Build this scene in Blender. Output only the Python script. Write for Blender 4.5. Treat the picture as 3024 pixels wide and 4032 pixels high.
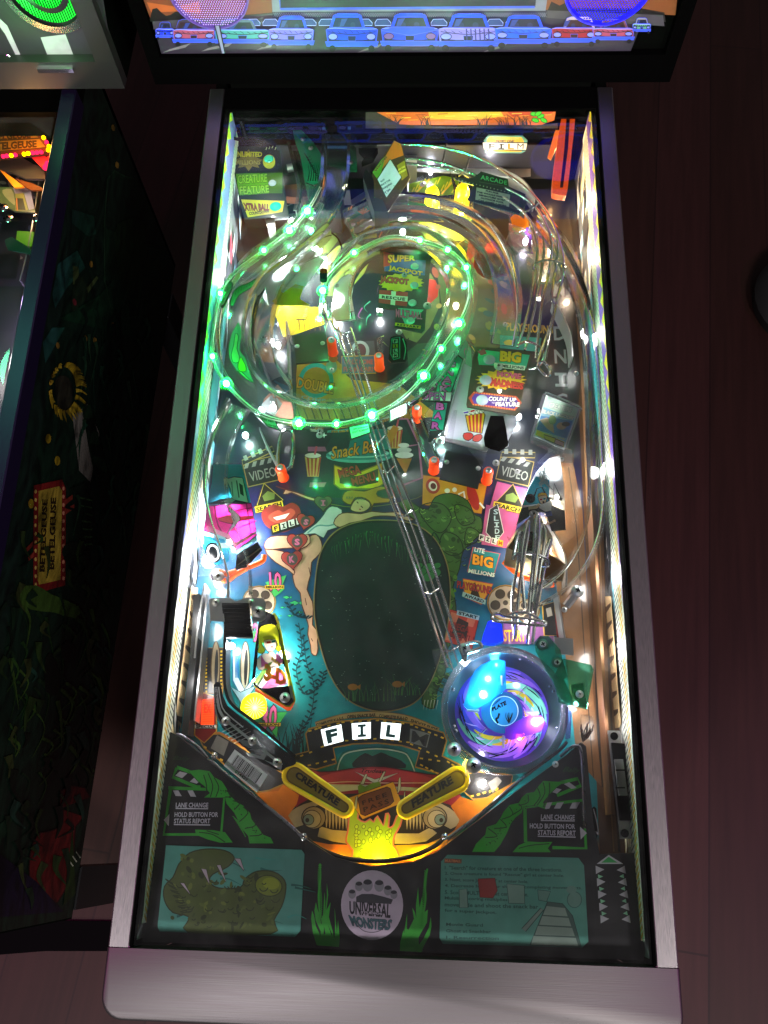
import bpy, math, random
from mathutils import Vector, Matrix
from mathutils.geometry import tessellate_polygon
random.seed(7)
for _o in list(bpy.data.objects): bpy.data.objects.remove(_o)
SC = bpy.context.scene
COL = SC.collection

# ---------------------------------------------------------------- camera
CAM_LOC = Vector((0.01908, 0.09969, 0.98679))
CAM_ROT = (0.393175, 0.030002, 0.030039)
FPX = 3200.0
cam_d = bpy.data.cameras.new('camera'); cam = bpy.data.objects.new('camera', cam_d); COL.objects.link(cam)
cam.location = CAM_LOC; cam.rotation_euler = CAM_ROT
cam_d.sensor_fit = 'VERTICAL'; cam_d.sensor_height = 24.0; cam_d.sensor_width = 18.0
cam_d.lens = 24.0 * FPX / 4032.0
cam_d.clip_start = 0.01; cam_d.clip_end = 50
SC.camera = cam
from mathutils import Euler
CR = Euler(CAM_ROT).to_matrix()

# ---------------------------------------------------------------- world, view, added room lights
w = bpy.data.worlds.new('World'); SC.world = w; w.use_nodes = True
w.node_tree.nodes['Background'].inputs[0].default_value = (0.080, 0.072, 0.074, 1)
w.node_tree.nodes['Background'].inputs[1].default_value = 0.8
SC.view_settings.view_transform = 'Standard'; SC.view_settings.look = 'None'
SC.view_settings.exposure = 0.7; SC.view_settings.gamma = 1
SC.render.engine = 'CYCLES'
SC.cycles.max_bounces = 10; SC.cycles.transparent_max_bounces = 40
SC.cycles.glossy_bounces = 4; SC.cycles.diffuse_bounces = 3; SC.cycles.transmission_bounces = 6
SC.cycles.sample_clamp_indirect = 3.0; SC.cycles.caustics_reflective = False; SC.cycles.caustics_refractive = False
SC.cycles.use_denoising = True
try: SC.cycles.use_light_tree = True
except Exception: pass

def area(loc, target, size, color, power, name='fill_light'):
    d = bpy.data.lights.new(name, 'AREA'); d.energy = power; d.color = color; d.shape = 'DISK'; d.size = size
    o = bpy.data.objects.new(name, d); COL.objects.link(o); o.location = loc
    o.rotation_euler = (Vector(target) - Vector(loc)).to_track_quat('-Z', 'Y').to_euler()
    return o
area((0.2, -2.8, 1.5), (0.0, 0.12, 0), 0.9, (1.0, 0.95, 0.94), 50)  # three unseen white lights added to brighten apron and lower field
area((-1.35, -1.7, 2.1), (0.0, 0.15, 0), 0.6, (1.0, 0.95, 0.95), 58)
area((1.6, -1.5, 2.0), (0.0, 0.15, 0), 0.6, (1.0, 0.95, 0.92), 58)
area((-0.9, 1.0, 0.95), (-0.48, 0.5, -0.15), 0.15, (0.15, 1.0, 0.45), 1.0)  # added green light that tints the neighbour's side
area((-1.9, -0.1, 1.1), (-0.28, 0.12, 0.06), 0.3, (1.0, 0.10, 0.60), 8)  # two added magenta lights that tint the side rails
area((1.9, 0.0, 0.9), (0.3, 0.1, 0.0), 0.12, (1.0, 0.06, 0.8), 7)

# ---------------------------------------------------------------- helpers
KG = 0.085 / 1.097
def gz(y): return 0.065 + KG * y
def pray(px, py):
    return CR @ Vector(((px - 1512) / FPX, -(py - 2016) / FPX, -1.0))
class Fr:
    """a frame of reading off the measured drawing: zoomed coordinates -> photo pixels"""
    def __init__(s, x0, y0, sc): s.x0, s.y0, s.s = x0, y0, sc
    def __call__(s, x, y): return (s.x0 + x / s.s, s.y0 + y / s.s)
o = Fr(0, 0, 0.54861)
FB = Fr(800, 300, 1.8433); FC = Fr(1400, 300, 1.5082); FD = Fr(800, 1000, 2.37); FE = Fr(1200, 1000, 2.37)
FG = Fr(1700, 1200, 2.0738); FH = Fr(700, 1800, 2.0738); FI = Fr(1400, 1800, 1.5082); FJ = Fr(650, 2500, 1.9518)
FK = Fr(1500, 2400, 1.659); FM = Fr(500, 2900, 1.659); FN = Fr(1400, 2900, 1.2762); FO = Fr(0, 400, 1.8433)
FQ = Fr(0, 1400, 0.8403); FS = Fr(0, 400, 3.16); FT = Fr(560, 0, 2.242); FU = Fr(1200, 0, 2.07375); FV = Fr(1900, 0, 1.8433)
FW = Fr(0, 0, 3.19); FX = Fr(1100, 2750, 2.07375); FY = Fr(1000, 1500, 2.07375); FZ = Fr(1700, 2400, 2.765); FAA = Fr(1200, 3350, 2.765)
class Plane:
    def __init__(s, p, n):
        s.p = Vector(p); s.n = Vector(n).normalized()
        if s.n.dot(CAM_LOC - s.p) < 0: s.n = -s.n
    def hit(s, px, py, off=0.0):
        d = pray(px, py); t = (s.p + s.n * off - CAM_LOC).dot(s.n) / d.dot(s.n)
        return CAM_LOC + d * t
def hz(z, k=0.0): return Plane((0, 0, z), (0, -k, 1))
def P(F, x, y, z):
    return hz(z).hit(*F(x, y))
def nums(s): 
    v = [float(a) for a in s.replace(',', ' ').split()] if isinstance(s, str) else list(s)
    return [(v[i], v[i + 1]) for i in range(0, len(v), 2)]
def cr(pts, n=6, closed=False):
    out = []; m = len(pts); pts = [tuple(p) for p in pts]
    if m < 3: return pts
    dim = len(pts[0])
    for i in range(m if closed else m - 1):
        if closed: a, b, c, d = pts[i - 1], pts[i], pts[(i + 1) % m], pts[(i + 2) % m]
        else: a, b, c, d = pts[max(i - 1, 0)], pts[i], pts[i + 1], pts[min(i + 2, m - 1)]
        for j in range(n):
            t = j / n
            out.append(tuple(0.5 * (2 * b[k] + (c[k] - a[k]) * t + (2 * a[k] - 5 * b[k] + 4 * c[k] - d[k]) * t * t + (3 * b[k] - a[k] - 3 * c[k] + d[k]) * t ** 3) for k in range(dim)))
    if not closed: out.append(pts[-1])
    return out
def lin(h):
    if not isinstance(h, str): return tuple(h)
    h = h.lstrip('#')
    if len(h) == 3: h = ''.join(c * 2 for c in h)
    r = []
    for i in (0, 2, 4):
        c = int(h[i:i + 2], 16) / 255
        r.append(c / 12.92 if c <= 0.04045 else ((c + 0.055) / 1.055) ** 2.4)
    return tuple(r)

# ---------------------------------------------------------------- materials
MATS = {}
def newmat(name):
    m = bpy.data.materials.new(name); m.use_nodes = True; nt = m.node_tree
    for n in list(nt.nodes): nt.nodes.remove(n)
    out = nt.nodes.new('ShaderNodeOutputMaterial'); MATS[name] = m
    return m, nt, out
def pr(name, col, rough=0.5, metal=0.0, coat=0.0, emit=None, es=0.0, bump=0.0, bscale=200.0, vary=0.0, stretch=(1, 1, 1), rvary=0.0, trans=0.0, spec=0.5):
    m, nt, out = newmat(name); L = nt.links
    b = nt.nodes.new('ShaderNodeBsdfPrincipled')
    b.inputs['Base Color'].default_value = (*lin(col), 1); b.inputs['Roughness'].default_value = rough
    b.inputs['Metallic'].default_value = metal; b.inputs['Coat Weight'].default_value = coat; b.inputs['Coat Roughness'].default_value = 0.08
    b.inputs['Specular IOR Level'].default_value = spec
    if emit is not None:
        b.inputs['Emission Color'].default_value = (*lin(emit), 1); b.inputs['Emission Strength'].default_value = es
    if trans: b.inputs['Transmission Weight'].default_value = trans
    L.new(b.outputs[0], out.inputs[0])
    if bump or vary or rvary:
        tc = nt.nodes.new('ShaderNodeTexCoord'); mp = nt.nodes.new('ShaderNodeMapping'); mp.inputs['Scale'].default_value = stretch
        L.new(tc.outputs['Object'], mp.inputs[0])
        nz = nt.nodes.new('ShaderNodeTexNoise'); nz.inputs['Scale'].default_value = bscale; nz.inputs['Detail'].default_value = 4
        L.new(mp.outputs[0], nz.inputs['Vector'])
        if bump:
            bp = nt.nodes.new('ShaderNodeBump'); bp.inputs['Strength'].default_value = bump; bp.inputs['Distance'].default_value = 0.0005
            L.new(nz.outputs['Fac'], bp.inputs['Height']); L.new(bp.outputs[0], b.inputs['Normal'])
        if vary:
            mx = nt.nodes.new('ShaderNodeMix'); mx.data_type = 'RGBA'; mx.blend_type = 'MULTIPLY'; mx.inputs[0].default_value = vary
            mx.inputs[6].default_value = (*lin(col), 1); L.new(nz.outputs['Color'], mx.inputs[7]); L.new(mx.outputs[2], b.inputs['Base Color'])
        if rvary:
            mr = nt.nodes.new('ShaderNodeMapRange'); mr.inputs[3].default_value = rough - rvary; mr.inputs[4].default_value = rough + rvary
            L.new(nz.outputs['Fac'], mr.inputs[0]); L.new(mr.outputs[0], b.inputs['Roughness'])
    return m
def print_mat(name, rough=0.3, coat=0.5, translucent=0.0, emit=0.0, dirt=0.25, gain=1.0):
    m, nt, out = newmat(name); L = nt.links
    at = nt.nodes.new('ShaderNodeAttribute'); at.attribute_name = 'ink'
    tc = nt.nodes.new('ShaderNodeTexCoord')
    nz = nt.nodes.new('ShaderNodeTexNoise'); nz.inputs['Scale'].default_value = 55; nz.inputs['Detail'].default_value = 6
    L.new(tc.outputs['Object'], nz.inputs['Vector'])
    mr = nt.nodes.new('ShaderNodeMapRange'); mr.inputs[1].default_value = 0.3; mr.inputs[2].default_value = 0.7; mr.inputs[3].default_value = (1 - dirt) * gain; mr.inputs[4].default_value = gain
    L.new(nz.outputs['Fac'], mr.inputs[0])
    mx = nt.nodes.new('ShaderNodeVectorMath'); mx.operation = 'SCALE'
    L.new(at.outputs['Color'], mx.inputs[0]); L.new(mr.outputs[0], mx.inputs['Scale'])
    b = nt.nodes.new('ShaderNodeBsdfPrincipled'); L.new(mx.outputs[0], b.inputs['Base Color'])
    b.inputs['Roughness'].default_value = rough; b.inputs['Coat Weight'].default_value = coat; b.inputs['Coat Roughness'].default_value = 0.06
    if emit:
        L.new(mx.outputs[0], b.inputs['Emission Color']); b.inputs['Emission Strength'].default_value = emit
    if translucent:
        t = nt.nodes.new('ShaderNodeBsdfTranslucent'); L.new(mx.outputs[0], t.inputs[0])
        mm = nt.nodes.new('ShaderNodeMixShader'); mm.inputs[0].default_value = translucent
        L.new(b.outputs[0], mm.inputs[1]); L.new(t.outputs[0], mm.inputs[2]); L.new(mm.outputs[0], out.inputs[0])
    else: L.new(b.outputs[0], out.inputs[0])
    return m
def clear_mat(name, tint=(0.96, 0.98, 0.97), rough=0.05, ior=1.47, haze=0.04, hcol=(0.8, 0.85, 0.85), gain=1.0, scratch=0.0):
    m, nt, out = newmat(name); L = nt.links
    t = nt.nodes.new('ShaderNodeBsdfTransparent'); t.inputs[0].default_value = (*tint, 1)
    g = nt.nodes.new('ShaderNodeBsdfGlossy'); g.inputs['Roughness'].default_value = rough; g.inputs[0].default_value = (1, 1, 1, 1)
    f = nt.nodes.new('ShaderNodeFresnel'); f.inputs[0].default_value = ior
    ml = nt.nodes.new('ShaderNodeMath'); ml.operation = 'MULTIPLY'; ml.inputs[1].default_value = gain; ml.use_clamp = True
    L.new(f.outputs[0], ml.inputs[0])
    m1 = nt.nodes.new('ShaderNodeMixShader'); L.new(ml.outputs[0], m1.inputs[0]); L.new(t.outputs[0], m1.inputs[1]); L.new(g.outputs[0], m1.inputs[2])
    last = m1
    if haze:
        d = nt.nodes.new('ShaderNodeBsdfTranslucent'); d.inputs[0].default_value = (*hcol, 1)
        d2 = nt.nodes.new('ShaderNodeBsdfDiffuse'); d2.inputs[0].default_value = (*hcol, 1)
        md = nt.nodes.new('ShaderNodeMixShader'); md.inputs[0].default_value = 0.5; L.new(d.outputs[0], md.inputs[1]); L.new(d2.outputs[0], md.inputs[2])
        m2 = nt.nodes.new('ShaderNodeMixShader'); m2.inputs[0].default_value = haze
        if scratch:
            tc = nt.nodes.new('ShaderNodeTexCoord'); nz = nt.nodes.new('ShaderNodeTexNoise'); nz.inputs['Scale'].default_value = 30; nz.inputs['Detail'].default_value = 8
            L.new(tc.outputs['Object'], nz.inputs['Vector'])
            mr = nt.nodes.new('ShaderNodeMapRange'); mr.inputs[1].default_value = 0.4; mr.inputs[2].default_value = 0.8; mr.inputs[3].default_value = haze * (1 - scratch); mr.inputs[4].default_value = haze * (1 + scratch)
            L.new(nz.outputs['Fac'], mr.inputs[0]); L.new(mr.outputs[0], m2.inputs[0])
        L.new(m1.outputs[0], m2.inputs[1]); L.new(md.outputs[0], m2.inputs[2]); last = m2
    L.new(last.outputs[0], out.inputs[0])
    return m
def emat(name, col, s):
    m, nt, out = newmat(name); e = nt.nodes.new('ShaderNodeEmission'); e.inputs[0].default_value = (*lin(col), 1); e.inputs[1].default_value = s
    nt.links.new(e.outputs[0], out.inputs[0]); return m

M_field = print_mat('playfield_print', 0.32, 0.6)
M_print = print_mat('card_print', 0.42, 0.15)
M_plastic = print_mat('plastic_print', 0.25, 0.3, translucent=0.5, dirt=.12)
M_blade = print_mat('blade_print', 0.5, 0.08, dirt=0.15, gain=1.5)
M_lit = print_mat('lit_print', 0.3, 0.2, emit=1.3, dirt=0.1)
M_back = print_mat('backlit_print', 0.5, 0.0, emit=1.0, dirt=0.15, gain=.5)
M_backdim = print_mat('dim_backlit_print', 0.5, 0.0, emit=0.22, dirt=0.2, gain=.5)
M_dark = print_mat('cabinet_print', 0.45, 0.1, dirt=0.6, gain=.42)
M_rail = pr('brushed_steel', '#8c8789', 0.36, 1.0, bump=0.15, bscale=1400, stretch=(1, 0.01, 1), rvary=0.08, vary=.12)
M_lock = pr('lockbar_steel', '#454243', 0.48, 1.0, bump=0.10, bscale=1400, stretch=(0.01, 1, 1), rvary=0.06, vary=.12)
M_chrome = pr('chrome', '#d8d8dc', 0.12, 1.0)
M_steel = pr('dull_steel', '#a2a2a6', 0.36, 0.8, rvary=0.12, bscale=60)
M_wire = pr('wire_steel', '#d5d5da', 0.16, 1.0)
M_black = pr('black_plastic', '#030303', 0.7, spec=.0, bump=0.1, bscale=400)
M_apron = pr('apron_paint', '#15131a', 0.4, 0.0, coat=0.2, bump=0.15, bscale=500, vary=0.5)
M_blackmet = pr('black_metal', '#1a1a1c', 0.35, 0.6)
M_clear = clear_mat('clear_plastic', haze=0.022, rough=0.09, gain=1.9, scratch=0.6)
M_clearth = clear_mat('clear_sheet', tint=(0.97, 0.98, 0.975), haze=0.03, rough=0.04, gain=1.2, scratch=0.5)
M_cgreen = clear_mat('green_tinted_plastic', tint=(0.30, 0.62, 0.50), haze=0.12, hcol=(0.1, 0.45, 0.3), rough=0.06)
M_glass = clear_mat('pane_glass', tint=(0.97, 0.985, 0.98), haze=0.007, hcol=(0.7, 0.75, 0.72), rough=0.02, ior=1.5, gain=1.0, scratch=0.9)
M_orange = pr('orange_rubber', '#ff4a12', 0.45, emit='#ff3a08', es=0.12, spec=0.4)  # all three rubbers get emission: their lit look is put into the material
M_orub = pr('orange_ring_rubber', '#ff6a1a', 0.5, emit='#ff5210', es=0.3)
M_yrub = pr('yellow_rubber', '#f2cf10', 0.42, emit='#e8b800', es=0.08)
M_wood = pr('lane_wood', '#7a5436', 0.6, coat=0.0, spec=.25, vary=0.55, bscale=40, stretch=(8, 0.3, 1))
M_card = print_mat('paper_print', 0.5, 0.05, dirt=.2, gain=1.1)
M_velcro = pr('black_wood', '#111115', 0.5, bump=0.2, bscale=300)
M_white = pr('white_plastic', '#d8d8d8', 0.4)
M_floor = pr('floor_boards', '#301b1b', 0.42, vary=0.7, bscale=6, stretch=(6, 0.5, 1), spec=0.3)
M_side = pr('cabinet_black', '#030403', 0.65, spec=.02)

# floor: long dark boards
def dark_floor():
    m, nt, out = newmat('dark_floor_boards'); L = nt.links
    tc = nt.nodes.new('ShaderNodeTexCoord'); mp = nt.nodes.new('ShaderNodeMapping'); mp.inputs['Rotation'].default_value = (0, 0, math.radians(97)); L.new(tc.outputs['Object'], mp.inputs[0])
    br = nt.nodes.new('ShaderNodeTexBrick'); br.inputs['Scale'].default_value = 1.0; br.inputs['Brick Width'].default_value = 5; br.inputs['Row Height'].default_value = .15; br.inputs['Mortar Size'].default_value = .002
    br.inputs['Color1'].default_value = (*lin('#281413'), 1); br.inputs['Color2'].default_value = (*lin('#1f0f0c'), 1); br.inputs['Mortar'].default_value = (*lin('#180a09'), 1); L.new(mp.outputs[0], br.inputs['Vector'])
    m2 = nt.nodes.new('ShaderNodeMapping'); m2.inputs['Scale'].default_value = (1.2, 22, 1); L.new(mp.outputs[0], m2.inputs[0])
    nz = nt.nodes.new('ShaderNodeTexNoise'); nz.inputs['Scale'].default_value = 3; nz.inputs['Detail'].default_value = 6; L.new(m2.outputs[0], nz.inputs['Vector'])
    mr = nt.nodes.new('ShaderNodeMapRange'); mr.inputs[3].default_value = .55; mr.inputs[4].default_value = 1.4; L.new(nz.outputs['Fac'], mr.inputs[0])
    sc = nt.nodes.new('ShaderNodeVectorMath'); sc.operation = 'SCALE'; L.new(br.outputs['Color'], sc.inputs[0]); L.new(mr.outputs[0], sc.inputs['Scale'])
    b = nt.nodes.new('ShaderNodeBsdfPrincipled'); b.inputs['Roughness'].default_value = .55; b.inputs['Specular IOR Level'].default_value = .15; L.new(sc.outputs[0], b.inputs['Base Color']); L.new(b.outputs[0], out.inputs[0]); return m
M_floor = dark_floor()
def paint_mat():
    """airbrushed side art: the drawn inks broken up by swirling brushwork"""
    m, nt, out = newmat('airbrushed_side'); L = nt.links
    at = nt.nodes.new('ShaderNodeAttribute'); at.attribute_name = 'ink'; tc = nt.nodes.new('ShaderNodeTexCoord')
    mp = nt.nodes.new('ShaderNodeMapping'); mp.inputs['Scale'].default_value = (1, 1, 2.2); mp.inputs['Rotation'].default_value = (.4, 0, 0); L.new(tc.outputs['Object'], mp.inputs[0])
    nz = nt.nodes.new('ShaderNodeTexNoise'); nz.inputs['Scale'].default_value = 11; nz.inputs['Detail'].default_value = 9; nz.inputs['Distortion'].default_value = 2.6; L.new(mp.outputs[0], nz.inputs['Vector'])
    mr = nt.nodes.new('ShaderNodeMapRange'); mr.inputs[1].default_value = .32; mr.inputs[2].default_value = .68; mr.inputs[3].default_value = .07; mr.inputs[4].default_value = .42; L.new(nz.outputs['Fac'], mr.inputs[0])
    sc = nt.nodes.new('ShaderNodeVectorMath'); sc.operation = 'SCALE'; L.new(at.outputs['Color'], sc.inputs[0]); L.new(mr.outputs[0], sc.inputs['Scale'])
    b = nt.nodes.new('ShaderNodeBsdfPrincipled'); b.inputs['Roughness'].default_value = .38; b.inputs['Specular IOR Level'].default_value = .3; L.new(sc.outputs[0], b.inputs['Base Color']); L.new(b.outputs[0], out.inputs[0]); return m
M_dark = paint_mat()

# ---------------------------------------------------------------- scene graph
def things(name, label, cat, loc, kind=None):
    e = bpy.data.objects.new(name, None); COL.objects.link(e); e.location = loc; e.empty_display_size = 0.1
    e['label'] = label; e['category'] = cat
    return e
def link(ob, parent):
    COL.objects.link(ob)
    if parent is not None:
        ob.parent = parent
        if parent.type == 'EMPTY': ob.matrix_parent_inverse = Matrix.Translation(-parent.location)
        else: ob.matrix_parent_inverse = Matrix.Translation(-parent.location)
    return ob
def mesh(name, verts, faces, mat, parent=None, smooth=False, label=None):
    me = bpy.data.meshes.new(name); me.from_pydata([tuple(v) for v in verts], [], faces); me.update()
    me.materials.append(mat)
    if smooth:
        me.polygons.foreach_set('use_smooth', [True] * len(me.polygons))
        try: me.set_sharp_from_angle(angle=math.radians(40))
        except Exception: pass
    ob = bpy.data.objects.new(name, me); link(ob, parent)
    if label: ob['label'] = label
    return ob
class MB:
    def __init__(s): s.v = []; s.f = []
    def add(s, v, f):
        b = len(s.v); s.v += [tuple(q) for q in v]; s.f += [tuple(i + b for i in q) for q in f]; return s
    def box(s, a, b, bev=0.0):
        x0, y0, z0 = a; x1, y1, z1 = b
        if bev:
            ring = lambda d, z: [(x0 + d, y0 + d, z), (x1 - d, y0 + d, z), (x1 - d, y1 - d, z), (x0 + d, y1 - d, z)]
            v = ring(0, z0) + ring(0, z1 - bev) + ring(bev, z1)
            f = [(3, 2, 1, 0), (8, 9, 10, 11)]
            for k in (0, 4):
                for i in range(4): j = (i + 1) % 4; f.append((k + i, k + j, k + 4 + j, k + 4 + i))
            return s.add(v, f)
        v = [(x0, y0, z0), (x1, y0, z0), (x1, y1, z0), (x0, y1, z0), (x0, y0, z1), (x1, y0, z1), (x1, y1, z1), (x0, y1, z1)]
        return s.add(v, [(3, 2, 1, 0), (4, 5, 6, 7), (0, 1, 5, 4), (1, 2, 6, 5), (2, 3, 7, 6), (3, 0, 4, 7)])
    def prism(s, top, thick, d=(0, 0, -1)):
        """top: list of Vectors (planar outline); extruded by thick along d"""
        d = Vector(d); n = len(top); top = [Vector(t) for t in top]
        ar = sum((top[i].x * top[(i + 1) % n].y - top[(i + 1) % n].x * top[i].y) for i in range(n))
        if ar < 0: top = top[::-1]
        bot = [t + d * thick for t in top]
        tri = tessellate_polygon([top])
        v = top + bot; f = []
        for t in tri:
            a, b, c = t
            nn = (top[b] - top[a]).cross(top[c] - top[a])
            if nn.dot(-d) < 0: a, b, c = a, c, b
            f.append((a, b, c)); f.append((n + a, n + c, n + b))
        for i in range(n): j = (i + 1) % n; f.append((i, n + i, n + j, j))
        return s.add(v, f)
    def cyl(s, c, r, z0, z1, n=20, r2=None):
        r2 = r if r2 is None else r2
        v = [(c[0] + r * math.cos(6.28318 * i / n), c[1] + r * math.sin(6.28318 * i / n), z0) for i in range(n)]
        v += [(c[0] + r2 * math.cos(6.28318 * i / n), c[1] + r2 * math.sin(6.28318 * i / n), z1) for i in range(n)]
        f = [tuple(range(n))[::-1], tuple(range(n, 2 * n))] + [(i, (i + 1) % n, n + (i + 1) % n, n + i) for i in range(n)]
        return s.add(v, f)
    def lathe(s, c, prof, n=32):
        v = []; f = []; m = len(prof)
        for i in range(n):
            a = 6.28318530718 * i / n
            for r, z in prof: v.append((c[0] + r * math.cos(a), c[1] + r * math.sin(a), c[2] + z))
        for i in range(n):
            for j in range(m - 1):
                a = i * m + j; b = ((i + 1) % n) * m + j
                f.append((a, b, b + 1, a + 1))
        return s.add(v, f)
    def sweep(s, path, prof, up=True, closed=False, caps=True):
        path = [Vector(p) for p in path]; n = len(path); m = len(prof); b0 = len(s.v)
        U = None; rings = []
        for i, p in enumerate(path):
            if closed: T = path[(i + 1) % n] - path[i - 1]
            else: T = path[min(i + 1, n - 1)] - path[max(i - 1, 0)]
            if T.length < 1e-9: T = Vector((1, 0, 0))
            T.normalize()
            if up:
                S = T.cross(Vector((0, 0, 1)))
                S = S.normalized() if S.length > 1e-6 else Vector((1, 0, 0)); Uu = S.cross(T)
            else:
                if U is None:
                    a = Vector((0, 0, 1)) if abs(T.z) < 0.9 else Vector((1, 0, 0)); U = (a - T * a.dot(T)).normalized()
                else:
                    U = (U - T * U.dot(T)); U = U.normalized() if U.length > 1e-8 else Vector((0, 0, 1))
                Uu = U; S = T.cross(Uu)
            rings.append([p + S * q[0] + Uu * q[1] for q in prof])
        v = [x for r in rings for x in r]; f = []
        for i in range(n if closed else n - 1):
            for j in range(m):
                a = i * m + j; b = i * m + (j + 1) % m; c = ((i + 1) % n) * m + (j + 1) % m; d = ((i + 1) % n) * m + j
                f.append((a, b, c, d))
        if caps and not closed: f.append(tuple(range(m))[::-1]); f.append(tuple(range((n - 1) * m, n * m)))
        return s.add(v, f)
    def tube(s, path, r, n=8, smooth=5, closed=False):
        if smooth: path = cr([tuple(p) for p in path], smooth, closed)
        return s.sweep(path, [(r * math.cos(6.28318 * i / n), r * math.sin(6.28318 * i / n)) for i in range(n)], up=False, closed=closed)
    def build(s, name, mat, parent=None, smooth=False, label=None):
        return mesh(name, s.v, s.f, mat, parent, smooth, label)
def PL(F, pts, z, sm=0):
    pts = nums(pts)
    if sm: pts = cr(pts, sm, True)
    return [P(F, x, y, z) for x, y in pts]
def prism(name, F, pts, z1, thick, mat, parent, sm=0, smooth=False, label=None):
    return MB().prism(PL(F, pts, z1, sm), thick).build(name, mat, parent, smooth, label)
def copy_to(ob, parent, loc, rot=None, scale=None):
    c = ob.copy(); COL.objects.link(c); c.parent = parent
    if parent is not None: c.matrix_parent_inverse = Matrix.Translation(-parent.location)
    c.location = loc
    if rot: c.rotation_euler = rot
    if scale: c.scale = scale
    return c
def lamp(parent, loc, color, power, r=0.004, name='bulb_light'):
    d = bpy.data.lights.new(name, 'POINT'); d.energy = power; d.color = color; d.shadow_soft_size = r
    l = bpy.data.objects.new(name, d); COL.objects.link(l); l.parent = parent
    l.matrix_parent_inverse = Matrix.Translation(-parent.location); l.location = loc
    return l

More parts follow.
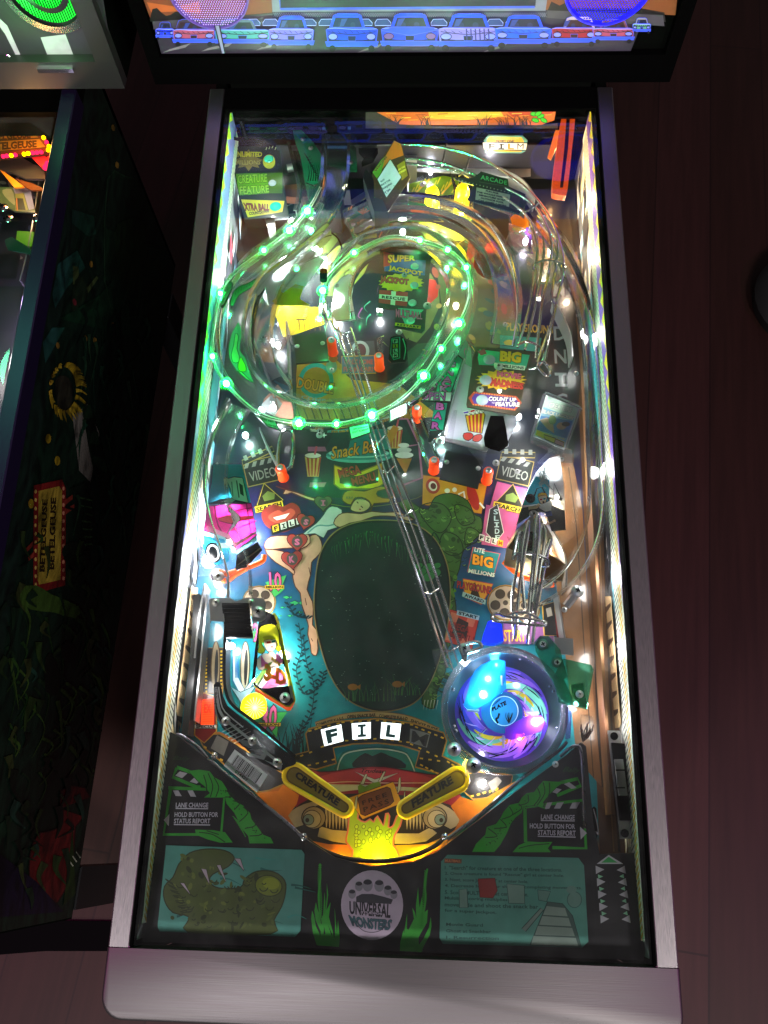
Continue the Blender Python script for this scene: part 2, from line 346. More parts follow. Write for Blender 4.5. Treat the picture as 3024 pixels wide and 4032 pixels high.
# ---------------------------------------------------------------- print builder: flat inks on one surface
_G = {}
def glyphs(txt, bold=0.0, shear=0.0, lsp=1.0):
    k = (txt, bold, shear, lsp)
    if k in _G: return _G[k]
    cu = bpy.data.curves.new('t', 'FONT'); cu.body = txt; cu.size = 1; cu.resolution_u = 2; cu.offset = bold; cu.shear = shear; cu.space_character = lsp
    cu.fill_mode = 'FRONT'; cu.dimensions = '2D'
    ob = bpy.data.objects.new('t', cu)
    me = bpy.data.meshes.new_from_object(ob)
    v = [(q.co.x, q.co.y) for q in me.vertices]; f = [tuple(p.vertices) for p in me.polygons]
    bpy.data.objects.remove(ob); bpy.data.curves.remove(cu); bpy.data.meshes.remove(me)
    _G[k] = (v, f); return _G[k]
class Art:
    def __init__(s, name, plane, mat, parent, step=0.00002, base=0.0001, label=None):
        s.name, s.pl, s.mat, s.par, s.step, s.base, s.label = name, plane, mat, parent, step, base, label
        s.v = []; s.f = []; s.c = []; s.grid = {}; s.top = 0; s.force = None
    def off(s, px, faces):
        """each ink lies just above whatever inks it crosses (found on a coarse grid)"""
        if s.force is not None: return s.base + s.force * s.step
        cells = set(); G = 14.0
        for q in faces:
            xs = [px[i][0] for i in q]; ys = [px[i][1] for i in q]
            for cx in range(int(min(xs) // G), int(max(xs) // G) + 1):
                for cy in range(int(min(ys) // G), int(max(ys) // G) + 1): cells.add((cx, cy))
        L = max([s.grid.get(c, -1) for c in cells] + [-1]) + 1
        for c in cells: s.grid[c] = L
        s.top = max(s.top, L); return s.base + L * s.step
    def raw(s, px, faces, cols, off=None):
        if off is None: off = s.off(px, faces)
        b = len(s.v); s.v += [s.pl.hit(x, y, off) for x, y in px]
        for q in faces:
            s.f.append(tuple(i + b for i in q)); s.c.append(cols)
    def poly(s, F, pts, col, sm=0, out=None, ow=3.0):
        pts = nums(pts)
        if sm: pts = cr(pts, sm, True)
        px = [F(x, y) for x, y in pts]
        tri = tessellate_polygon([[Vector((a, b, 0)) for a, b in px]])
        s.raw(px, [tuple(t) for t in tri], lin(col))
        if out: s.line(F, [c for p in pts for c in p], out, ow, closed=True)
    def line(s, F, pts, col, w=3.0, sm=0, closed=False, taper=False):
        pts = nums(pts)
        if sm: pts = cr(pts, sm, closed)
        px = [Vector(F(x, y)) for x, y in pts]; n = len(px); a = []; b = []
        for i in range(n):
            if closed: t = px[(i + 1) % n] - px[i - 1]
            else: t = px[min(i + 1, n - 1)] - px[max(i - 1, 0)]
            t = t.normalized() if t.length > 1e-9 else Vector((1, 0)); nn = Vector((-t.y, t.x))
            ww = w / 2 * ((1 - i / max(n - 1, 1)) * 0.9 + 0.1 if taper else 1)
            a.append(px[i] + nn * ww); b.append(px[i] - nn * ww)
        m = n if closed else n - 1
        s.raw([tuple(q) for q in a + b], [(i, (i + 1) % n, n + (i + 1) % n, n + i) for i in range(m)], lin(col))
    def ell(s, F, x, y, rx, ry=None, col='#fff', rot=0, n=20, out=None, ow=3):
        ry = rx if ry is None else ry; cr_, sr = math.cos(math.radians(rot)), math.sin(math.radians(rot)); p = []
        for i in range(n):
            a = 6.28318 * i / n; u, v = rx * math.cos(a), ry * math.sin(a); p += [x + u * cr_ - v * sr, y + u * sr + v * cr_]
        s.poly(F, p, col, out=out, ow=ow)
    def text(s, F, txt, q, col, out=None, ow=0.04, bold=0.012, shear=0.0, arc=0.0, lsp=1.0):
        """q: corners TL TR BR BL; arc lifts the middle by a share of the height"""
        q = nums(q); v0, f = glyphs(txt, bold, shear, lsp)
        if not v0: return
        if txt == 'I' and len(q) == 4:      # slab letter keeps its stem narrow
            f = lambda u, t: (q[3][0] + (q[2][0] - q[3][0]) * u + ((q[0][0] + (q[1][0] - q[0][0]) * u) - (q[3][0] + (q[2][0] - q[3][0]) * u)) * t, q[3][1] + (q[2][1] - q[3][1]) * u + ((q[0][1] + (q[1][1] - q[0][1]) * u) - (q[3][1] + (q[2][1] - q[3][1]) * u)) * t)
            pp = [f(0, 0), f(1, 0), f(1, .2), f(.68, .2), f(.68, .8), f(1, .8), f(1, 1), f(0, 1), f(0, .8), f(.32, .8), f(.32, .2), f(0, .2)]
            s.poly(F, [c for z in pp for c in z], col); return
        x0 = min(a for a, b in v0); x1 = max(a for a, b in v0); y0 = min(b for a, b in v0); y1 = max(b for a, b in v0)
        def mp(vs):
            r = []
            for a, b in vs:
                u = (a - x0) / (x1 - x0); t = (b - y0) / (y1 - y0) + arc * (1 - (2 * u - 1) ** 2)
                tx = q[0][0] + (q[1][0] - q[0][0]) * u; ty = q[0][1] + (q[1][1] - q[0][1]) * u
                bx = q[3][0] + (q[2][0] - q[3][0]) * u; by = q[3][1] + (q[2][1] - q[3][1]) * u
                r.append(F(bx + (tx - bx) * t, by + (ty - by) * t))
            return r
        if out:
            vo, fo = glyphs(txt, bold + ow, shear, lsp); s.raw(mp(vo), fo, lin(out))
        s.raw(mp(v0), f, lin(col))
    def tr(s, F, txt, x, y, w_, h_, ang, col, **k):
        """text box by its left-bottom corner, width, height, angle in degrees (clockwise on the picture)"""
        c, n = math.cos(math.radians(ang)), math.sin(math.radians(ang))
        bl = (x, y); br = (x + w_ * c, y + w_ * n); tl = (x + h_ * n, y - h_ * c); t2 = (br[0] + h_ * n, br[1] - h_ * c)
        s.text(F, txt, [tl[0], tl[1], t2[0], t2[1], br[0], br[1], bl[0], bl[1]], col, **k)
    def burst(s, F, x, y, rx, ry, n, col, inner=0.75, rot=0, out=None):
        p = []
        for i in range(2 * n):
            a = math.pi * i / n + rot; k = 1 if i % 2 == 0 else inner; p += [x + rx * k * math.cos(a), y + ry * k * math.sin(a)]
        if out: s.line(F, p, out, 5, closed=True)
        s.poly(F, p, col)
    def tuft(s, F, x, y, w_, h_, n, cols, lw=4, seed=1, lean=0.3):
        R = random.Random(seed)
        for i in range(n):
            bx = x + (R.random() - 0.5) * w_; hh = h_ * (0.5 + 0.5 * R.random()); ln = (R.random() - 0.5) * 2 * lean * abs(hh)
            s.line(F, [bx, y, bx + ln * 0.2, y - hh * 0.5, bx + ln, y - hh], R.choice(cols), lw, sm=3, taper=True)
    def build(s):
        if s.top > 20: print('LAYERS', s.name, s.top, round((s.base + s.top * s.step) * 1000, 2), 'mm')
        me = bpy.data.meshes.new(s.name); me.from_pydata([tuple(v) for v in s.v], [], s.f)
        ca = me.color_attributes.new('ink', 'FLOAT_COLOR', 'CORNER'); i = 0; buf = []
        for p, c in zip(me.polygons, s.c):
            if isinstance(c[0], (tuple, list)):
                for q in c: buf += [*q, 1.0]
            else: buf += [*c, 1.0] * len(p.vertices)
        ca.data.foreach_set('color', buf); me.materials.append(s.mat); me.update()
        ob = bpy.data.objects.new(s.name, me); link(ob, s.par)
        if s.label: ob['label'] = s.label
        return ob
def inkprism(name, F, pts, z, thick, mat, parent, edge_col, draw, sm=0, label=None, amat=None, plane=None, artname='printed_face'):
    """a printed plate: body of its own colour with its inks lying on top, joined into one mesh"""
    pl = plane or hz(z)
    pp = nums(pts)
    if sm: pp = cr(pp, sm, True)
    A = Art(name, pl, amat or mat, parent, label=label)
    b = MB().prism([pl.hit(*F(x, y)) for x, y in pp], thick, tuple(-pl.n))
    k = len(A.v); A.v += [Vector(v) for v in b.v]; A.f += list(b.f); A.c += [lin(edge_col)] * len(b.f)
    draw(A)
    return A.build()
# ================================================================ SETTING
fl = MB().add([(-4, -4, -0.80), (4, -4, -0.80), (4, 5, -0.80), (-4, 5, -0.80)], [(0, 1, 2, 3)]).build('floor', M_floor)
fl['kind'] = 'structure'

# ================================================================ PINBALL MACHINE
PM = things('pinball_machine', 'drive-in movie pinball machine with lit playfield under glass and steel side rails', 'pinball machine', (0, 0.52, -0.8))
# cabinet body
b = MB()
b.box((-0.279, -0.012, -0.36), (-0.2635, 1.20, -0.02)); b.box((0.2635, -0.012, -0.36), (0.279, 1.20, -0.02))
b.box((-0.263, -0.030, -0.36), (0.263, -0.0125, 0.02)); b.box((-0.263, 1.12, -0.36), (0.263, 1.20, 0.12))
cab = b.build('cabinet', M_side, PM)
for sx in (-1, 1):      # upper side boards follow the glass slope
    b = MB(); xa, xb = (0.2636, 0.2788)
    pts = [(-0.012, -0.0195), (1.20, -0.0195), (1.20, gz(1.2) - 0.004), (-0.012, gz(-0.012) - 0.004)]
    v = [(sx * xa, y, z) for y, z in pts] + [(sx * xb, y, z) for y, z in pts]
    b.add(v, [(0, 1, 2, 3), (7, 6, 5, 4), (0, 4, 5, 1), (1, 5, 6, 2), (2, 6, 7, 3), (3, 7, 4, 0)])
    b.build('side_board', M_side, PM)
for sx in (-1, 1):
    for y in (0.03, 1.10):
        b = MB(); b.box((min(sx * 0.245, sx * 0.282), y - 0.03, -0.80), (max(sx * 0.245, sx * 0.282), y + 0.03, -0.361), 0.002)
        b.build('leg', M_blackmet, PM)
# steel side rails
for sx in (-1, 1):
    prof = [(0.2860, -0.045), (0.2860, -0.0015), (0.2845, 0.0), (0.2655, 0.0), (0.2640, -0.0018), (0.2640, -0.0035), (0.2830, -0.0035), (0.2830, -0.045)]
    b = MB(); y0, y1 = -0.0008, 1.0985; n = len(prof)
    v = [(sx * x, y0, gz(y0) + z) for x, z in prof] + [(sx * x, y1, gz(y1) + z) for x, z in prof]
    f = [(i, (i + 1) % n, n + (i + 1) % n, n + i) for i in range(n)] + [tuple(range(n))[::-1], tuple(range(n, 2 * n))]
    if sx < 0: f = [q[::-1] for q in f]
    b.add(v, f); b.build('side_rail', M_rail, PM)
    b = MB(); v = [(sx * x, y, gz(y) + z) for y in (0.0, 1.0975) for x, z in ((0.2638, 0.0004), (0.2610, 0.0004), (0.2610, -0.008), (0.2638, -0.008))]
    b.add(v, [(0, 1, 5, 4), (1, 2, 6, 5), (2, 3, 7, 6), (3, 0, 4, 7), (3, 2, 1, 0), (4, 5, 6, 7)])
    b.build('glass_channel', M_black, PM)
# lockdown bar
def lockbar(parent, cx, hw=0.2875):
    out = []; r = 0.022
    y1, y0 = -0.0016, -0.066
    for a in range(0, 91, 15):
        t = math.radians(180 + a); out.append((cx - hw + r + r * math.cos(t), y0 + r + r * math.sin(t)))
    for a in range(0, 91, 15):
        t = math.radians(270 + a); out.append((cx + hw - r + r * math.cos(t), y0 + r + r * math.sin(t)))
    out += [(cx + hw, y1), (cx - hw, y1)]
    n = len(out); b = MB(); mx, my = cx, (y0 + y1) / 2
    def ring(ins, dz):
        R_ = []
        for i, (x, y) in enumerate(out):
            d = Vector((mx - x, my - y)); sx = math.copysign(min(1, abs(d.x) / 0.05), d.x); sy = math.copysign(min(1, abs(d.y) / 0.02), d.y)
            if i >= n - 2: sy = 0
            q = Vector((sx, sy)); q = q.normalized() * ins if q.length else q
            R_.append((x + q.x, y + q.y, gz(y + q.y) + dz))
        return R_
    prof = [(0.0, -0.04), (0.0, -0.004), (0.0012, -0.0015), (0.004, 0.0002)]
    for ins, dz in prof: b.v += ring(ins, dz)
    for k in range(len(prof) - 1):
        for i in range(n): j = (i + 1) % n; b.f.append((k * n + i, k * n + j, (k + 1) * n + j, (k + 1) * n + i))
    b.f.append(tuple(range((len(prof) - 1) * n, len(prof) * n)))
    return b.build('lockdown_bar', M_lock, parent, smooth=True)
lockbar(PM, 0)
# glass pane
b = MB(); v = [(x, y, gz(y) + dz) for dz in (-0.0045, -0.0015) for x, y in ((-0.2608, 0.001), (0.2608, 0.001), (0.2608, 1.075), (-0.2608, 1.075))]
b.add(v[4:], [(0, 1, 2, 3)])
glass = b.build('glass_pane', M_glass, PM)
b = MB(); v = [(x, y, gz(y) + dz) for dz in (-0.004, 0.0015) for x, y in ((-0.2608, 1.060), (0.2608, 1.060), (0.2608, 1.0975), (-0.2608, 1.0975))]
b.add(v, [(3, 2, 1, 0), (4, 5, 6, 7), (0, 1, 5, 4), (1, 2, 6, 5), (2, 3, 7, 6), (3, 0, 4, 7)]); b.build('glass_trim', M_black, PM)

# side blades (printed art inside the cabinet walls)
def blade(sx):
    x = sx * 0.2608
    def pt(y, t): return Vector((x, y, -0.015 + (gz(y) - 0.012 + 0.015) * t))
    A = Art('side_blade', Plane((x, 0, 0), (-sx, 0, 0)), M_blade, PM)
    def add(pts, col, off):
        bI = len(A.v); A.v += [pt(y, t) + Vector((-sx * off, 0, 0)) for y, t in pts]
        tri = tessellate_polygon([[Vector((y, t, 0)) for y, t in pts]])
        for q in tri: A.f.append(tuple(bI + i for i in q)); A.c.append(lin(col))
    R = random.Random(3 + sx)
    add([(0.005, 0), (1.085, 0), (1.085, 1), (0.005, 1)], '#5f6468', 0.0)
    k = 0
    for i in range(150):     # parked cars and people in black, white and pale inks
        k += 1; y0 = 0.02 + R.random() * 1.02; h = 0.06 + R.random() * 0.22; t0 = R.random() * 0.5; w_ = .008 + R.random() * .035; s_ = R.random() * .03
        c = R.choice(['#e4e2dc', '#15161a', '#9fb3c0', '#15161a', '#d8c49a', '#2b2c34', '#c9cdd2', '#b03a4a' if i % 5 == 0 else '#f0eee6', '#5d93a8', '#101014'])
        add([(y0, t0), (y0 + w_, t0 + .02), (y0 + w_ + s_, t0 + h), (y0 + s_, t0 + h * .8)], c, 0.0002 + 0.00002 * k)
    add([(0.02, 0.60), (1.08, 0.60), (1.08, 1), (0.02, 1)], '#b9bab2', 0.0034)
    for i in range(150):
        y0 = 0.02 + i * 0.007; add([(y0, 0.60), (y0 + 0.0022, 0.60), (y0 + 0.0085, 0.78), (y0 + 0.0063, 0.78)], '#23242a', 0.0035)
    for i in range(150):
        y0 = 0.02 + i * 0.007; add([(y0, 0.79), (y0 + 0.0042, 0.79), (y0 + 0.010, 0.93), (y0 + 0.006, 0.93)], '#b08a2a' if y0 < .8 else '#3a4a30', 0.0036)
    T = (lambda y: max(0.80, 1.0 - (y - .35) * .55)) if sx > 0 else (lambda y: max(0.72, 1.02 - (y - .3) * .5))
    ys = [.36 + i * .06 for i in range(13)]
    add([(y, min(1, T(y))) for y in ys] + [(ys[-1], 1), (ys[0], 1)], '#6b3fa8' if sx > 0 else '#5a5f9a', 0.0038)
    add([(0.22, 0.10), (0.40, 0.12), (0.39, 0.46), (0.24, 0.50)], '#d8b888', 0.0039)
    for i in range(8): add([(0.23 + i * 0.021, 0.16), (0.238 + i * 0.021, 0.16), (0.236 + i * 0.021, 0.42), (0.232 + i * 0.021, 0.42)], '#5a4030', 0.0040)
    for i in range(16):
        y0 = 0.60 + i * 0.03; add([(y0, 1), (y0 + 0.03, 1), (y0 + 0.022, 0.86 + R.random() * 0.06)], '#8fbb25' if sx < 0 else '#c9a52a', 0.0041)
    add([(0.60, .3), (0.80, .3), (0.82, .55), (0.62, .6)], '#1f8f98' if sx > 0 else '#2a6a70', 0.0042)
    return A.build()
blade(-1); blade(1)

# backbox
b = MB()
b.box((-0.362, 1.108, 0.160), (0.362, 1.36, 0.95))
bb = b.build('backbox', M_side, PM)
b = MB(); b.box((-0.362, 1.096, 0.160), (0.362, 1.1075, 0.2025), 0.0); b.box((-0.362, 1.096, 0.2026), (-0.3435, 1.1075, 0.95)); b.box((0.3435, 1.096, 0.2026), (0.362, 1.1075, 0.95))
b.build('backbox_bezel', M_black, bb)
b = MB(); b.box((-0.255, 1.0985, 0.10), (0.255, 1.1075, 0.159)); b.build('neck_board', M_side, PM)

BP = Plane((0, 1.1035, 0), (0, -1, 0))
A = Art('speaker_panel', BP, M_backdim, PM)
# base boards: sky, fence, tarmac
A.poly(FT, '-30 -260 170 480 4300 480 4600 -260', '#3a3644')
A.poly(FT, '-60 -200 80 190 1150 150 1130 -200', '#8a4a2a')
A.poly(FT, '40 20 300 60 500 10 520 120 300 100 80 110', '#d06a30')
A.poly(FT, '60 190 90 80 130 70 170 110 210 140 250 130 300 100 330 110 360 140 400 180 1150 110 1150 190', '#14120f')
A.poly(FV, '440 -80 430 70 1400 110 1420 -80', '#8f5428')
A.poly(FV, '470 80 500 10 560 40 600 20 640 60 1150 60 1320 90 1330 160 470 130', '#14120f')
A.poly(FT, '90 190 100 260 1150 200 1150 120', '#55545a')
A.poly(FV, '470 75 470 130 1320 190 1310 110', '#55545a')
A.poly(FT, '1150 110 1150 190 3560 190 3560 100', '#2c3650')
for i in range(150):
    x = 1160 + i * 16
    A.force = 12; A.line(FT, [x, 112, x + 24, 150], '#8a93a8', 1.6)
    A.force = 13; A.line(FT, [x + 24, 112, x, 150], '#8a93a8', 1.6); A.force = None
A.poly(FT, '1130 -160 1150 105 3560 95 3600 -160', '#8b96a6')
A.poly(FT, '1200 -160 1215 78 3470 60 3490 -160', '#1f2438')
A.line(FT, '1205 -100 1220 80 3465 62', '#4a6aff', 9)
for x0, x1, y in ((180, 400, 440), (520, 780, 430), (1000, 1230, 420), (1900, 2100, 440), (3000, 3200, 440)):
    A.poly(FT, [x0, y + 25, x0 + 60, y - 5, x1 + 30, y - 60, x1 - 20, y - 20], '#8d8a8f')
A.build()
# the glowing row of cars, printed on the backlit panel
A = Art('car_print', BP, M_back, PM, base=0.0035, label='row of parked fifties cars glowing blue')
def car(F, x, y, w_, h_, body, roof, kind=0, tail='#7a86ff', dark='#0a1230'):
    """a fifties car seen from behind or three quarters: body, cabin, window, bumper, lamps, wheel"""
    X = lambda u: x + u * w_
    Y = lambda v: y + v * h_
    sk = {0: 0.0, 1: 0.10, -1: -0.10}[kind]
    A.poly(F, [X(.16 + sk), Y(.42), X(.24 + sk), Y(.06), X(.34 + sk), Y(0), X(.70 + sk), Y(0), X(.78 + sk), Y(.06), X(.86 + sk), Y(.42)], roof, out='#4658e8', ow=2)
    A.poly(F, [X(.22 + sk), Y(.40), X(.28 + sk), Y(.12), X(.74 + sk), Y(.12), X(.80 + sk), Y(.40)], dark)
    A.ell(F, X(.38 + sk), Y(.34), w_ * .05, h_ * .09, '#1b2550'); A.ell(F, X(.62 + sk), Y(.34), w_ * .05, h_ * .09, '#1b2550')
    A.poly(F, [X(0), Y(.46), X(.10), Y(.40), X(.90), Y(.40), X(1), Y(.46), X(.97), Y(.86), X(.03), Y(.86)], body, out='#4658e8', ow=3)
    for k in range(7): A.line(F, [X(.10 + .12 * k), Y(.47 + .02 * (k % 3)), X(.16 + .12 * k), Y(.56)], dark, 2)
    A.line(F, [X(.02), Y(.44), X(.20), Y(.42), X(.5), Y(.45), X(.98), Y(.44)], '#9aa8ff', 2, sm=3); A.poly(F, [X(.30), Y(.16), X(.42), Y(.14), X(.34), Y(.36), X(.26), Y(.38)], '#2a3c8a')
    A.poly(F, [X(.05), Y(.72), X(.30), Y(.76), X(.70), Y(.76), X(.95), Y(.72), X(.95), Y(.80), X(.05), Y(.80)], dark)
    A.line(F, [X(.04), Y(.52), X(.5), Y(.60), X(.96), Y(.52)], dark, 3, sm=4)
    A.ell(F, X(.13), Y(.66), w_ * .09, h_ * .09, tail, out=dark, ow=3); A.ell(F, X(.87), Y(.66), w_ * .09, h_ * .09, tail, out=dark, ow=3)
    A.poly(F, [X(.42), Y(.64), X(.58), Y(.64), X(.57), Y(.78), X(.43), Y(.78)], dark, out='#4658e8', ow=2)
    A.poly(F, [X(-.02), Y(.80), X(1.02), Y(.80), X(.99), Y(.93), X(.01), Y(.93)], '#2a50f0', out='#4658e8', ow=3)
    A.ell(F, X(.12), Y(1.0), w_ * .06, h_ * .10, '#05070f'); A.ell(F, X(.88), Y(1.0), w_ * .06, h_ * .10, '#05070f')
for i in range(16):       # second row behind
    x = 900 + i * 165
    A.poly(FT, [x, 200, x + 20, 170, x + 110, 168, x + 140, 200, x + 140, 225, x, 225], '#28407a', out='#a8b8ff', ow=2)
car(FT, 120, 195, 160, 145, '#1d3aff', '#30304a', 0)
car(FT, 270, 170, 370, 220, '#9c4a66', '#3b3040', -1, dark='#2a1420')
car(FT, 640, 170, 490, 225, '#3f9a94', '#506a78', -1, dark='#102a30')
car(FT, 1115, 140, 400, 275, '#6a64e0', '#1a44ff', 0)
car(FU, 175, 108, 420, 290, '#1236d8', '#1b46ff', -1, dark='#04124a')
car(FU, 625, 108, 465, 285, '#1a3cff', '#1440ff', 0, tail='#6a4a8a')
A.poly(FU, '625 250 860 290 1090 245 1000 220 720 220', '#2048ff', out='#4658e8')
car(FU, 1090, 110, 490, 285, '#7d74d8', '#1846ff', 0)
for i in range(6): A.line(FU, [1320 + i * 36, 235, 1325 + i * 36, 330], '#2a2a70', 5)
car(FV, 90, 110, 410, 220, '#1a5aff', '#1448ff', 0)
car(FV, 500, 120, 330, 200, '#8f2030', '#b8a8b0', 1, dark='#2a0a10')
car(FV, 800, 140, 300, 160, '#9c4460', '#6a4050', 0, dark='#2a1018')
car(FV, 1090, 130, 130, 105, '#5a9a80', '#8a8a90', 0)
A.build()
A = Art('sign_pole', BP, M_backdim, PM, base=0.0085); A.poly(FT, '640 225 682 225 732 472 700 472', '#9aa4c8', out='#15182a', ow=5); A.build()
# speakers with punched grilles
def speaker(px, py, r, col, glow, holes, z=None):
    c = BP.hit(px, py); ca = c
    b = MB()
    prof = [(0.0, -0.002), (r * 0.93, -0.002), (r * 0.96, 0.004), (r, 0.004), (r, -0.006)]
    n = 40; v = []; f = []
    for i in range(n):
        a = 6.28318 * i / n
        for rr, dz in prof: v.append((c.x + rr * math.cos(a), c.y - 0.002 - dz, c.z + rr * math.sin(a)))
    m = len(prof)
    for i in range(n):
        for j in range(m - 1): f.append((i * m + j, i * m + j + 1, ((i + 1) % n) * m + j + 1, ((i + 1) % n) * m + j))
    b.add(v, f); sp = b.build('speaker', glow, PM, True)
    b = MB(); s = r * 0.062; k = 0
    for iy in range(-16, 17):
        for ix in range(-16, 17):
            x = (ix + (iy % 2) * 0.5) * s; z_ = iy * s * 0.87
            if x * x + z_ * z_ > (r * 0.93) ** 2: continue
            if c.z + z_ > 0.33: continue
            rr = s * 0.33; v = [(c.x + x + rr * math.cos(6.28318 * q / 6), c.y - 0.0052, c.z + z_ + rr * math.sin(6.28318 * q / 6)) for q in range(6)]
            b.add(v, [tuple(range(6))[::-1]])
    b.build('speaker_grille', holes, sp)
speaker(820, -45, 0.052, None, pr('speaker_violet_glow', '#4a3a70', 0.4, emit='#5b3fb0', es=0.30), emat('grille_violet', '#c8a8ff', 0.9))
speaker(2400, -75, 0.056, None, pr('speaker_blue_glow', '#101060', 0.4, emit='#1410ff', es=0.9), emat('grille_blue', '#2420ff', 1.3))


# translite above the speaker panel (mostly out of the frame, seen in the reflections)
BT = Plane((0, 1.1005, 0), (0, -1, 0))
A = Art('translite', BT, print_mat('translite_print', .2, .5, emit=.9, dirt=.3), PM)
def tq(x0, z0, x1, z1, c):
    b0 = len(A.v); A.v += [Vector((x0, 1.1035 - .0002 * len(A.f), z0)), Vector((x1, 1.1035 - .0002 * len(A.f), z0)), Vector((x1, 1.1035 - .0002 * len(A.f), z1)), Vector((x0, 1.1035 - .0002 * len(A.f), z1))]; A.f.append((b0, b0 + 1, b0 + 2, b0 + 3)); A.c.append(lin(c))
tq(-.343, .385, .343, .93, '#0e2a3a'); tq(-.343, .385, .343, .47, '#12208a'); tq(-.343, .47, .343, .58, '#a85a1c'); tq(-.343, .58, -.05, .66, '#c8902a'); tq(.08, .56, .30, .70, '#2a8a4a'); tq(-.20, .66, .10, .86, '#1f6a5a'); tq(.12, .72, .343, .90, '#4a2a7a')
A.build()
# ================================================================ PLAYFIELD
b = MB(); b.box((-0.2595, 0.004, -0.013), (0.2595, 1.089, -0.0003))
PF0 = b.build('playfield', M_velcro, PM)
Z0 = hz(0.0)
A = Art('playfield_art', Z0, M_field, PF0, base=0.0)
def grad():
    rows = [(0.004, '#d87a14'), (0.10, '#d87a14'), (0.12, '#137f8a'), (0.20, '#17909a'), (0.30, '#168795'), (0.40, '#1f5f86'), (0.46, '#243a6a'), (0.52, '#221f48'), (0.62, '#151a2c'), (1.089, '#10161c')]
    b0 = len(A.v)
    for y, c in rows:
        for x in (-0.2593, 0.2593): A.v.append(Vector((x, y, 0.0)))
    for i in range(len(rows) - 1):
        a = b0 + 2 * i; A.f.append((a, a + 1, a + 3, a + 2)); c0, c1 = lin(rows[i][1]), lin(rows[i + 1][1]); A.c.append([c0, c0, c1, c1])
grad()
A.base = 0.0003
# shooter lane wood at right
A.poly(o, '1262 560 1300 560 1330 1000 1352 1500 1372 1850 1296 1850 1280 1500 1256 1000 1236 560', '#5d4028')
A.line(o, '1276 600 1300 1000 1318 1500 1338 1840', '#2c1c12', 10, sm=4)
A.line(o, '1268 600 1290 1000 1306 1500 1326 1840', '#8a6640', 5, sm=4)
A.line(o, '1250 600 1274 1000 1290 1500 1302 1700', '#15110f', 14, sm=4)
A.poly(o, '1196 1000 1238 1000 1258 1100 1282 1500 1300 1700 1246 1640 1222 1420 1192 1190', '#7a5636'); A.line(o, '1228 1010 1246 1150 1262 1400 1282 1680', '#3a2616', 4, sm=4); A.poly(o, '1200 700 1236 700 1240 1000 1200 1000', '#4a3224')
# upper field: dark with scattered printed scraps
A.poly(o, '500 480 1240 480 1260 760 1240 980 540 980 500 760', '#12181d')
R = random.Random(5)
A.poly(o, '640 780 700 752 740 790 752 905 640 905', '#a8781c')
A.poly(o, '700 770 760 820 860 830 950 900 780 912 650 905 650 820', '#b88a1a')
A.ell(o, 683, 822, 38, 38, '#1f8f8a'); A.ell(o, 683, 822, 29, 29, '#9a741c')
A.tr(o, 'DOUBLE', 640, 838, 80, 24, 10, '#c98a20', out='#2a1a08', bold=.03)
A.tr(o, 'COMBO', 650, 862, 70, 9, 10, '#8aa39a', bold=.03)
A.poly(o, '680 870 715 862 735 905 690 905', '#c9a52a')
A.poly(o, '735 868 790 850 860 850 900 905 735 908', '#9a7a16')
for i in range(16):
    x = 640 + i * 16; A.line(o, [x, 875 + (i * 7) % 9, x + 9, 905], '#5a4410', 4)
A.poly(o, '545 700 630 640 650 690 632 905 560 905', '#162e3c')
A.poly(o, '600 830 632 870 634 905 560 900 570 862', '#e08a78')
A.poly(o, '566 872 590 850 610 872 590 905 560 900', '#d8d6d8')
A.poly(o, '560 800 625 850 625 835 600 825', '#2a6b86')
for x, y in ((573, 735), (600, 700), (588, 780), (558, 765), (912, 790), (700, 940), (764, 1010)): A.burst(o, x, y, 7, 7, 4, '#e8f0f4', 0.3)
A.poly(o, '595 680 610 620 630 612 642 660 690 664 700 700 640 722 612 728', '#e8c818')
A.poly(o, '605 640 625 615 640 660 610 664', '#e8c818', out='#222', ow=3)
for i in range(5): A.line(o, [645 + i * 11, 690, 648 + i * 11, 714], '#6a5410', 3)
A.line(o, '640 690 660 690 668 678 690 676', '#222', 4)
for q, c in (('700 560 760 520 800 560 760 620 700 640', '#7a8a3a'), ('860 600 930 590 950 660 900 740 860 700', '#5a6a3a'), ('905 610 940 605 946 640 912 660', '#b8281c'), ('940 760 1000 720 1020 800 960 850', '#1a7a5a'), ('560 600 600 560 640 600 580 660', '#c8ccd0'), ('880 760 930 740 960 780 900 840', '#2a4a3a'), ('640 500 700 470 730 520 680 560', '#4a5a2a'), ('1000 500 1060 490 1080 520 1020 530', '#8a8a3a')): A.poly(o, q, c, sm=2)
for i in range(60):
    x = 700 + R.random() * 330; y = 470 + R.random() * 300; A.line(o, [x, y, x + R.random() * 26 - 13, y + R.random() * 18, x + R.random() * 30 - 15, y + 24], R.choice(['#8a9a4a', '#b0502a', '#3a8a6a', '#c8a83a', '#16100c', '#d0d0c8', '#7a3a6a']), 3 + R.random() * 4, sm=3, taper=True)
# mid upper: car-chase picture and painted red glow seen through the loop
A.poly(o, '745 740 808 736 812 772 748 776', '#3a4048'); A.ell(o, 778, 758, 20, 22, '#8f9a9c'); A.ell(o, 778, 758, 13, 16, '#472430')
A.poly(o, '738 770 812 768 812 806 738 808', '#35566a', out='#a57a2a', ow=4)
A.tr(o, 'WALK HOME', 742, 787, 64, 11, 0, '#9a4a4a', bold=.04); A.tr(o, 'FROM CAR!', 742, 803, 64, 11, 0, '#9a4a4a', bold=.04)
A.ell(o, 716, 792, 12, 15, '#7aa39a'); A.ell(o, 720, 774, 9, 9, '#b05a3a')
A.poly(o, '1020 470 1090 500 1100 600 1040 640 1000 600', '#7a2420'); A.ell(o, 1060, 560, 34, 26, '#c83a2c')  # glow of the red plastic painted into the print
A.poly(o, '940 560 1100 600 1120 740 1040 760 960 700', '#4a5a34')
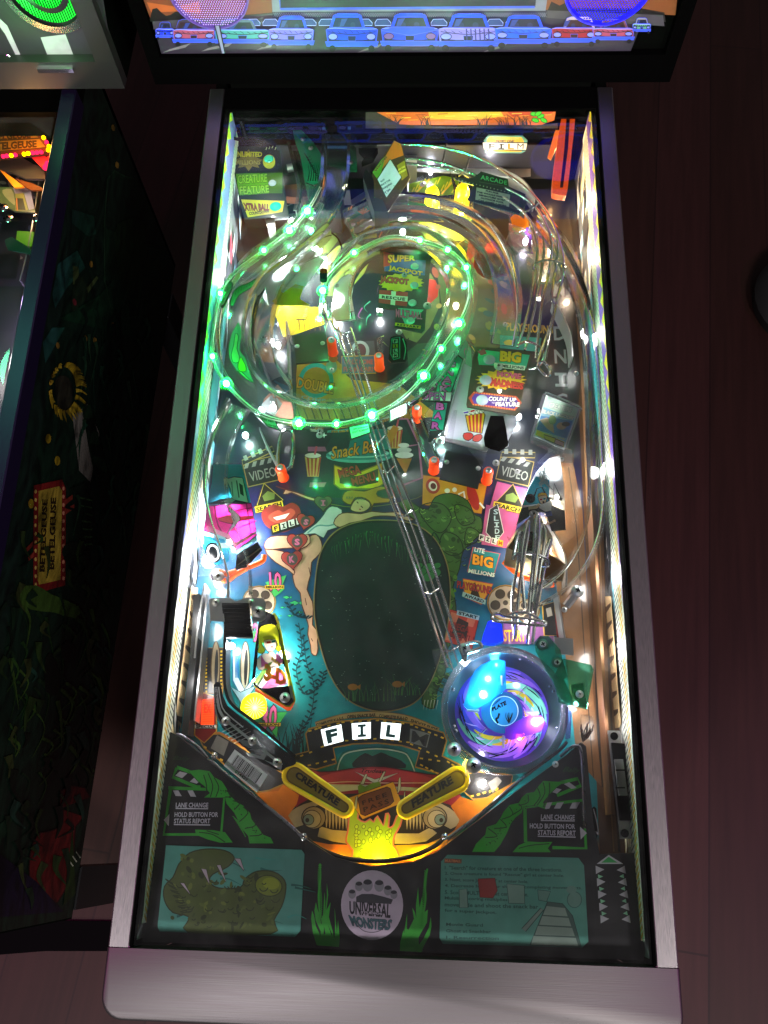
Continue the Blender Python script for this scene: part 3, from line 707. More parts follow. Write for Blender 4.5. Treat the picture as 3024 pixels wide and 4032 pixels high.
for i in range(40):
    x = 930 + R.random() * 190; y = 560 + R.random() * 190; A.ell(o, x, y, 4 + R.random() * 9, 3 + R.random() * 5, R.choice(['#6a7a2a', '#8a4a3a', '#2a5a4a', '#9a8a4a', '#3a2a20']), R.random() * 90, 8)
A.poly(o, '900 470 1010 440 1080 480 1000 520 920 520', '#7d8a3a')
A.poly(o, '1090 460 1160 480 1150 560 1110 540', '#4a3a3c')
A.poly(o, '1105 465 1140 462 1142 490 1112 496', '#e8861a')
A.text(o, 'PLAYGROUND', '1094 696 1196 704 1196 722 1094 714', '#c9a02a', out='#201408', bold=.03)
A.poly(o, '1080 724 1170 730 1165 760 1080 752', '#2a8a80'); A.ell(o, 1100, 740, 12, 6, '#c9a02a')
for i, (ch, y) in enumerate(zip('MIDNIGHT', (640, 690, 735, 785, 835, 880, 925, 970))):
    A.text(o, ch, [1192 + i * 1.5, y - 30, 1218 + i * 1.5, y - 30, 1220 + i * 1.5, y, 1194 + i * 1.5, y], '#8a8f94', out='#3a1a18', bold=.02)
A.poly(o, '1202 1000 1230 1000 1232 1006 1204 1006', '#7a4a2a'); A.tr(o, 'SLIDE', 1206, 1000, 24, 9, 80, '#9a6a3a')
# ---- central snack bar group
A.poly(o, '735 905 862 898 945 1050 918 1075 700 1075 662 1052', '#0d2a2c')
A.poly(o, '665 965 702 965 706 975 665 975', '#8f5a78'); A.poly(o, '670 1042 705 1042 700 1052 668 1052', '#a8627e')
A.line(o, '862 905 880 905 905 960 872 965', '#b0628a', 8); A.line(o, '905 960 912 1032 870 1048', '#b0628a', 8)
A.poly(o, '760 930 850 925 858 970 752 975', '#127a74')
A.ell(o, 775, 986, 71, 14, '#5fb8b0'); A.ell(o, 775, 982, 71, 12, '#2a8a86'); A.ell(o, 775, 979, 66, 10, '#8fd6cc'); A.ell(o, 775, 977, 60, 9, '#24807c')
A.text(o, 'Snack Bar', '712 966 818 948 822 975 716 992', '#d8982a', out='#1c2a18', bold=.015, shear=.35)
A.poly(o, '722 1005 772 1022 825 1000 828 1045 812 1056 735 1056 722 1046', '#e8c020', out='#8a6a10', ow=6)
A.poly(o, '732 1014 772 1030 817 1012 817 1042 772 1052 734 1044', '#4a3a20')
A.tr(o, 'MEGA', 734, 1034, 48, 20, -14, '#b83a34', out='#2a1008', bold=.03); A.tr(o, 'MENU', 762, 1050, 52, 18, -14, '#b83a34', out='#2a1008', bold=.03)
def bucket(x, y, s, c1='#d8b060', c2='#b03a2a'):
    A.poly(o, [x - 18 * s, y - 22 * s, x + 18 * s, y - 24 * s, x + 13 * s, y + 22 * s, x - 12 * s, y + 22 * s], c1, out='#1a1410', ow=2)
    for k in range(4): A.poly(o, [x + (-13 + k * 9) * s, y - 20 * s, x + (-9 + k * 9) * s, y - 20 * s, x + (-7 + k * 6) * s, y + 20 * s, x + (-9 + k * 6) * s, y + 20 * s], c2)
    A.ell(o, x, y - 24 * s, 18 * s, 6 * s, '#e0dcd0', out='#1a1410', ow=2)
    A.line(o, [x + 4 * s, y - 26 * s, x + 8 * s, y - 44 * s], '#c04a5a', 7)
bucket(676, 1008, 1.0); bucket(853, 948, 0.95)
A.ell(o, 872, 962, 12, 5, '#dfe6e0'); A.ell(o, 873, 972, 16, 6, '#cdd6d0'); A.ell(o, 873, 983, 20, 7, '#dfe6e0'); A.poly(o, '856 990 890 990 876 1025', '#b8813a', out='#2a1a10', ow=2)
A.poly(o, '835 940 850 918 862 925 846 958', '#c8902a')
# lower line under the snack bar
A.line(o, '655 1075 770 1096 900 1076 960 1030', '#6f6a3a', 3, sm=5)
# ---- yellow picture: laughing mouth chasing a sausage
A.poly(o, '914 1026 1052 1046 1040 1110 912 1090', '#d8921e', out='#8a3a20', ow=3)
A.ell(o, 935, 1050, 15, 17, '#a82a20', -20); A.ell(o, 935, 1050, 9, 11, '#f0ece0', -20); A.ell(o, 936, 1050, 6, 7, '#50100a', -20)
A.ell(o, 1022, 1074, 30, 11, '#b83224', 72); A.line(o, '990 1068 1002 1062 1004 1076', '#eee', 7); A.line(o, '1036 1086 1046 1098', '#eee', 7)
A.ell(o, 966, 1060, 6, 5, '#e8e0d0'); A.ell(o, 982, 1058, 5, 5, '#e8e0d0')
# ---- clapperboards: VIDEO (two)
def clapper(x, y, ang, s=1.0, word='VIDEO', col='#8d9186'):
    c, n = math.cos(math.radians(ang)), math.sin(math.radians(ang))
    q = lambda u, v: [x + (u * c - v * n) * s, y + (u * n + v * c) * s]
    A.poly(o, q(0, 0) + q(76, 0) + q(76, 56) + q(0, 56), '#1a1e1c', out='#9a8440', ow=5)
    A.poly(o, q(0, -6) + q(74, -22) + q(76, -10) + q(0, 6), '#1a1e1c', out='#9a8440', ow=4)
    for k in range(4):
        A.poly(o, q(6 + k * 18, 3) + q(15 + k * 18, 3) + q(9 + k * 18, 14) + q(0 + k * 18, 14), '#8d9186')
        A.poly(o, q(6 + k * 18, -3 - k * 3.5) + q(15 + k * 18, -5 - k * 3.5) + q(12 + k * 18, -16 - k * 3.5) + q(4 + k * 18, -14 - k * 3.5), '#8d9186')
    t = q(8, 24) + q(70, 24) + q(70, 46) + q(8, 46)
    A.text(o, word, t, col, bold=.01)
clapper(524, 1000, -13, 0.95); clapper(1083, 982, 13, 0.95)
def search(x, y, ang, mirror=1):
    c, n = math.cos(math.radians(ang)), math.sin(math.radians(ang))
    q = lambda u, v: [x + u * c - v * n, y + u * n + v * c]
    A.poly(o, q(26, 0) + q(58, 44) + q(0, 44), '#232018', out='#b8a03a', ow=5)
    A.poly(o, q(16, 26) + q(30, 18) + q(44, 26) + q(40, 38) + q(18, 38), '#6a7a3a')
    A.poly(o, q(-6, 44) + q(56, 44) + q(56, 59) + q(-6, 59), '#d8b52a', out='#3a2a10', ow=3)
    A.text(o, 'SEARCH', q(-3, 47) + q(53, 47) + q(53, 57) + q(-3, 57), '#1a1408', bold=.04)
A.poly(o, '1074 1040 1138 1056 1104 1180 1036 1170', '#b0507e')
search(545, 1050, -13); search(1083, 1040, 13)
# lips heart
A.poly(o, '568 1102 590 1090 610 1094 632 1086 648 1100 646 1128 614 1150 580 1140 566 1120', '#8e2f28', sm=4)
A.poly(o, '580 1114 600 1102 612 1106 628 1098 638 1108 622 1124 600 1130 584 1124', '#c2503c', sm=3); A.poly(o, '590 1118 626 1108 616 1120 598 1124', '#efe8dc')
A.poly(o, '584 1136 654 1118 658 1134 588 1156', '#14140f')
for i, ch in enumerate('FILM'):
    x = 588 + i * 17; y = 1152 - i * 5.5
    A.poly(o, [x, y - 16, x + 13, y - 20, x + 15, y - 6, x + 2, y - 2], '#cfd3c8' if i else '#d8b52a'); A.text(o, ch, [x + 3, y - 14, x + 11, y - 16.5, x + 13, y - 7, x + 5, y - 4.5], '#14140f', bold=.04)
def heart(x, y, s, ch, rot=0, c='#a83a34'):
    p = []
    for i in range(24):
        t = 6.28318 * i / 24; hx = 16 * math.sin(t) ** 3; hy = -(13 * math.cos(t) - 5 * math.cos(2 * t) - 2 * math.cos(3 * t) - math.cos(4 * t))
        cc, ss = math.cos(math.radians(rot)), math.sin(math.radians(rot)); p += [x + s * (hx * cc - hy * ss), y + s * (hx * ss + hy * cc)]
    A.poly(o, p, c, out='#3a1210', ow=3); A.ell(o, x, y, 8.5 * s, 9 * s, '#4a4a42')
    A.tr(o, ch, x - 4 * s, y + 5.5 * s, 8 * s, 10 * s, rot, '#d06a94', bold=.05)
# ---- swimmer
SK = '#d9a98a'; SKL = '#5a3224'
A.poly(FH, '1010 740 1060 660 1130 630 1172 690 1175 760 1130 820 1092 860 1085 960 1055 1080 1100 1180 1105 1290 1100 1370 1150 1430 1140 1500 1145 1560 1130 1620 1090 1600 1085 1540 1062 1450 1067 1380 1045 1300 1010 1200 1000 1110 960 1060 940 980 945 920 960 850 990 790', SK, sm=2, out=SKL, ow=4)
A.poly(FH, '710 735 760 750 860 770 880 800 945 900 950 960 900 920 800 860 730 790', SK, sm=2, out=SKL, ow=4)
A.poly(FH, '1060 620 960 640 860 640 760 650 715 690 706 738 740 755 860 745 960 742 1010 748 1080 700', SK, sm=2, out=SKL, ow=4)
A.poly(FH, '1020 628 1130 540 1190 470 1215 430 1260 400 1340 430 1330 520 1300 575 1225 600 1190 660 1120 625', '#c6d4d2', sm=2, out='#3a4a4c', ow=4)
A.line(FH, '1060 620 1140 560 1230 560 1300 540', '#6a9a9c', 6, sm=4)
A.poly(FH, '1190 400 1150 350 1060 320 980 290 900 270 800 236 850 255 880 262 860 300 900 300 930 290 1000 320 1080 350 1160 372 1200 440', SK, sm=2, out=SKL, ow=4)
A.poly(FY, '720 960 740 910 800 890 900 900 960 880 1040 860 1080 880 1010 900 1010 940 1100 960 1150 920 1100 990 980 1000 960 1050 900 1095 960 1040 940 980 880 950 820 960 790 1010 740 990', '#c08428', sm=2, out='#5a3208', ow=4)
A.poly(FY, '800 1010 830 970 880 960 940 990 945 1030 900 1065 840 1070 790 1050', SK, sm=3, out=SKL, ow=3)
A.line(FY, '840 985 852 1000', SKL, 4); A.line(FY, '872 1020 890 1036', SKL, 4); A.line(FY, '860 1046 872 1052', '#b03a3a', 5)
A.poly(FY, '650 1160 690 1095 760 1075 870 1085 960 1065 1060 1075 1180 1070 1240 1100 1300 1130 1250 1142 1180 1112 1080 1102 980 1107 880 1142 780 1162 700 1195', SK, sm=2, out=SKL, ow=4)
for x, y, r in ((1010, 700, 26), (1070, 900, 60), (1040, 1150, 60), (1090, 1480, 24)): A.line(FH, [x, y, x + 12, y + r], SKL, 3)
heart(660, 1126, 1.25, 'S', 12); heart(642, 1170, 1.4, 'S', 0); heart(631, 1208, 1.45, 'K', -6); heart(698, 1086, 1.2, 'I', 0, '#5a5a44')
# ---- mossy reef mass at right of the window (plain stand-in of the same size and colours)
G1, G2, G3 = '#40622a', '#26401a', '#5c8040'
A.poly(o, '862 1088 880 1078 900 1092 925 1100 940 1074 975 1066 1010 1082 1024 1110 1040 1120 1040 1150 1020 1170 1000 1192 992 1230 978 1270 985 1310 980 1370 960 1420 962 1450 945 1490 938 1530 912 1520 918 1490 935 1460 950 1400 968 1330 962 1270 950 1215 925 1180 905 1160 902 1130 880 1110', G1, sm=3, out='#12240c', ow=4)
RR = random.Random(11)
for i in range(90):
    t = RR.random(); x = 975 - 30 * t + (RR.random() - .5) * (120 if t < .25 else 40); y = 1085 + 420 * t
    if 905 < x < 1030: A.ell(o, x, y, 3 + RR.random() * 7, 2 + RR.random() * 4, RR.choice([G2, G3, G2, '#5a8a2c']), RR.random() * 90, 9)
for i in range(110):
    t = RR.random(); cx, cy, w1, h1 = RR.choice([(975, 1110, 40, 34), (1015, 1150, 22, 30), (990, 1195, 26, 30), (970, 1300, 16, 70), (965, 1400, 14, 60), (945, 1480, 12, 34), (915, 1110, 24, 18)])
    x = cx + (RR.random() - .5) * 2 * w1; y = cy + (RR.random() - .5) * 2 * h1; r = 3 + RR.random() * 4
    A.line(o, [x - r, y, x - r * .3, y + r * .8, x + r, y + r * .2], RR.choice(['#16300c', '#1c3a10', '#86b04a']), 2.4, sm=3)
for q in ('905 1100 930 1086 960 1092 975 1120 955 1150 930 1140', '985 1090 1015 1100 1025 1125 1000 1135 985 1115', '960 1150 990 1160 1000 1190 975 1200 950 1180', '1010 1140 1035 1150 1030 1170 1005 1175'): A.line(o, q, '#14280c', 4, sm=5, closed=True)
for i in range(16): A.line(o, [955 + RR.random() * 40 - i * 1.2, 1190 + i * 20, 985 - i * 1.5, 1196 + i * 20], '#1c3410', 3)
for i in range(5): A.line(o, [918 + i * 7, 1512, 914 + i * 7, 1534], '#d8dcc0', 3, taper=True)
# ---- right side awards column
A.poly(o, '1050 1090 1092 1100 1108 1150 1094 1184 1040 1176', '#b0507e'); A.poly(o, '1058 1100 1075 1090 1088 1150 1070 1172 1050 1150', '#2a2c2c', out='#c9cdc4', ow=3)
for i, (ch, y) in enumerate(zip('SLIDE', (1108, 1122, 1136, 1150, 1164))): A.text(o, ch, [1066 + i, y - 8, 1076 + i, y - 8, 1076 + i, y + 3, 1066 + i, y + 3], '#a9c4c4', bold=.02)
for i, ch in enumerate('FILM'):
    x = 1036 + i * 13.5; y = 1166 + i * 4
    A.poly(o, [x, y - 13, x + 11, y - 10, x + 9, y + 3, x - 2, y], '#cfd3c8' if i < 3 else '#e0a020'); A.text(o, ch, [x + 1.5, y - 10, x + 9, y - 8, x + 7.5, y + 0.5, x, y - 1.5], '#14140f' if i < 3 else '#7a3008', bold=.05)
A.poly(o, '1022 1182 1048 1190 1080 1196 1066 1246 1010 1234', '#1f7f88', out='#c04a54', ow=4); A.text(o, 'LITE', '1026 1182 1048 1186 1046 1196 1024 1191', '#c9e0dc', bold=.02)
A.text(o, 'BIG', '1022 1196 1066 1205 1064 1228 1020 1219', '#f0a020', out='#2a1408', bold=.04)
A.text(o, 'MILLIONS', '1013 1228 1070 1238 1068 1247 1011 1237', '#e0e4dc', out='#182a2c', ow=.05, bold=.04)
A.poly(o, '1000 1250 1065 1262 1040 1306 1004 1290', '#d89a26', out='#b03a4a', ow=4); A.poly(o, '1026 1256 1040 1300 1014 1290', '#3a2a18')
A.text(o, 'PLAYGROUND', '988 1254 1063 1268 1062 1284 987 1270', '#b83a3a', out='#2a0c08', bold=.03)
A.poly(o, '1000 1278 1050 1296 1048 1306 998 1288', '#a9d0d4'); A.text(o, 'AWARD', '1004 1281 1046 1296 1045 1303 1003 1289', '#1a2a30', bold=.04)
A.poly(o, '972 1316 1035 1334 1020 1402 952 1384', '#c8402c', out='#3a100a', ow=3)
for i in range(3):
    for j in range(3):
        if (i + j) % 2 == 0: A.poly(o, [975 + i * 18 - j * 6, 1322 + i * 5 + j * 20, 992 + i * 18 - j * 6, 1327 + i * 5 + j * 20, 986 + i * 18 - j * 6, 1345 + i * 5 + j * 20, 969 + i * 18 - j * 6, 1341 + i * 5 + j * 20], '#e07a5a')
A.poly(o, '988 1318 1036 1330 1034 1340 986 1328', '#b0ccd4'); A.text(o, 'START', '991 1320 1032 1331 1031 1338 990 1327', '#1a2a30', bold=.05)
A.poly(o, '990 1334 1012 1345 1008 1380 972 1376', '#3a2420'); A.text(o, 'MEGA', '978 1344 1016 1354 1012 1368 974 1358', '#8a2018', bold=.03); A.text(o, 'MENU', '972 1362 1026 1376 1022 1390 968 1378', '#8a2018', bold=.03)
# ---- reels, scores at left and right
def reel(x, y, r, c='#b8a894'):
    A.ell(o, x, y, r, r * .98, '#a07a2a'); A.ell(o, x, y, r * .93, r * .91, c, out='#3a2a14', ow=2); 
    for k in range(5):
        a = 1.2566 * k + .4; A.ell(o, x + r * .56 * math.cos(a), y + r * .55 * math.sin(a), r * .26, r * .25, '#4a4038', out='#241c14', ow=2)
    A.ell(o, x, y, r * .14, r * .14, '#3a322a')
reel(560, 1300, 36); reel(1092, 1302, 40); reel(1140, 1320, 26)
for x, y, t in ((595, 1262, '10'), (560, 1372, '20')):
    A.poly(o, [x - 22, y - 4, x + 24, y - 20, x + 12, y + 8, x + 20, y + 10, x - 2, y + 28], '#48b860')
    A.text(o, t, [x - 14, y - 26, x + 12, y - 26, x + 14, y + 14, x - 12, y + 14], '#e060a0', out='#3a1a2a', bold=.02)
A.poly(o, '572 1264 614 1264 614 1272 572 1272', '#e8b820'); A.text(o, 'MILLION', '575 1265.5 611 1265.5 611 1270.5 575 1270.5', '#1a1408', bold=.05)
for x, y, s in ((610, 1290, 9), (625, 1302, 12), (604, 1312, 6), (620, 1330, 6), (640, 1322, 6), (600, 1330, 4)):
    A.poly(o, [x, y, x + s, y - s * .4, x + s * 1.7, y, x + s * 2.2, y - s * .3, x + s * 2.2, y + s * .4, x + s * 1.7, y + s * .1, x + s, y + s * .5], '#3cc072', out='#0c2a20', ow=2)
def vine(pts, n, seed, col='#0c3440', w=3.2):
    p = cr(nums(pts), 8); A.line(o, [c for q in p for c in q], col, w); rr = random.Random(seed)
    for i in range(2, len(p) - 1, max(1, len(p) // n)):
        x, y = p[i]; sgn = 1 if i % 2 else -1
        A.ell(o, x + sgn * 5, y - 3, 5.5, 2.2, col, -35 * sgn, 8)
vine('645 1345 652 1400 640 1450 660 1500 690 1480 700 1450', 26, 1); vine('655 1370 662 1430 678 1480 672 1540 650 1580 640 1620', 30, 2); vine('620 1300 640 1330 668 1336', 10, 4)
A.tuft(o, 640, 1640, 70, 90, 22, ['#0c3440', '#134a52', '#0a2a30'], 9, 3); A.tuft(o, 590, 1615, 40, 60, 9, ['#0c3440', '#2a5a20'], 9, 8)
# ---- dark viewing window
W_ = '830 1122 770 1127 720 1150 690 1196 679 1262 678 1330 692 1402 715 1465 750 1512 800 1535 845 1537 895 1520 928 1480 952 1420 969 1345 974 1272 965 1212 938 1160 892 1130'
A.poly(o, W_, '#8a7a4a', sm=5)
p = [(x + (828 - x) * .016, y + (1330 - y) * .012) for x, y in nums(W_)]
A.poly(o, [c for q in p for c in q], '#081614', sm=5)
p = [(x + (828 - x) * .045, y + (1330 - y) * .034) for x, y in nums(W_)]
A.poly(o, [c for q in p for c in q], '#0c2924', sm=5)
jr = random.Random(9)
for i in range(44):
    x = 716 + i * 5.0 + jr.random() * 5; y = 1172 - 26 * math.sin((i - 2) / 27 * 3.14) + jr.random() * 6
    A.line(o, [x, y, x + jr.random() * 6 - 3, y + 10, x + jr.random() * 8 - 4, y + 18 + jr.random() * 26], jr.choice(['#1d5a34', '#2a7a40', '#174a2c']), 5, sm=3, taper=True)
for i in range(9): A.line(o, [720 + i * 26, 1180 - 20 * math.sin(i / 8 * 3.14), 745 + i * 24, 1150 - 8 * math.sin(i / 8 * 3.14), 760 + i * 24, 1172], '#0f3020', 6, sm=4)
for x, y, r in ((925, 1226, 13), (910, 1236, 12), (940, 1238, 13), (905, 1222, 9), (926, 1246, 14), (944, 1222, 9)): A.ell(o, x, y, r, r * .7, '#2c7a3c', -20, 12, out='#0f3a1c', ow=2)
A.tuft(o, 800, 1515, 110, 44, 26, ['#1d5a34', '#2f6a3a', '#3a5a20'], 3.5, 21, .5); A.tuft(o, 880, 1502, 60, 48, 16, ['#1d5a34', '#356a2a'], 3.5, 22, .6)
for x, y in ((762, 1484), (858, 1478)): A.ell(o, x, y, 11, 7, '#8a5a1c'); A.poly(o, [x + 8, y, x + 17, y - 6, x + 16, y + 6], '#8a5a1c')
# ---- FILM banner
A.line(FX, '296 215 540 145 800 130 1060 165 1300 262', '#7a5a34', 23, sm=6)
A.line(FX, '296 215 540 145 800 130 1060 165 1300 262', '#a8895a', 18, sm=6)
A.text(FX, 'COMPLETE K-I-S-S', '296 206 520 148 526 172 304 230', '#2c2216', bold=.04); A.text(FX, 'OPEN SNACK BAR', '553 136 788 120 788 146 553 166', '#2c2216', bold=.04)
A.text(FX, 'COMPLETE P-A-I-D', '815 128 1050 152 1046 180 812 156', '#2c2216', bold=.04); A.text(FX, 'SHOOT SLIDE', '1076 166 1296 246 1286 272 1070 192', '#2c2216', bold=.04)
A.poly(FX, '90 470 240 430 215 290 240 250 450 190 800 165 1100 205 1340 280 1366 345 1330 470 1470 540 1600 640 1659 700 1659 830 1590 826 1540 790 1400 640 1110 560 1145 430 1000 385 800 365 600 372 440 404 465 530 300 580 160 560', '#1e2128', out='#a87c34', ow=6)
for (x0, y0, x1, y1, n) in ((110, 495, 255, 440, 3), (180, 560, 440, 500, 5), (1160, 490, 1300, 510, 3), (1160, 545, 1460, 700, 8), (1380, 520, 1640, 690, 8), (250, 265, 300, 250, 2), (330, 240, 480, 205, 3), (520, 195, 800, 180, 5), (860, 185, 1080, 215, 4), (1120, 235, 1330, 320, 5), (350, 395, 500, 352, 3), (550, 345, 780, 330, 4), (860, 335, 1050, 358, 4), (1080, 375, 1280, 470, 4)):
    for k in range(n):
        t = k / max(n - 1, 1); x = x0 + (x1 - x0) * t; y = y0 + (y1 - y0) * t; dx, dy = (x1 - x0), (y1 - y0); q = math.hypot(dx, dy); dx, dy = dx / q, dy / q
        A.poly(FX, [x - 13 * dx + 6 * dy, y - 13 * dy - 6 * dx, x + 13 * dx + 6 * dy, y + 13 * dy - 6 * dx, x + 13 * dx - 6 * dy, y + 13 * dy + 6 * dx, x - 13 * dx - 6 * dy, y - 13 * dy + 6 * dx], '#d8aa2a')
A.poly(FX, '1068 245 1232 290 1205 402 1062 360', '#6f6f78'); A.text(FX, 'M', '1086 262 1222 298 1196 396 1076 354', '#2a2a34', bold=.01)
# ---- the bottom picture: red convertible front
A.poly(FX, '465 540 500 460 560 425 800 400 1000 425 1060 470 1110 600 800 600 470 600', '#1c6f68', sm=2)
A.poly(FX, '600 560 620 500 700 445 760 470 830 440 900 470 1000 510 1030 570 800 562', '#141e1e', sm=2)
A.line(FX, '470 600 500 500 570 440 800 412 1000 440 1060 490 1110 610', '#b8c4c0', 5, sm=5)
A.poly(FX, '90 640 230 575 330 600 480 590 660 562 870 560 1100 600 1290 625 1380 570 1490 640 1460 760 1400 900 150 900 110 760', '#9e2234', sm=2, out='#3a0a12', ow=4)
A.poly(FX, '330 640 560 590 800 575 1050 600 1270 660 1200 690 900 670 560 690 340 720', '#c23a4a', sm=2)
A.line(FX, '300 700 560 680 800 690 1260 690', '#e8b0a0', 4, sm=4); A.poly(FX, '320 700 700 705 1300 740 1290 765 700 740 330 780', '#cfc6b4')
A.text(FX, 'Trudeau', '672 572 870 580 868 612 670 604', '#2a1010', bold=.02, shear=.4)
A.poly(FX, '610 595 780 660 980 605 800 690 790 700 770 690', '#cfc8bc', out='#3a1a1a', ow=2)
A.poly(FX, '70 970 170 860 320 800 560 780 800 776 1100 800 1300 840 1450 900 1470 1000 1440 1080 1300 1160 1180 1190 900 1200 700 1210 400 1190 250 1160 110 1040', '#2a2624', sm=2)
for i in range(7):
    for sx, x0 in ((1, 380), (-1, 1200)):
        x = x0 + sx * i * 27; A.poly(FX, [x - 9, 900, x + 14, 900, x + 16, 1000, x + 4, 1078, x - 6, 1000], '#cfbd92', out='#2a2016', ow=2)
A.poly(FX, '62 970 90 920 200 860 330 830 420 820 420 850 300 880 260 990 120 1060', '#c9b890', sm=2, out='#2a2016', ow=3)
A.poly(FX, '1475 1000 1440 930 1330 860 1200 830 1120 830 1130 850 1240 880 1290 990 1400 1070', '#c9b890', sm=2, out='#2a2016', ow=3)
A.poly(FX, '330 1040 430 1070 560 1080 560 1190 430 1170 310 1130', '#d0c096', sm=1, out='#2a2016', ow=3); A.poly(FX, '940 1100 1140 1100 1230 1050 1290 1100 1200 1170 1060 1190 940 1190', '#d0c096', sm=1, out='#2a2016', ow=3)
for x, r in ((280, 1), (1270, -1)):
    A.ell(FX, x, 975, 98, 92, '#b8a67c', out='#2a2016', ow=4); A.ell(FX, x - 14 * r, 985, 74, 72, '#d8cba4', out='#4a3c28', ow=3); A.ell(FX, x - 42 * r, 990, 44, 44, '#8fa89a', out='#4a3c28', ow=3); A.ell(FX, x - 52 * r, 994, 16, 18, '#3c352a')
A.poly(FX, '0 720 90 660 100 760 150 820 62 960 100 1060 0 990', '#d8761a'); A.poly(FX, '1659 850 1560 830 1480 800 1400 880 1470 990 1440 1090 1500 1050 1659 930', '#d8761a')
A.poly(FX, '-90 800 0 720 0 990 -60 900', '#d8761a'); A.poly(FX, '250 1160 400 1190 560 1195 600 1300 640 1340 420 1300 240 1200', '#e0861c'); A.poly(FX, '960 1200 1200 1190 1440 1090 1300 1220 1200 1260 1080 1300 900 1320 880 1290', '#e8a81c')
A.poly(FJ, '690 1210 800 1200 900 1150 985 1200 1030 1230 1012 1300 945 1390 1000 1480 1060 1580', '#e07c1c'); A.poly(FK, '600 1250 700 1225 850 1140 930 1090 640 1350 430 1510 400 1500 480 1440 520 1370 480 1290 530 1270', '#e07c1c')
# left and right film strips beside the drain
A.poly(FJ, '225 770 420 745 1010 1010 870 1200 700 1215 470 1000', '#c26a20')
A.poly(FJ, '250 770 420 760 900 1060 1000 1010 930 1140 800 1195 700 1210 470 1010 380 930 300 870', '#1c1d22', out='#a87c34', ow=6)
A.poly(FJ, '400 770 490 820 450 930 350 870', '#77746f')
for k in range(7): A.poly(FJ, [300 + k * 62, 850 + k * 48, 322 + k * 62, 862 + k * 48, 316 + k * 62, 876 + k * 48, 294 + k * 62, 864 + k * 48], '#d8aa2a')
A.poly(FJ, '250 460 300 445 395 480 395 740 300 830 225 770', '#8a2018', out='#c9902a', ow=5)
A.poly(FK, '520 1080 640 1060 860 1080 850 1140 690 1230 600 1240 520 1170', '#1c1d22', out='#a87c34', ow=5)
for k in range(5): A.poly(FK, [585 + k * 40, 1215 - k * 10, 605 + k * 40, 1210 - k * 12, 608 + k * 40, 1222 - k * 12, 588 + k * 40, 1227 - k * 10], '#d8aa2a')
A.poly(FK, '700 1130 760 1090 790 1120 730 1200', '#77746f')
# outlane strips (left)
A.poly(FJ, '290 100 460 100 440 460 290 440', '#1a1a1e', out='#a87c34', ow=5)
for k in range(12): A.poly(FJ, [425, 120 + k * 28, 440, 120 + k * 28, 438, 134 + k * 28, 423, 134 + k * 28], '#e8c020'); A.poly(FJ, [310, 120 + k * 28, 324, 120 + k * 28, 322, 134 + k * 28, 308, 134 + k * 28], '#e8c020')
for x, c in ((388, '#9a8a6a'), (615, '#b8b09a')):
    A.ell(FJ, x, 245, 34, 196, c, 1, out='#4a3a20', ow=4); A.ell(FJ, x + 6, 250, 14, 140, '#23262a', 2)
A.poly(FJ, '520 120 560 110 560 320 610 420 680 330 690 100 710 120 690 350 600 500 520 350', '#cfe0ea', out='#2a6a9a', ow=4)
A.poly(FJ, '500 395 580 440 680 395 690 405 590 540 570 500', '#9ac0d8', out='#1c2a3a', ow=3)
for k in range(6): A.line(FJ, [540 + k * 4, 150, 540 + k * 6, 330], '#2a7ab8', 2)
# text 30 million
A.poly(FJ, '720 600 940 590 870 700 860 790 800 720 735 640', '#3cc060', out='#103a1a', ow=3)
A.text(FJ, '30', '745 540 865 540 850 735 735 735', '#e86ab0', out='#3a1230', bold=.02)
A.poly(FJ, '710 675 890 675 886 703 708 703', '#e8c020', out='#1a1408', ow=2); A.text(FJ, 'MILLION', '725 680 878 680 875 699 722 699', '#1a1408', bold=.05)
A.poly(FJ, '228 688 395 688 395 720 228 720', '#d8d4cc', out='#1a1408', ow=2); A.text(FJ, 'SPECIAL', '236 692 388 692 388 716 236 716', '#1a1408', bold=.03)
# right lower START panel
A.poly(FI, '880 980 1180 980 1180 1110 860 1110', '#7d4a86'); A.text(FI, 'START', '880 1025 1010 1025 1010 1095 880 1095', '#e8c820', out='#a03078', bold=.02)
A.poly(FI, '1110 880 1180 860 1200 1060 1120 1060', '#1a1a1e', out='#d8a82a', ow=4); A.poly(FI, '1130 900 1160 890 1170 940 1140 950', '#a8a49c')
A.poly(FI, '1180 850 1215 860 1230 1070 1195 1070', '#8e1c24')
# ball-trail scratches and small text plates
for i in range(90): A.ell(o, 690 + R.random() * 270, 1180 + R.random() * 330, .8 + R.random() * .9, .8, '#7a8a80', n=5)
A.tr(o, 'KRIS SHALE', 748, 1078, 40, 6, 4, '#4a5a50')
PFG = A.grid
A.build()

# lit inserts: the letters of the banner, yellow arrow dot, red extra lamp
def insert(F, pts, letter_draw, mat, col, pw, pc, at, label, sm=0):
    A = Art('lit_insert', Z0, mat, PF0, base=0.0004, label=label); A.grid = PFG; A.poly(F, pts, col, sm=sm); letter_draw(A); ob = A.build()
    return ob
insert(FX, '338 256 505 212 524 348 368 390', lambda A: A.text(FX, 'F', '372 262 470 240 480 345 395 372', '#0a2020', bold=.06), M_lit, '#f4fbff', .05, (0.9, 0.97, 1), (430, 300), 'lit white F')
insert(FX, '590 204 746 193 746 326 598 336', lambda A: A.text(FX, 'I', '640 214 706 210 708 312 640 318', '#0a2020', bold=.12), M_lit, '#f4fbff', .05, (0.9, 0.97, 1), (670, 265), 'lit white I')
insert(FX, '834 194 995 208 978 342 824 326', lambda A: A.text(FX, 'L', '880 214 952 222 944 322 866 312', '#0a2020', bold=.06), M_lit, '#f4fbff', .05, (0.9, 0.97, 1), (910, 268), 'lit white L')
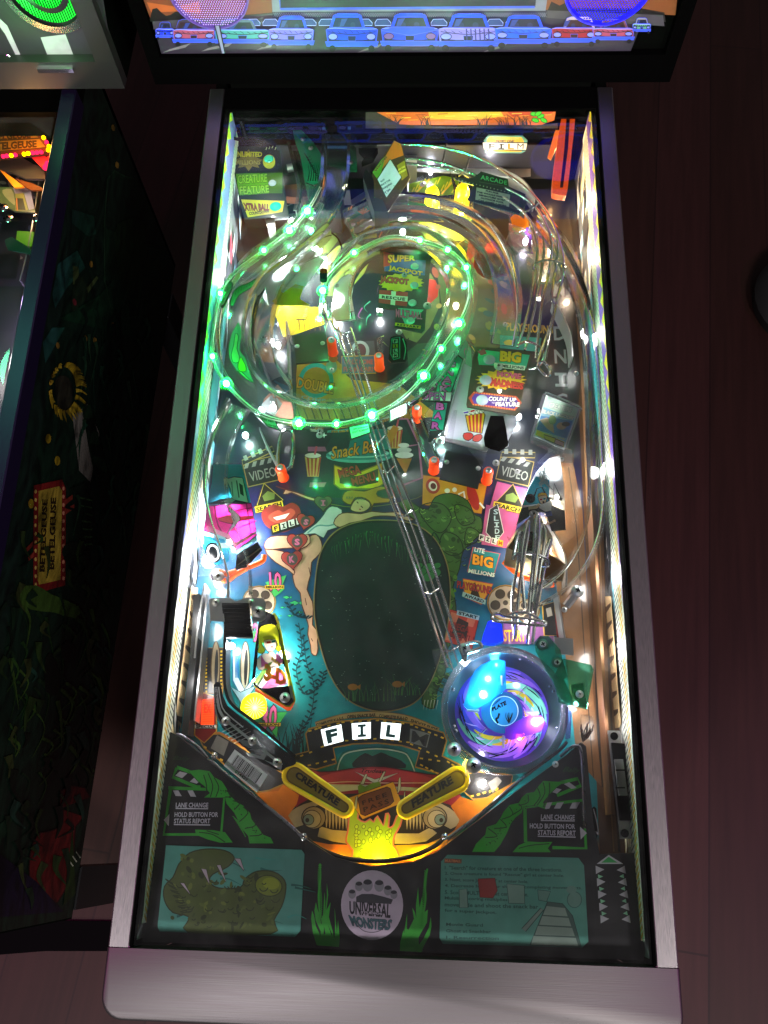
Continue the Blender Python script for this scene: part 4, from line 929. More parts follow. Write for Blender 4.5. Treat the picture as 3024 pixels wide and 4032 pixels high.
insert(FJ, '600 495 640 460 700 445 760 475 782 540 770 600 720 640 650 650 600 620 580 560', lambda A: [A.line(FJ, [690, 560, 690 + 80 * math.cos(a), 560 + 80 * math.sin(a)], '#fff8a0', 2) for a in [k * .35 for k in range(18)]], M_lit, '#e6dc00', .03, (1, 0.95, 0.2), (690, 540), 'round yellow arrow lamp', sm=3)
insert(FJ, '285 500 375 485 375 690 275 690', lambda A: [A.text(FJ, 'EX', '300 530 352 530 352 600 300 600', '#a01000', bold=.02)] + [A.line(FJ, [285, 505 + k * 18, 372, 500 + k * 18], '#c81800', 1.5) for k in range(10)], M_lit, '#ff3a10', .025, (1, 0.12, 0.03), (325, 590), 'red lit outlane lamp')

# yellow-lit raised hand-shaped reef and the ticket at the drain
A = Art('drain_art', Z0, M_field, PF0, base=0.0004); A.grid = PFG
A.poly(FX, '575 920 620 860 650 900 640 980 700 1010 740 985 770 1010 800 960 850 1040 870 940 900 960 890 1050 930 1040 960 960 1000 960 985 1040 940 1120 930 1200 960 1240 950 1340 620 1340 600 1240 545 1170 560 1080', '#a8c820', sm=2, out='#e07a70', ow=7)
rr = random.Random(2)
for i in range(46):
    x = 620 + rr.random() * 290; y = 1040 + rr.random() * 290; A.ell(FX, x, y, 12 + rr.random() * 6, 16 + rr.random() * 8, '#c6e020', 10, 10, out='#4a5a08', ow=2)
A.poly(FX, '640 720 660 700 700 720 760 690 810 680 830 700 800 760 650 790', '#7a9a1c', sm=1)
A.poly(FX, '556 815 930 680 1000 855 680 988', '#f0a81c', out='#6a3a08', ow=3)
A.poly(FX, '640 815 680 788 880 722 905 735 935 840 905 870 700 958 665 945', '#6f3f20', out='#2a1408', ow=3)
A.text(FX, 'FREE', '672 838 872 766 880 800 680 872', '#2a160c', bold=.02, lsp=1.3); A.text(FX, 'PASS', '682 892 890 818 898 856 690 930', '#2a160c', bold=.02, lsp=1.3)
for q in ('660 700 700 620 718 620 690 700', '805 680 850 600 868 596 830 680', '610 900 622 810 640 795 632 900', '962 780 975 655 990 640 992 740', '1010 860 1018 780 1026 750 1030 850'): A.poly(FX, q, '#d8d0b8', out='#3a3020', ow=2)
A.build()
# ================================================================ BACK OF THE FIELD
YB = 1.0885
BK = Plane((0, YB, 0), (0, -1, 0))
b = MB(); b.box((-0.2595, YB + 0.0005, 0.0), (0.2595, 1.10, 0.137)); back = b.build('back_panel', M_black, PM)
A = Art('back_panel_art', BK, M_back, back)
A.poly(FC, '110 205 1190 205 1180 262 1100 290 120 290 60 250', '#e0651a')
A.poly(FC, '430 205 860 205 880 240 640 262 440 250', '#e8b428'); A.poly(FC, '900 210 1180 210 1120 240 930 240', '#c8381a')
for i in range(22): A.line(FC, [180 + i * 44, 222 + (i * 13) % 44, 240 + i * 44, 220 + (i * 13) % 44], ['#f0a030', '#b03a14', '#f8d050'][i % 3], 3)
A.poly(FC, '60 205 110 205 260 285 420 296 600 300 800 292 1000 296 1200 280 1200 310 60 310', '#1a130c', sm=1)
for x in (180, 230, 420, 750, 880, 970, 1010): A.tuft(FC, x, 296, 60, 75, 12, ['#1a130c', '#2a1a10'], 4, x, .9)
for x, y in ((1060, 225), (1100, 238), (1068, 262), (1118, 262), (1085, 222)): A.ell(FC, x, y, 22, 13, '#2ecc20', (x % 7) * 12 - 30, 12, out='#0c5a10', ow=3)
A.build()
A = Art('back_reflection_strip', BK, M_print, back); A.poly(FC, '-290 180 1430 190 1430 204 -290 202', '#1c2a6a'); A.build()  # dark blue strip paints the reflection at the far end of the glass
# metal plate under the back panel
b = MB(); b.box((-0.20, 1.070, 0.010), (0.235, 1.0715, 0.075)); bp = b.build('back_plate', pr('plate_dark', '#3a3a44', .35, .7, rvary=.15, bscale=40), PM)
BP2 = Plane((0, 1.0695, 0), (0, -1, 0))
inkprism('ticket_emblem', FC, '762 385 790 352 990 356 1022 385 1008 445 985 458 770 455', 0, 0.002, M_print, PM, '#5fa8a0', lambda A: [
    A.poly(FC, '780 375 795 360 985 362 1000 385 985 450 780 450', '#e8b820'), A.poly(FC, '755 392 1020 396 1012 440 762 436', '#f4f4f0', out='#111', ow=4),
    [A.text(FC, c, [790 + i * 57, 400, 828 + i * 57, 401, 826 + i * 57, 434, 790 + i * 57, 433], '#101014' if i != 2 else '#c89010', bold=.0 if c == 'M' else .04) for i, c in enumerate('FILM')],
    A.text(FC, 'ADMIT ONE', '832 376 942 380 940 394 832 390', '#3a2a10', bold=.05)], plane=BP2)
b = MB(); b.box((-0.005, 1.060, 0.012), (0.012, 1.066, 0.060)); b.build('coil_bracket', M_steel, PM)

# ================================================================ LIT BULBS
bulb0 = None
def bulb(px, py, z, col, pw, es=14, r=0.0042, F=o, ref=None, vis=True):
    p = P(F, px, py, z)
    b = MB(); b.lathe((0, 0, 0), [(0.0002, -r * 1.6), (r * .6, -r * 1.5), (r, -r * .3), (r * .9, r * .5), (r * .45, r), (0.0002, r * 1.1)], 12)
    ob = b.build('bulb', emat('bulb_glow', '#%02x%02x%02x' % tuple(int(255 * min(1, c) ** .4545) for c in col), es), PM, True); ob.location = p
    lamp(ob, (p.x, p.y, p.z + r * 1.6), col, pw, r * 1.2); return ob
W1 = (0.92, 0.96, 1.0); WW = (1.0, 0.80, 0.55)
for q in ((652, 560, .012, W1, .55), (610, 610, .012, W1, .35), (690, 540, .012, W1, .3), (722, 668, .014, W1, .42), (600, 745, .02, W1, .15), (590, 880, .02, W1, .15),
          (455, 1175, .010, W1, .30), (470, 1262, .010, (1, .92, .9), .22), (540, 1150, .006, W1, .30), (500, 1110, .006, W1, .30), (520, 1185, .006, W1, .2), (1182, 1028, .008, W1, .26), (1150, 1075, .008, W1, .2), (1185, 1110, .008, WW, .14), (1185, 1195, .014, WW, .16), (1130, 1240, .012, WW, .12),
          (1112, 1180, .014, WW, .06), (960, 470, .018, (1, .95, .6), .16), (1075, 470, .02, (1, .9, .7), .12), (1190, 540, .03, WW, .16), (1215, 330, .06, (1, .55, .2), .10),
          (905, 570, .02, W1, .10), (985, 660, .02, (1, .8, .7), .06), (612, 1410, .005, (1, .97, .9), .12), (580, 1345, .005, (1, .97, .85), .12), (600, 1470, .005, (1, .9, .7), .09), (560, 1480, .012, (.9, 1, .8), .07), (500, 1395, .012, W1, .08),
          (1140, 1345, .014, (1, .95, .85), .08), (1010, 860, .012, W1, .12), (955, 950, .012, (.6, 1, .9), .08), (1120, 900, .012, W1, .10), (530, 940, .012, (.7, 1, .95), .08),
          (820, 670, .012, W1, .06), (700, 560, .02, (.8, 1, .8), .10), (560, 420, .03, (.8, .9, .7), .05), (870, 500, .02, (.9, 1, .85), .12), (800, 420, .03, (1, .85, .6), .05)):
    bulb(*q)
bulb(818, 1858, .006, (1.0, .80, .04), .20, r=.0012); bulb(905, 1862, .008, (1.0, .75, .05), .12, r=.0012); bulb(735, 1866, .008, (1.0, .62, .05), .11, r=.0012); bulb(575, 1608, .012, (1, .95, .85), .12, r=.003); bulb(1045, 1690, .012, (1, .92, .85), .13, r=.003); bulb(1245, 1520, .012, (.9, .9, 1), .10, r=.003); bulb(1010, 1440, .012, (.9, .95, 1), .06, r=.003)  # last four bulbs are added to brighten the lower playfield
bulb(920, 262, .09, (1, .6, .25), .06, F=o)

# ================================================================ CLEAR RAMPS
def U(w, h, t=0.0016, rim=0.003):
    a = w / 2
    return [(-a - rim, h), (-a - rim, h - t), (-a - t * .2, h - t), (-a - t * .2, t * .6), (-a + t, -t), (a - t, -t), (a + t * .2, t * .6), (a + t * .2, h - t), (a + rim, h - t), (a + rim, h),
            (a - t, h), (a - t, t), (a - t * 1.8, 0), (-a + t * 1.8, 0), (-a + t, t), (-a + t, h)]
def ramp(name, pts, w_, h, mat=None, n=7, label=None):
    p3 = [tuple(P(o, x, y, z)) for x, y, z in pts]
    return MB().sweep(cr(p3, n), U(w_, h)).build(name, mat or M_clear, PM, True, label)
loop = [(730, 270, .088), (728, 340, .085), (722, 410, .08), (690, 475, .078), (625, 535, .076), (555, 590, .074), (515, 655, .072), (500, 730, .070), (514, 800, .068), (565, 862, .067), (640, 898, .066), (725, 908, .066), (805, 893, .067),
        (870, 860, .068), (925, 812, .069), (965, 752, .070), (990, 690, .070), (995, 625, .070), (968, 568, .069), (915, 533, .068), (852, 527, .066), (790, 545, .064), (748, 588, .061), (730, 640, .058), (733, 692, .056)]
RL = ramp('loop_ramp', loop, .036, .019, n=8, label='clear curling ramp lined with green lamps')
ramp('clear_ramp', [(700, 505, .036), (640, 565, .036), (590, 630, .036), (568, 710, .034), (575, 790, .032), (612, 850, .030)], .030, .022)
ramp('clear_ramp', [(755, 495, .040), (830, 462, .042), (930, 462, .044), (1020, 500, .046), (1075, 570, .046), (1095, 660, .044), (1085, 745, .042)], .032, .020)
ramp('clear_ramp', [(1150, 470, .058), (1215, 560, .058), (1258, 670, .056), (1276, 800, .052), (1282, 950, .046), (1286, 1090, .042), (1270, 1175, .040), (1222, 1250, .038), (1150, 1300, .036)], .020, .016)
ramp('clear_ramp', [(520, 880, .050), (482, 950, .048), (466, 1040, .046), (476, 1110, .044), (500, 1180, .042), (516, 1240, .040), (518, 1292, .038)], .030, .014)
ramp('clear_ramp', [(640, 300, .070), (655, 360, .070), (668, 420, .068), (660, 470, .066)], .026, .014)
# flat clear covers
prism('clear_cover', FC, '560 560 690 850 900 870 1180 960 1240 1250 1120 1357 900 1357 760 1180 640 960', .034, .0016, M_clearth, PM)
prism('clear_cover', FG, '240 560 300 300 350 340 520 900 420 1330 260 1130 100 1100 0 1140 -60 900 120 640', .036, .0016, M_clearth, PM)
prism('clear_cover', FG, '850 1300 1000 1150 1140 1180 1180 1500 1210 1866 900 2080 640 1900', .038, .0016, M_clearth, PM)
prism('clear_cover', FK, '330 270 480 240 520 300 560 340 470 560 390 460 360 400', .052, .0012, M_clearth, PM)
prism('clear_cover', FC, '1040 1000 1190 980 1390 1340 1330 1357 1240 1250 1180 1130', .062, .0014, M_clearth, PM)
prism('clear_bracket', FG, '20 1090 110 1100 180 860 210 860 160 1180 40 1180 5 1150', .050, .0014, M_clearth, PM)
prism('clear_flap', FD, '620 150 870 110 1160 -20 1000 330 760 300', .060, .0012, M_clearth, PM)

# green lamps along the rim of the loop
gm_core = emat('led_core', '#8affbc', 14.0); gm_glow = emat('led_halo', '#10ff70', 3.2)
strip_m = clear_mat('lamp_strip_sleeve', tint=(.93, .97, .95), haze=.05, hcol=(.1, .8, .3), rough=.5, gain=.5)
glow_m = clear_mat('glow_band', tint=(.82, .95, .88), haze=.11, hcol=(.01, .95, .22), rough=.2, gain=1.0)  # added band along the rim, tinted green to carry the lamp glow
dome_m = clear_mat('halo_dome', tint=(.75, 1, .85), haze=.17, hcol=(.002, .95, .10), rough=.5, gain=.3)  # dome added around each chip to imitate its halo
rim = [(692, 405), (664, 456), (625, 498), (570, 541), (505, 590), (476, 634), (463, 700), (459, 770), (489, 829), (560, 893), (646, 914), (727, 916), (803, 897), (866, 862), (915, 812), (953, 754), (991, 699), (1014, 640), (1007, 578), (967, 540), (907, 519), (840, 512), (765, 546), (716, 590), (697, 628), (690, 690)]
zr = lambda i: .097 - .0006 * i
MB().tube([P(o, x, y, zr(i) - .001) for i, (x, y) in enumerate(rim)], .0022, 8, 7).build('lamp_strip', strip_m, RL, True)
MB().sweep(cr([tuple(P(o, x, y, zr(i) - .006)) for i, (x, y) in enumerate(rim)], 7), [(-.0008, -.010), (.0008, -.010), (.0008, .003), (-.0008, .003)]).build('glow_band', glow_m, RL, True)
led_at = [1, 2, 3, 5, 7, 8, 10, 11, 12, 14, 15, 16, 18, 19, 20, 22, 24, 25]  # the entry at the upper left stands in for a lamp's reflection
b = MB(); b.lathe((0, 0, 0), [(.0001, -.0012), (.0029, -.0012), (.0029, .0016), (.0018, .0026), (.0001, .0028)], 12); core0 = b
dm0 = None; cr0 = None
for k in led_at:
    p = P(o, *rim[k], zr(k) + .001); big = k in (8, 10, 12, 14, 16, 1, 2, 24)
    if dm0 is None:
        b = MB(); b.lathe((0, 0, 0), [(.0056, -.003), (.0064, -.001), (.0058, .0018), (.0044, .0036), (.0022, .0046), (.0001, .0049)], 20); dm = b.build('green_lamp', dome_m, RL, True); dm0 = dm
        cr_ = core0.build('lamp_chip', gm_core, dm, True); cr_.matrix_parent_inverse = Matrix(); cr0 = cr_
    else:
        dm = copy_to(dm0, RL, (0, 0, 0)); cr_ = cr0.copy(); COL.objects.link(cr_); cr_.parent = dm; cr_.matrix_parent_inverse = Matrix()
    dm.location = p; s_ = 1.35 if big else .95; dm.scale = (s_, s_, s_)
    d = bpy.data.lights.new('green_light', 'POINT'); d.energy = .34 if big else .16; d.color = (.006, 1.0, .20); d.shadow_soft_size = .003
    l = bpy.data.objects.new('green_light', d); COL.objects.link(l); l.parent = dm; l.matrix_parent_inverse = Matrix(); l.location = (0, 0, .0035)
# black end of the strip
MB().tube([P(FE, 175, 150, .094), P(FE, 175, 250, .092)], .005, 10, 0).build('strip_end', M_black, RL, True)

# ================================================================ WIRE RAMPS
def wires(name, rails, hoops=(), r=.0016, label=None):
    b = MB()
    for pts in rails: b.tube([P(F, x, y, z) for F, x, y, z in pts], r, 8, 5)
    for pts, cl in hoops: b.tube([P(F, x, y, z) for F, x, y, z in pts], r * .9, 8, 4, cl)
    return b.build(name, M_wire, PM, True, label)
L1 = [(FE, 250, 620, .064), (FE, 330, 850, .063), (FE, 520, 1400, .062), (FY, 940, 420, .061), (FI, 150, 90, .060), (FI, 300, 500, .058), (FI, 545, 1250, .056)]
L2 = [(FE, 425, 690, .064), (FE, 480, 840, .063), (FE, 650, 1390, .062), (FY, 1055, 370, .061), (FI, 240, 60, .060), (FI, 400, 470, .058), (FI, 650, 1220, .056)]
def on(L, t):
    p = cr([tuple(P(F, x, y, z)) for F, x, y, z in L], 10); i = t * (len(p) - 1); k = min(int(i), len(p) - 2); a, b_ = Vector(p[k]), Vector(p[k + 1]); return a.lerp(b_, i - k)
b = MB()
for L in (L1, L2): b.tube([P(F, x, y, z) for F, x, y, z in L], .0017, 8, 6)
for L in (L1, L2):      # lower guard rails of the wire ramp
    b.tube([P(F, x, y, z) + Vector((.007 if L is L1 else -.007, 0, -.011)) for F, x, y, z in L], .0012, 6, 6)
for t in (.06, .18, .30, .42, .54, .66, .78, .90, .97): b.tube([on(L1, t) - Vector((0, 0, .0015)), (on(L1, t) + on(L2, t)) / 2 - Vector((0, 0, .013)), on(L2, t) - Vector((0, 0, .0015))], .0014, 6, 3)
b.build('wire_ramp', M_wire, PM, True, label='long straight two-rail wire ramp')
wires('wire_ramp', [
    [(FC, 130, 408, .085), (FC, 300, 405, .085), (FC, 500, 420, .085), (FC, 720, 480, .085), (FC, 900, 580, .085), (FC, 1050, 700, .084), (FC, 1160, 850, .082), (FC, 1215, 1000, .080), (FC, 1235, 1150, .077), (FC, 1190, 1357, .074), (FG, 925, 460, .066)],
    [(FC, 250, 485, .078), (FC, 450, 500, .078), (FC, 640, 560, .078), (FC, 880, 660, .078), (FC, 1040, 750, .078), (FC, 1130, 880, .076), (FC, 1165, 1010, .074), (FC, 1140, 1200, .070), (FC, 1105, 1357, .066), (FG, 850, 440, .060)],
    [(FC, 290, 515, .072), (FC, 520, 545, .072), (FC, 680, 600, .072), (FC, 990, 800, .072), (FC, 1070, 960, .070), (FC, 1075, 1100, .067), (FC, 1035, 1357, .062), (FG, 700, 350, .056)],
    [(FC, 1112, 930, .068), (FC, 1118, 1060, .066), (FC, 1080, 1300, .060), (FG, 760, 370, .054)],
    [(FC, 1195, 935, .076), (FC, 1200, 1060, .074), (FC, 1165, 1300, .068), (FG, 1000, 60, .066), (FG, 860, 470, .062)]],
    [([(FC, 1055, 1150, .08), (FC, 1070, 1110, .082), (FC, 1145, 1092, .084), (FC, 1225, 1115, .084), (FC, 1240, 1165, .080), (FC, 1200, 1225, .066), (FC, 1100, 1225, .064)], False),
     ([(FG, 700, 330, .06), (FG, 780, 300, .062), (FG, 890, 350, .062), (FG, 915, 430, .062), (FG, 860, 515, .055), (FG, 770, 525, .053)], False),
     ([(FC, 540, 400, .088), (FC, 520, 500, .076), (FC, 500, 545, .070)], False), ([(FC, 680, 470, .088), (FC, 650, 560, .076), (FC, 610, 590, .070)], False), ([(FC, 1100, 740, .084), (FC, 1040, 790, .076), (FC, 990, 810, .070)], False),
     ([(FG, 890, 465, .066), (FG, 865, 500, .066), (FG, 920, 570, .066), (FG, 960, 575, .066), (FG, 965, 540, .066), (FG, 930, 480, .066)], True)], r=.0019, label='curved wire ramp of five rails')
wires('wire_ramp', [
    [(FI, 935, 610, .050), (FI, 960, 470, .058), (FI, 975, 455, .058), (FI, 965, 620, .054), (FI, 935, 790, .048), (FI, 930, 900, .040), (FI, 945, 1080, .034)],
    [(FI, 1005, 900, .046), (FI, 985, 600, .056), (FI, 1015, 400, .064), (FI, 1030, 395, .064), (FI, 1020, 480, .062), (FI, 975, 760, .05), (FI, 950, 1060, .036)],
    [(FI, 1025, 930, .044), (FI, 1060, 560, .056), (FI, 1068, 370, .066), (FI, 1085, 360, .066), (FI, 1085, 480, .062), (FI, 1060, 700, .052), (FI, 1030, 1000, .040), (FI, 1020, 1110, .034)],
    [(FI, 1060, 920, .044), (FI, 1090, 700, .050), (FI, 1125, 480, .060), (FI, 1120, 415, .062), (FI, 1100, 410, .062), (FI, 1080, 620, .054), (FI, 1045, 860, .046)],
    [(FI, 1100, 640, .050), (FI, 1150, 500, .056), (FI, 1158, 500, .056), (FI, 1130, 620, .052), (FI, 1075, 920, .046), (FI, 1050, 1110, .034)]],
    [([(FI, 930, 600, .055), (FI, 960, 575, .056), (FI, 1040, 572, .057), (FI, 1130, 600, .055), (FI, 1148, 625, .054), (FI, 1140, 648, .053), (FI, 1095, 645, .052)], False),
     ([(FI, 810, 960, .050), (FI, 815, 935, .050), (FI, 850, 928, .050), (FI, 900, 945, .050), (FI, 1110, 975, .050), (FI, 1122, 990, .050), (FI, 1105, 1000, .050), (FI, 900, 980, .050), (FI, 840, 975, .050)], True),
     ([(FI, 900, 940, .048), (FI, 960, 920, .050), (FI, 1040, 930, .050), (FI, 1110, 985, .046)], False)], r=.0021, label='wire ramp ending in an arched cage over the right lane')
b = MB(); b.tube([P(FI, 650, 1110, .058), P(FI, 700, 1098, .058), P(FI, 740, 1105, .058), P(FI, 745, 1130, .058), P(FI, 700, 1150, .058), P(FI, 660, 1165, .058), P(FI, 655, 1215, .057)], .0022, 8, 4); b.build('wire_hook', M_wire, PM, True)

# ================================================================ PRINTED PLASTICS
def screw(F, x, y, z, r=.0042, par=None, mat=None):
    p = P(F, x, y, z); b = MB(); b.lathe((0, 0, 0), [(.0001, r * .55), (r * .55, r * .5), (r * .95, r * .1), (r * 1.25, 0), (r * 1.25, -.001)], 16)
    ob = b.build('screw', mat or M_steel, par or PM, True); ob.location = p
    b = MB(); b.box((-r * .45, -r * .1, r * .5), (r * .45, r * .1, r * .6)); b.box((-r * .1, -r * .45, r * .51), (r * .1, r * .45, r * .61)); s = b.build('screw_slot', M_black, ob); s.matrix_parent_inverse = Matrix(); s.rotation_euler = (0, 0, x % 1.5)
    return ob
def plast(name, F, pts, z, draw, edge='#1a1a1e', thick=.0022, sm=0, label=None, mat=None, back=False):
    ob = prism(name, F, pts, z - .0002, thick, M_clearth, PM, sm=sm, label=label)
    A = Art('print', hz(z), mat or M_plastic, ob)
    if back: A.poly(F, pts, edge, sm=sm)
    draw(A); A.build(); return ob
# left slingshot plate
def d3(A):
    for q in ('668 350 690 402 925 552 960 556 1000 500 960 390 740 410', '875 60 895 100 905 220 945 300 990 490 880 -60', '690 120 720 -100 760 -150 725 -50 712 130 708 190 690 330 668 350', '725 -60 760 -190 840 -150 870 -60 820 -88'): A.poly(FJ, q, '#101014')
    A.poly(FJ, '870 -90 905 60 1004 500 960 556 925 552 690 402 682 390 925 540 955 545 990 510 880 60 855 -80', '#f4e81a')  # yellow stroke paints the bright edge-lit rim
    rr = random.Random(4)
    A.poly(FJ, '715 20 725 -50 760 -78 820 -85 860 -60 880 0 875 70 895 100 880 130 850 110 850 60 740 60 770 110 745 145 712 130 722 90', '#e0d028', sm=2, out='#3a3408', ow=3)
    A.poly(FJ, '760 40 850 40 856 90 830 122 800 130 775 110', '#f4cdb8', sm=2, out='#4a2a20', ow=2)
    A.poly(FJ, '708 190 760 140 790 145 800 130 830 125 850 150 890 165 905 220 860 240 800 260 720 270', '#f2d0c0', sm=2, out='#4a2a20', ow=2)
    A.poly(FJ, '775 48 812 44 814 66 780 70', '#e05038', out='#fff', ow=3); A.poly(FJ, '816 42 850 36 852 56 820 62', '#2a8a8a', out='#fff', ow=3); A.ell(FJ, 822, 92, 9, 6, '#c8202a'); A.ell(FJ, 800, 20, 50, 14, '#c8b81c')
    A.poly(FJ, '735 150 770 205 800 220 740 250', '#e070b0'); A.poly(FJ, '860 130 905 200 880 230 850 190', '#e070b0')
    for q, c in (('680 360 790 220 830 200 720 390', '#8ab85a'), ('700 385 810 240 880 240 740 410', '#e8e0e8'), ('740 410 880 250 940 380 800 410', '#d070b0')): A.poly(FJ, q, c)
    A.text(FJ, '3-D', '765 215 930 275 935 395 755 350', '#ff9038', bold=.06); A.text(FJ, '3', '768 222 822 240 818 352 760 342', '#f8c83a', bold=.02)
    A.text(FJ, 'REAL', '822 168 895 222 890 246 815 192', '#e8b83a', out='#3a1a04', bold=.05)
    A.poly(FJ, '950 388 972 392 990 500 968 480', '#b8b8ac')
S = plast('slingshot_plate', FJ, '690 -160 760 -190 840 -150 870 -90 905 60 1004 500 998 530 960 556 925 552 690 402 668 350 690 120', .030, d3, label='left slingshot plate reading REAL 3-D')
screw(FJ, 922, 482, .0302, .005, S)
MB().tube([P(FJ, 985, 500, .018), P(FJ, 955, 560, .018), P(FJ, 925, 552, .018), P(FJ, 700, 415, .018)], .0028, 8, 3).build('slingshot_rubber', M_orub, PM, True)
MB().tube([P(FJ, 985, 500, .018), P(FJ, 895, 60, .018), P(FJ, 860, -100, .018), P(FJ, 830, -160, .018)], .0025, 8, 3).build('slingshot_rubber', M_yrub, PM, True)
for x, y in ((950, 540), (710, 380), (850, -110)):
    p = P(FJ, x, y, .014); MB().cyl((p.x, p.y), .0045, .001, .0275, 14).build('post', M_clear, PM, True)
# boomerang lane guide
def boom(A):
    A.line(FJ, '392 400 405 520 440 620 560 730 900 1000', '#cfd4d8', 11, sm=3); A.line(FJ, '412 400 425 500 460 590 600 710', '#e8ecf0', 5, sm=3); A.line(FJ, '380 410 385 560 430 680 560 790', '#9aa0a6', 5, sm=3)
    for k in range(5): A.line(FJ, [440 + k * 22, 745 + k * 22, 580 + k * 26, 675 + k * 22], '#d8dce0', 5, taper=True)
    A.poly(FJ, '620 900 730 930 770 900 700 780 790 900 760 960 900 1010 890 1040 760 960 640 930', '#c4c9ce'); A.poly(FJ, '560 800 680 820 760 880 700 880 600 850', '#8f969c')
    A.tr(FJ, '31-1698-16-SP', 400, 535, 170, 22, -88, '#2a2a2a')
G = plast('lane_guide_plate', FJ, '372 385 395 358 425 368 445 470 480 545 600 640 760 760 1000 950 1008 985 985 1003 930 1020 895 1050 860 1040 740 980 600 860 440 715 385 600', .034, boom, '#26282c', back=True, label='black boomerang lane guide with silver stripes')
for x, y in ((468, 662), (670, 815), (862, 980)): screw(FJ, x, y, .0342, .0042, G)
pth = [P(FJ, x, y, .030) for x, y in nums('470 -150 460 60 455 300 470 440 520 540 700 680 1000 935')]
MB().sweep(cr([tuple(q) for q in pth], 5), [(-.0018, -.026), (.0018, -.026), (.0018, .001), (-.0018, .001)]).build('lane_rail', M_blackmet, PM, True)
def bars(A):
    rr = random.Random(8); t = 0.0
    def q(u, v): return (535 + 255 * u - 85 * v, 880 + 195 * u + 128 * v)
    u = .12
    while u < .88:
        w_ = rr.choice([.008, .008, .016, .024]); a, b_, c, d = q(u, .12), q(u + w_, .12), q(u + w_, .70), q(u, .70); A.poly(FJ, [*a, *b_, *c, *d], '#15151a'); u += w_ + rr.choice([.010, .014, .02])
    a, b_, c, d = q(.30, .76), q(.66, .76), q(.66, .92), q(.30, .92); A.text(FJ, '014422', [*a, *b_, *c, *d], '#222', bold=.01)
inkprism('barcode_sticker', FJ, '535 880 790 1075 705 1210 450 1005', .037, .0006, M_card, PM, '#f0eef6', bars)
# left car plastic
def pink(A):
    A.poly(FH, '290 60 520 60 575 270 600 380 240 385 280 200', '#1f8fb0'); A.poly(FH, '240 385 350 340 440 330 600 380', '#14303c'); A.burst(FH, 322, 52, 14, 14, 4, '#fff', .3); A.burst(FH, 400, 55, 14, 14, 4, '#fff', .3)
    A.poly(FH, '395 180 460 160 530 170 575 370 440 345 430 260', '#e8e8e0', out='#333', ow=3); A.line(FH, '440 200 450 320', '#999', 5); A.line(FH, '480 190 500 330', '#777', 5); A.poly(FH, '500 210 530 230 540 320 510 300', '#555')
    A.poly(FH, '240 400 600 375 645 640 640 660 470 765 415 690 215 600', '#ff2c8c', out='#5a0a30', ow=4)
    A.poly(FH, '210 600 400 640 480 760 640 640 650 680 480 800 400 720 205 640', '#8fd4dc', out='#1a3a40', ow=3)
    A.line(FH, '300 395 330 560 420 690', '#7a0a3c', 5, sm=3); A.line(FH, '560 380 600 640', '#7a0a3c', 4); A.poly(FH, '350 365 440 335 470 352 440 372', '#c8d4d8', out='#203038', ow=2); A.poly(FH, '215 590 240 560 420 630 470 700 640 600 645 620 470 735 400 660', '#f0a0c0'); A.line(FH, '490 700 640 612', '#e8f4f8', 5)
    A.line(FH, '400 450 620 410', '#a00a4a', 4); A.line(FH, '440 600 640 520', '#a00a4a', 4); A.poly(FH, '330 500 440 470 480 490 620 480 620 500 490 520 430 545 340 520', '#f06a70', out='#5a0a1a', ow=3)
    A.poly(FH, '370 360 420 400 500 470 510 510 470 560 400 630 460 520 430 460', '#cfe4e8', out='#203038', ow=3)
    A.poly(FH, '215 640 380 670 425 760 420 850 330 880 260 860 200 720', '#1f9ac8'); A.poly(FH, '330 700 420 700 425 740 340 745', '#d8f4fa'); A.ell(FH, 290, 780, 58, 78, '#e8ecf0', -15, out='#10141a', ow=7); A.ell(FH, 290, 780, 40, 58, '#15181c', -15, out='#fff', ow=4)
    A.poly(FH, '480 800 650 690 690 760 560 900 470 920', '#17181c'); A.line(FH, '490 880 680 740', '#5a4a3a', 5)
plast('car_plastic', FH, '290 60 520 60 575 270 600 380 645 640 690 760 560 900 470 920 330 970 160 970 200 720 210 600 240 400 280 200', .032, pink, '#22262c', label='left plastic showing a magenta tailfin car')
for q in ('320 985 400 1010 470 960 580 900 690 850 705 800', '320 945 330 930 400 950 480 930'):
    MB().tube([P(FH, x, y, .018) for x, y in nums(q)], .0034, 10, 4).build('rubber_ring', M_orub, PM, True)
screw(FH, 333, 975, .034, .0055)
p = P(FH, 340, 985, .012); MB().cyl((p.x, p.y), .009, .001, .022, 18).build('ring_post', M_clear, PM, True)
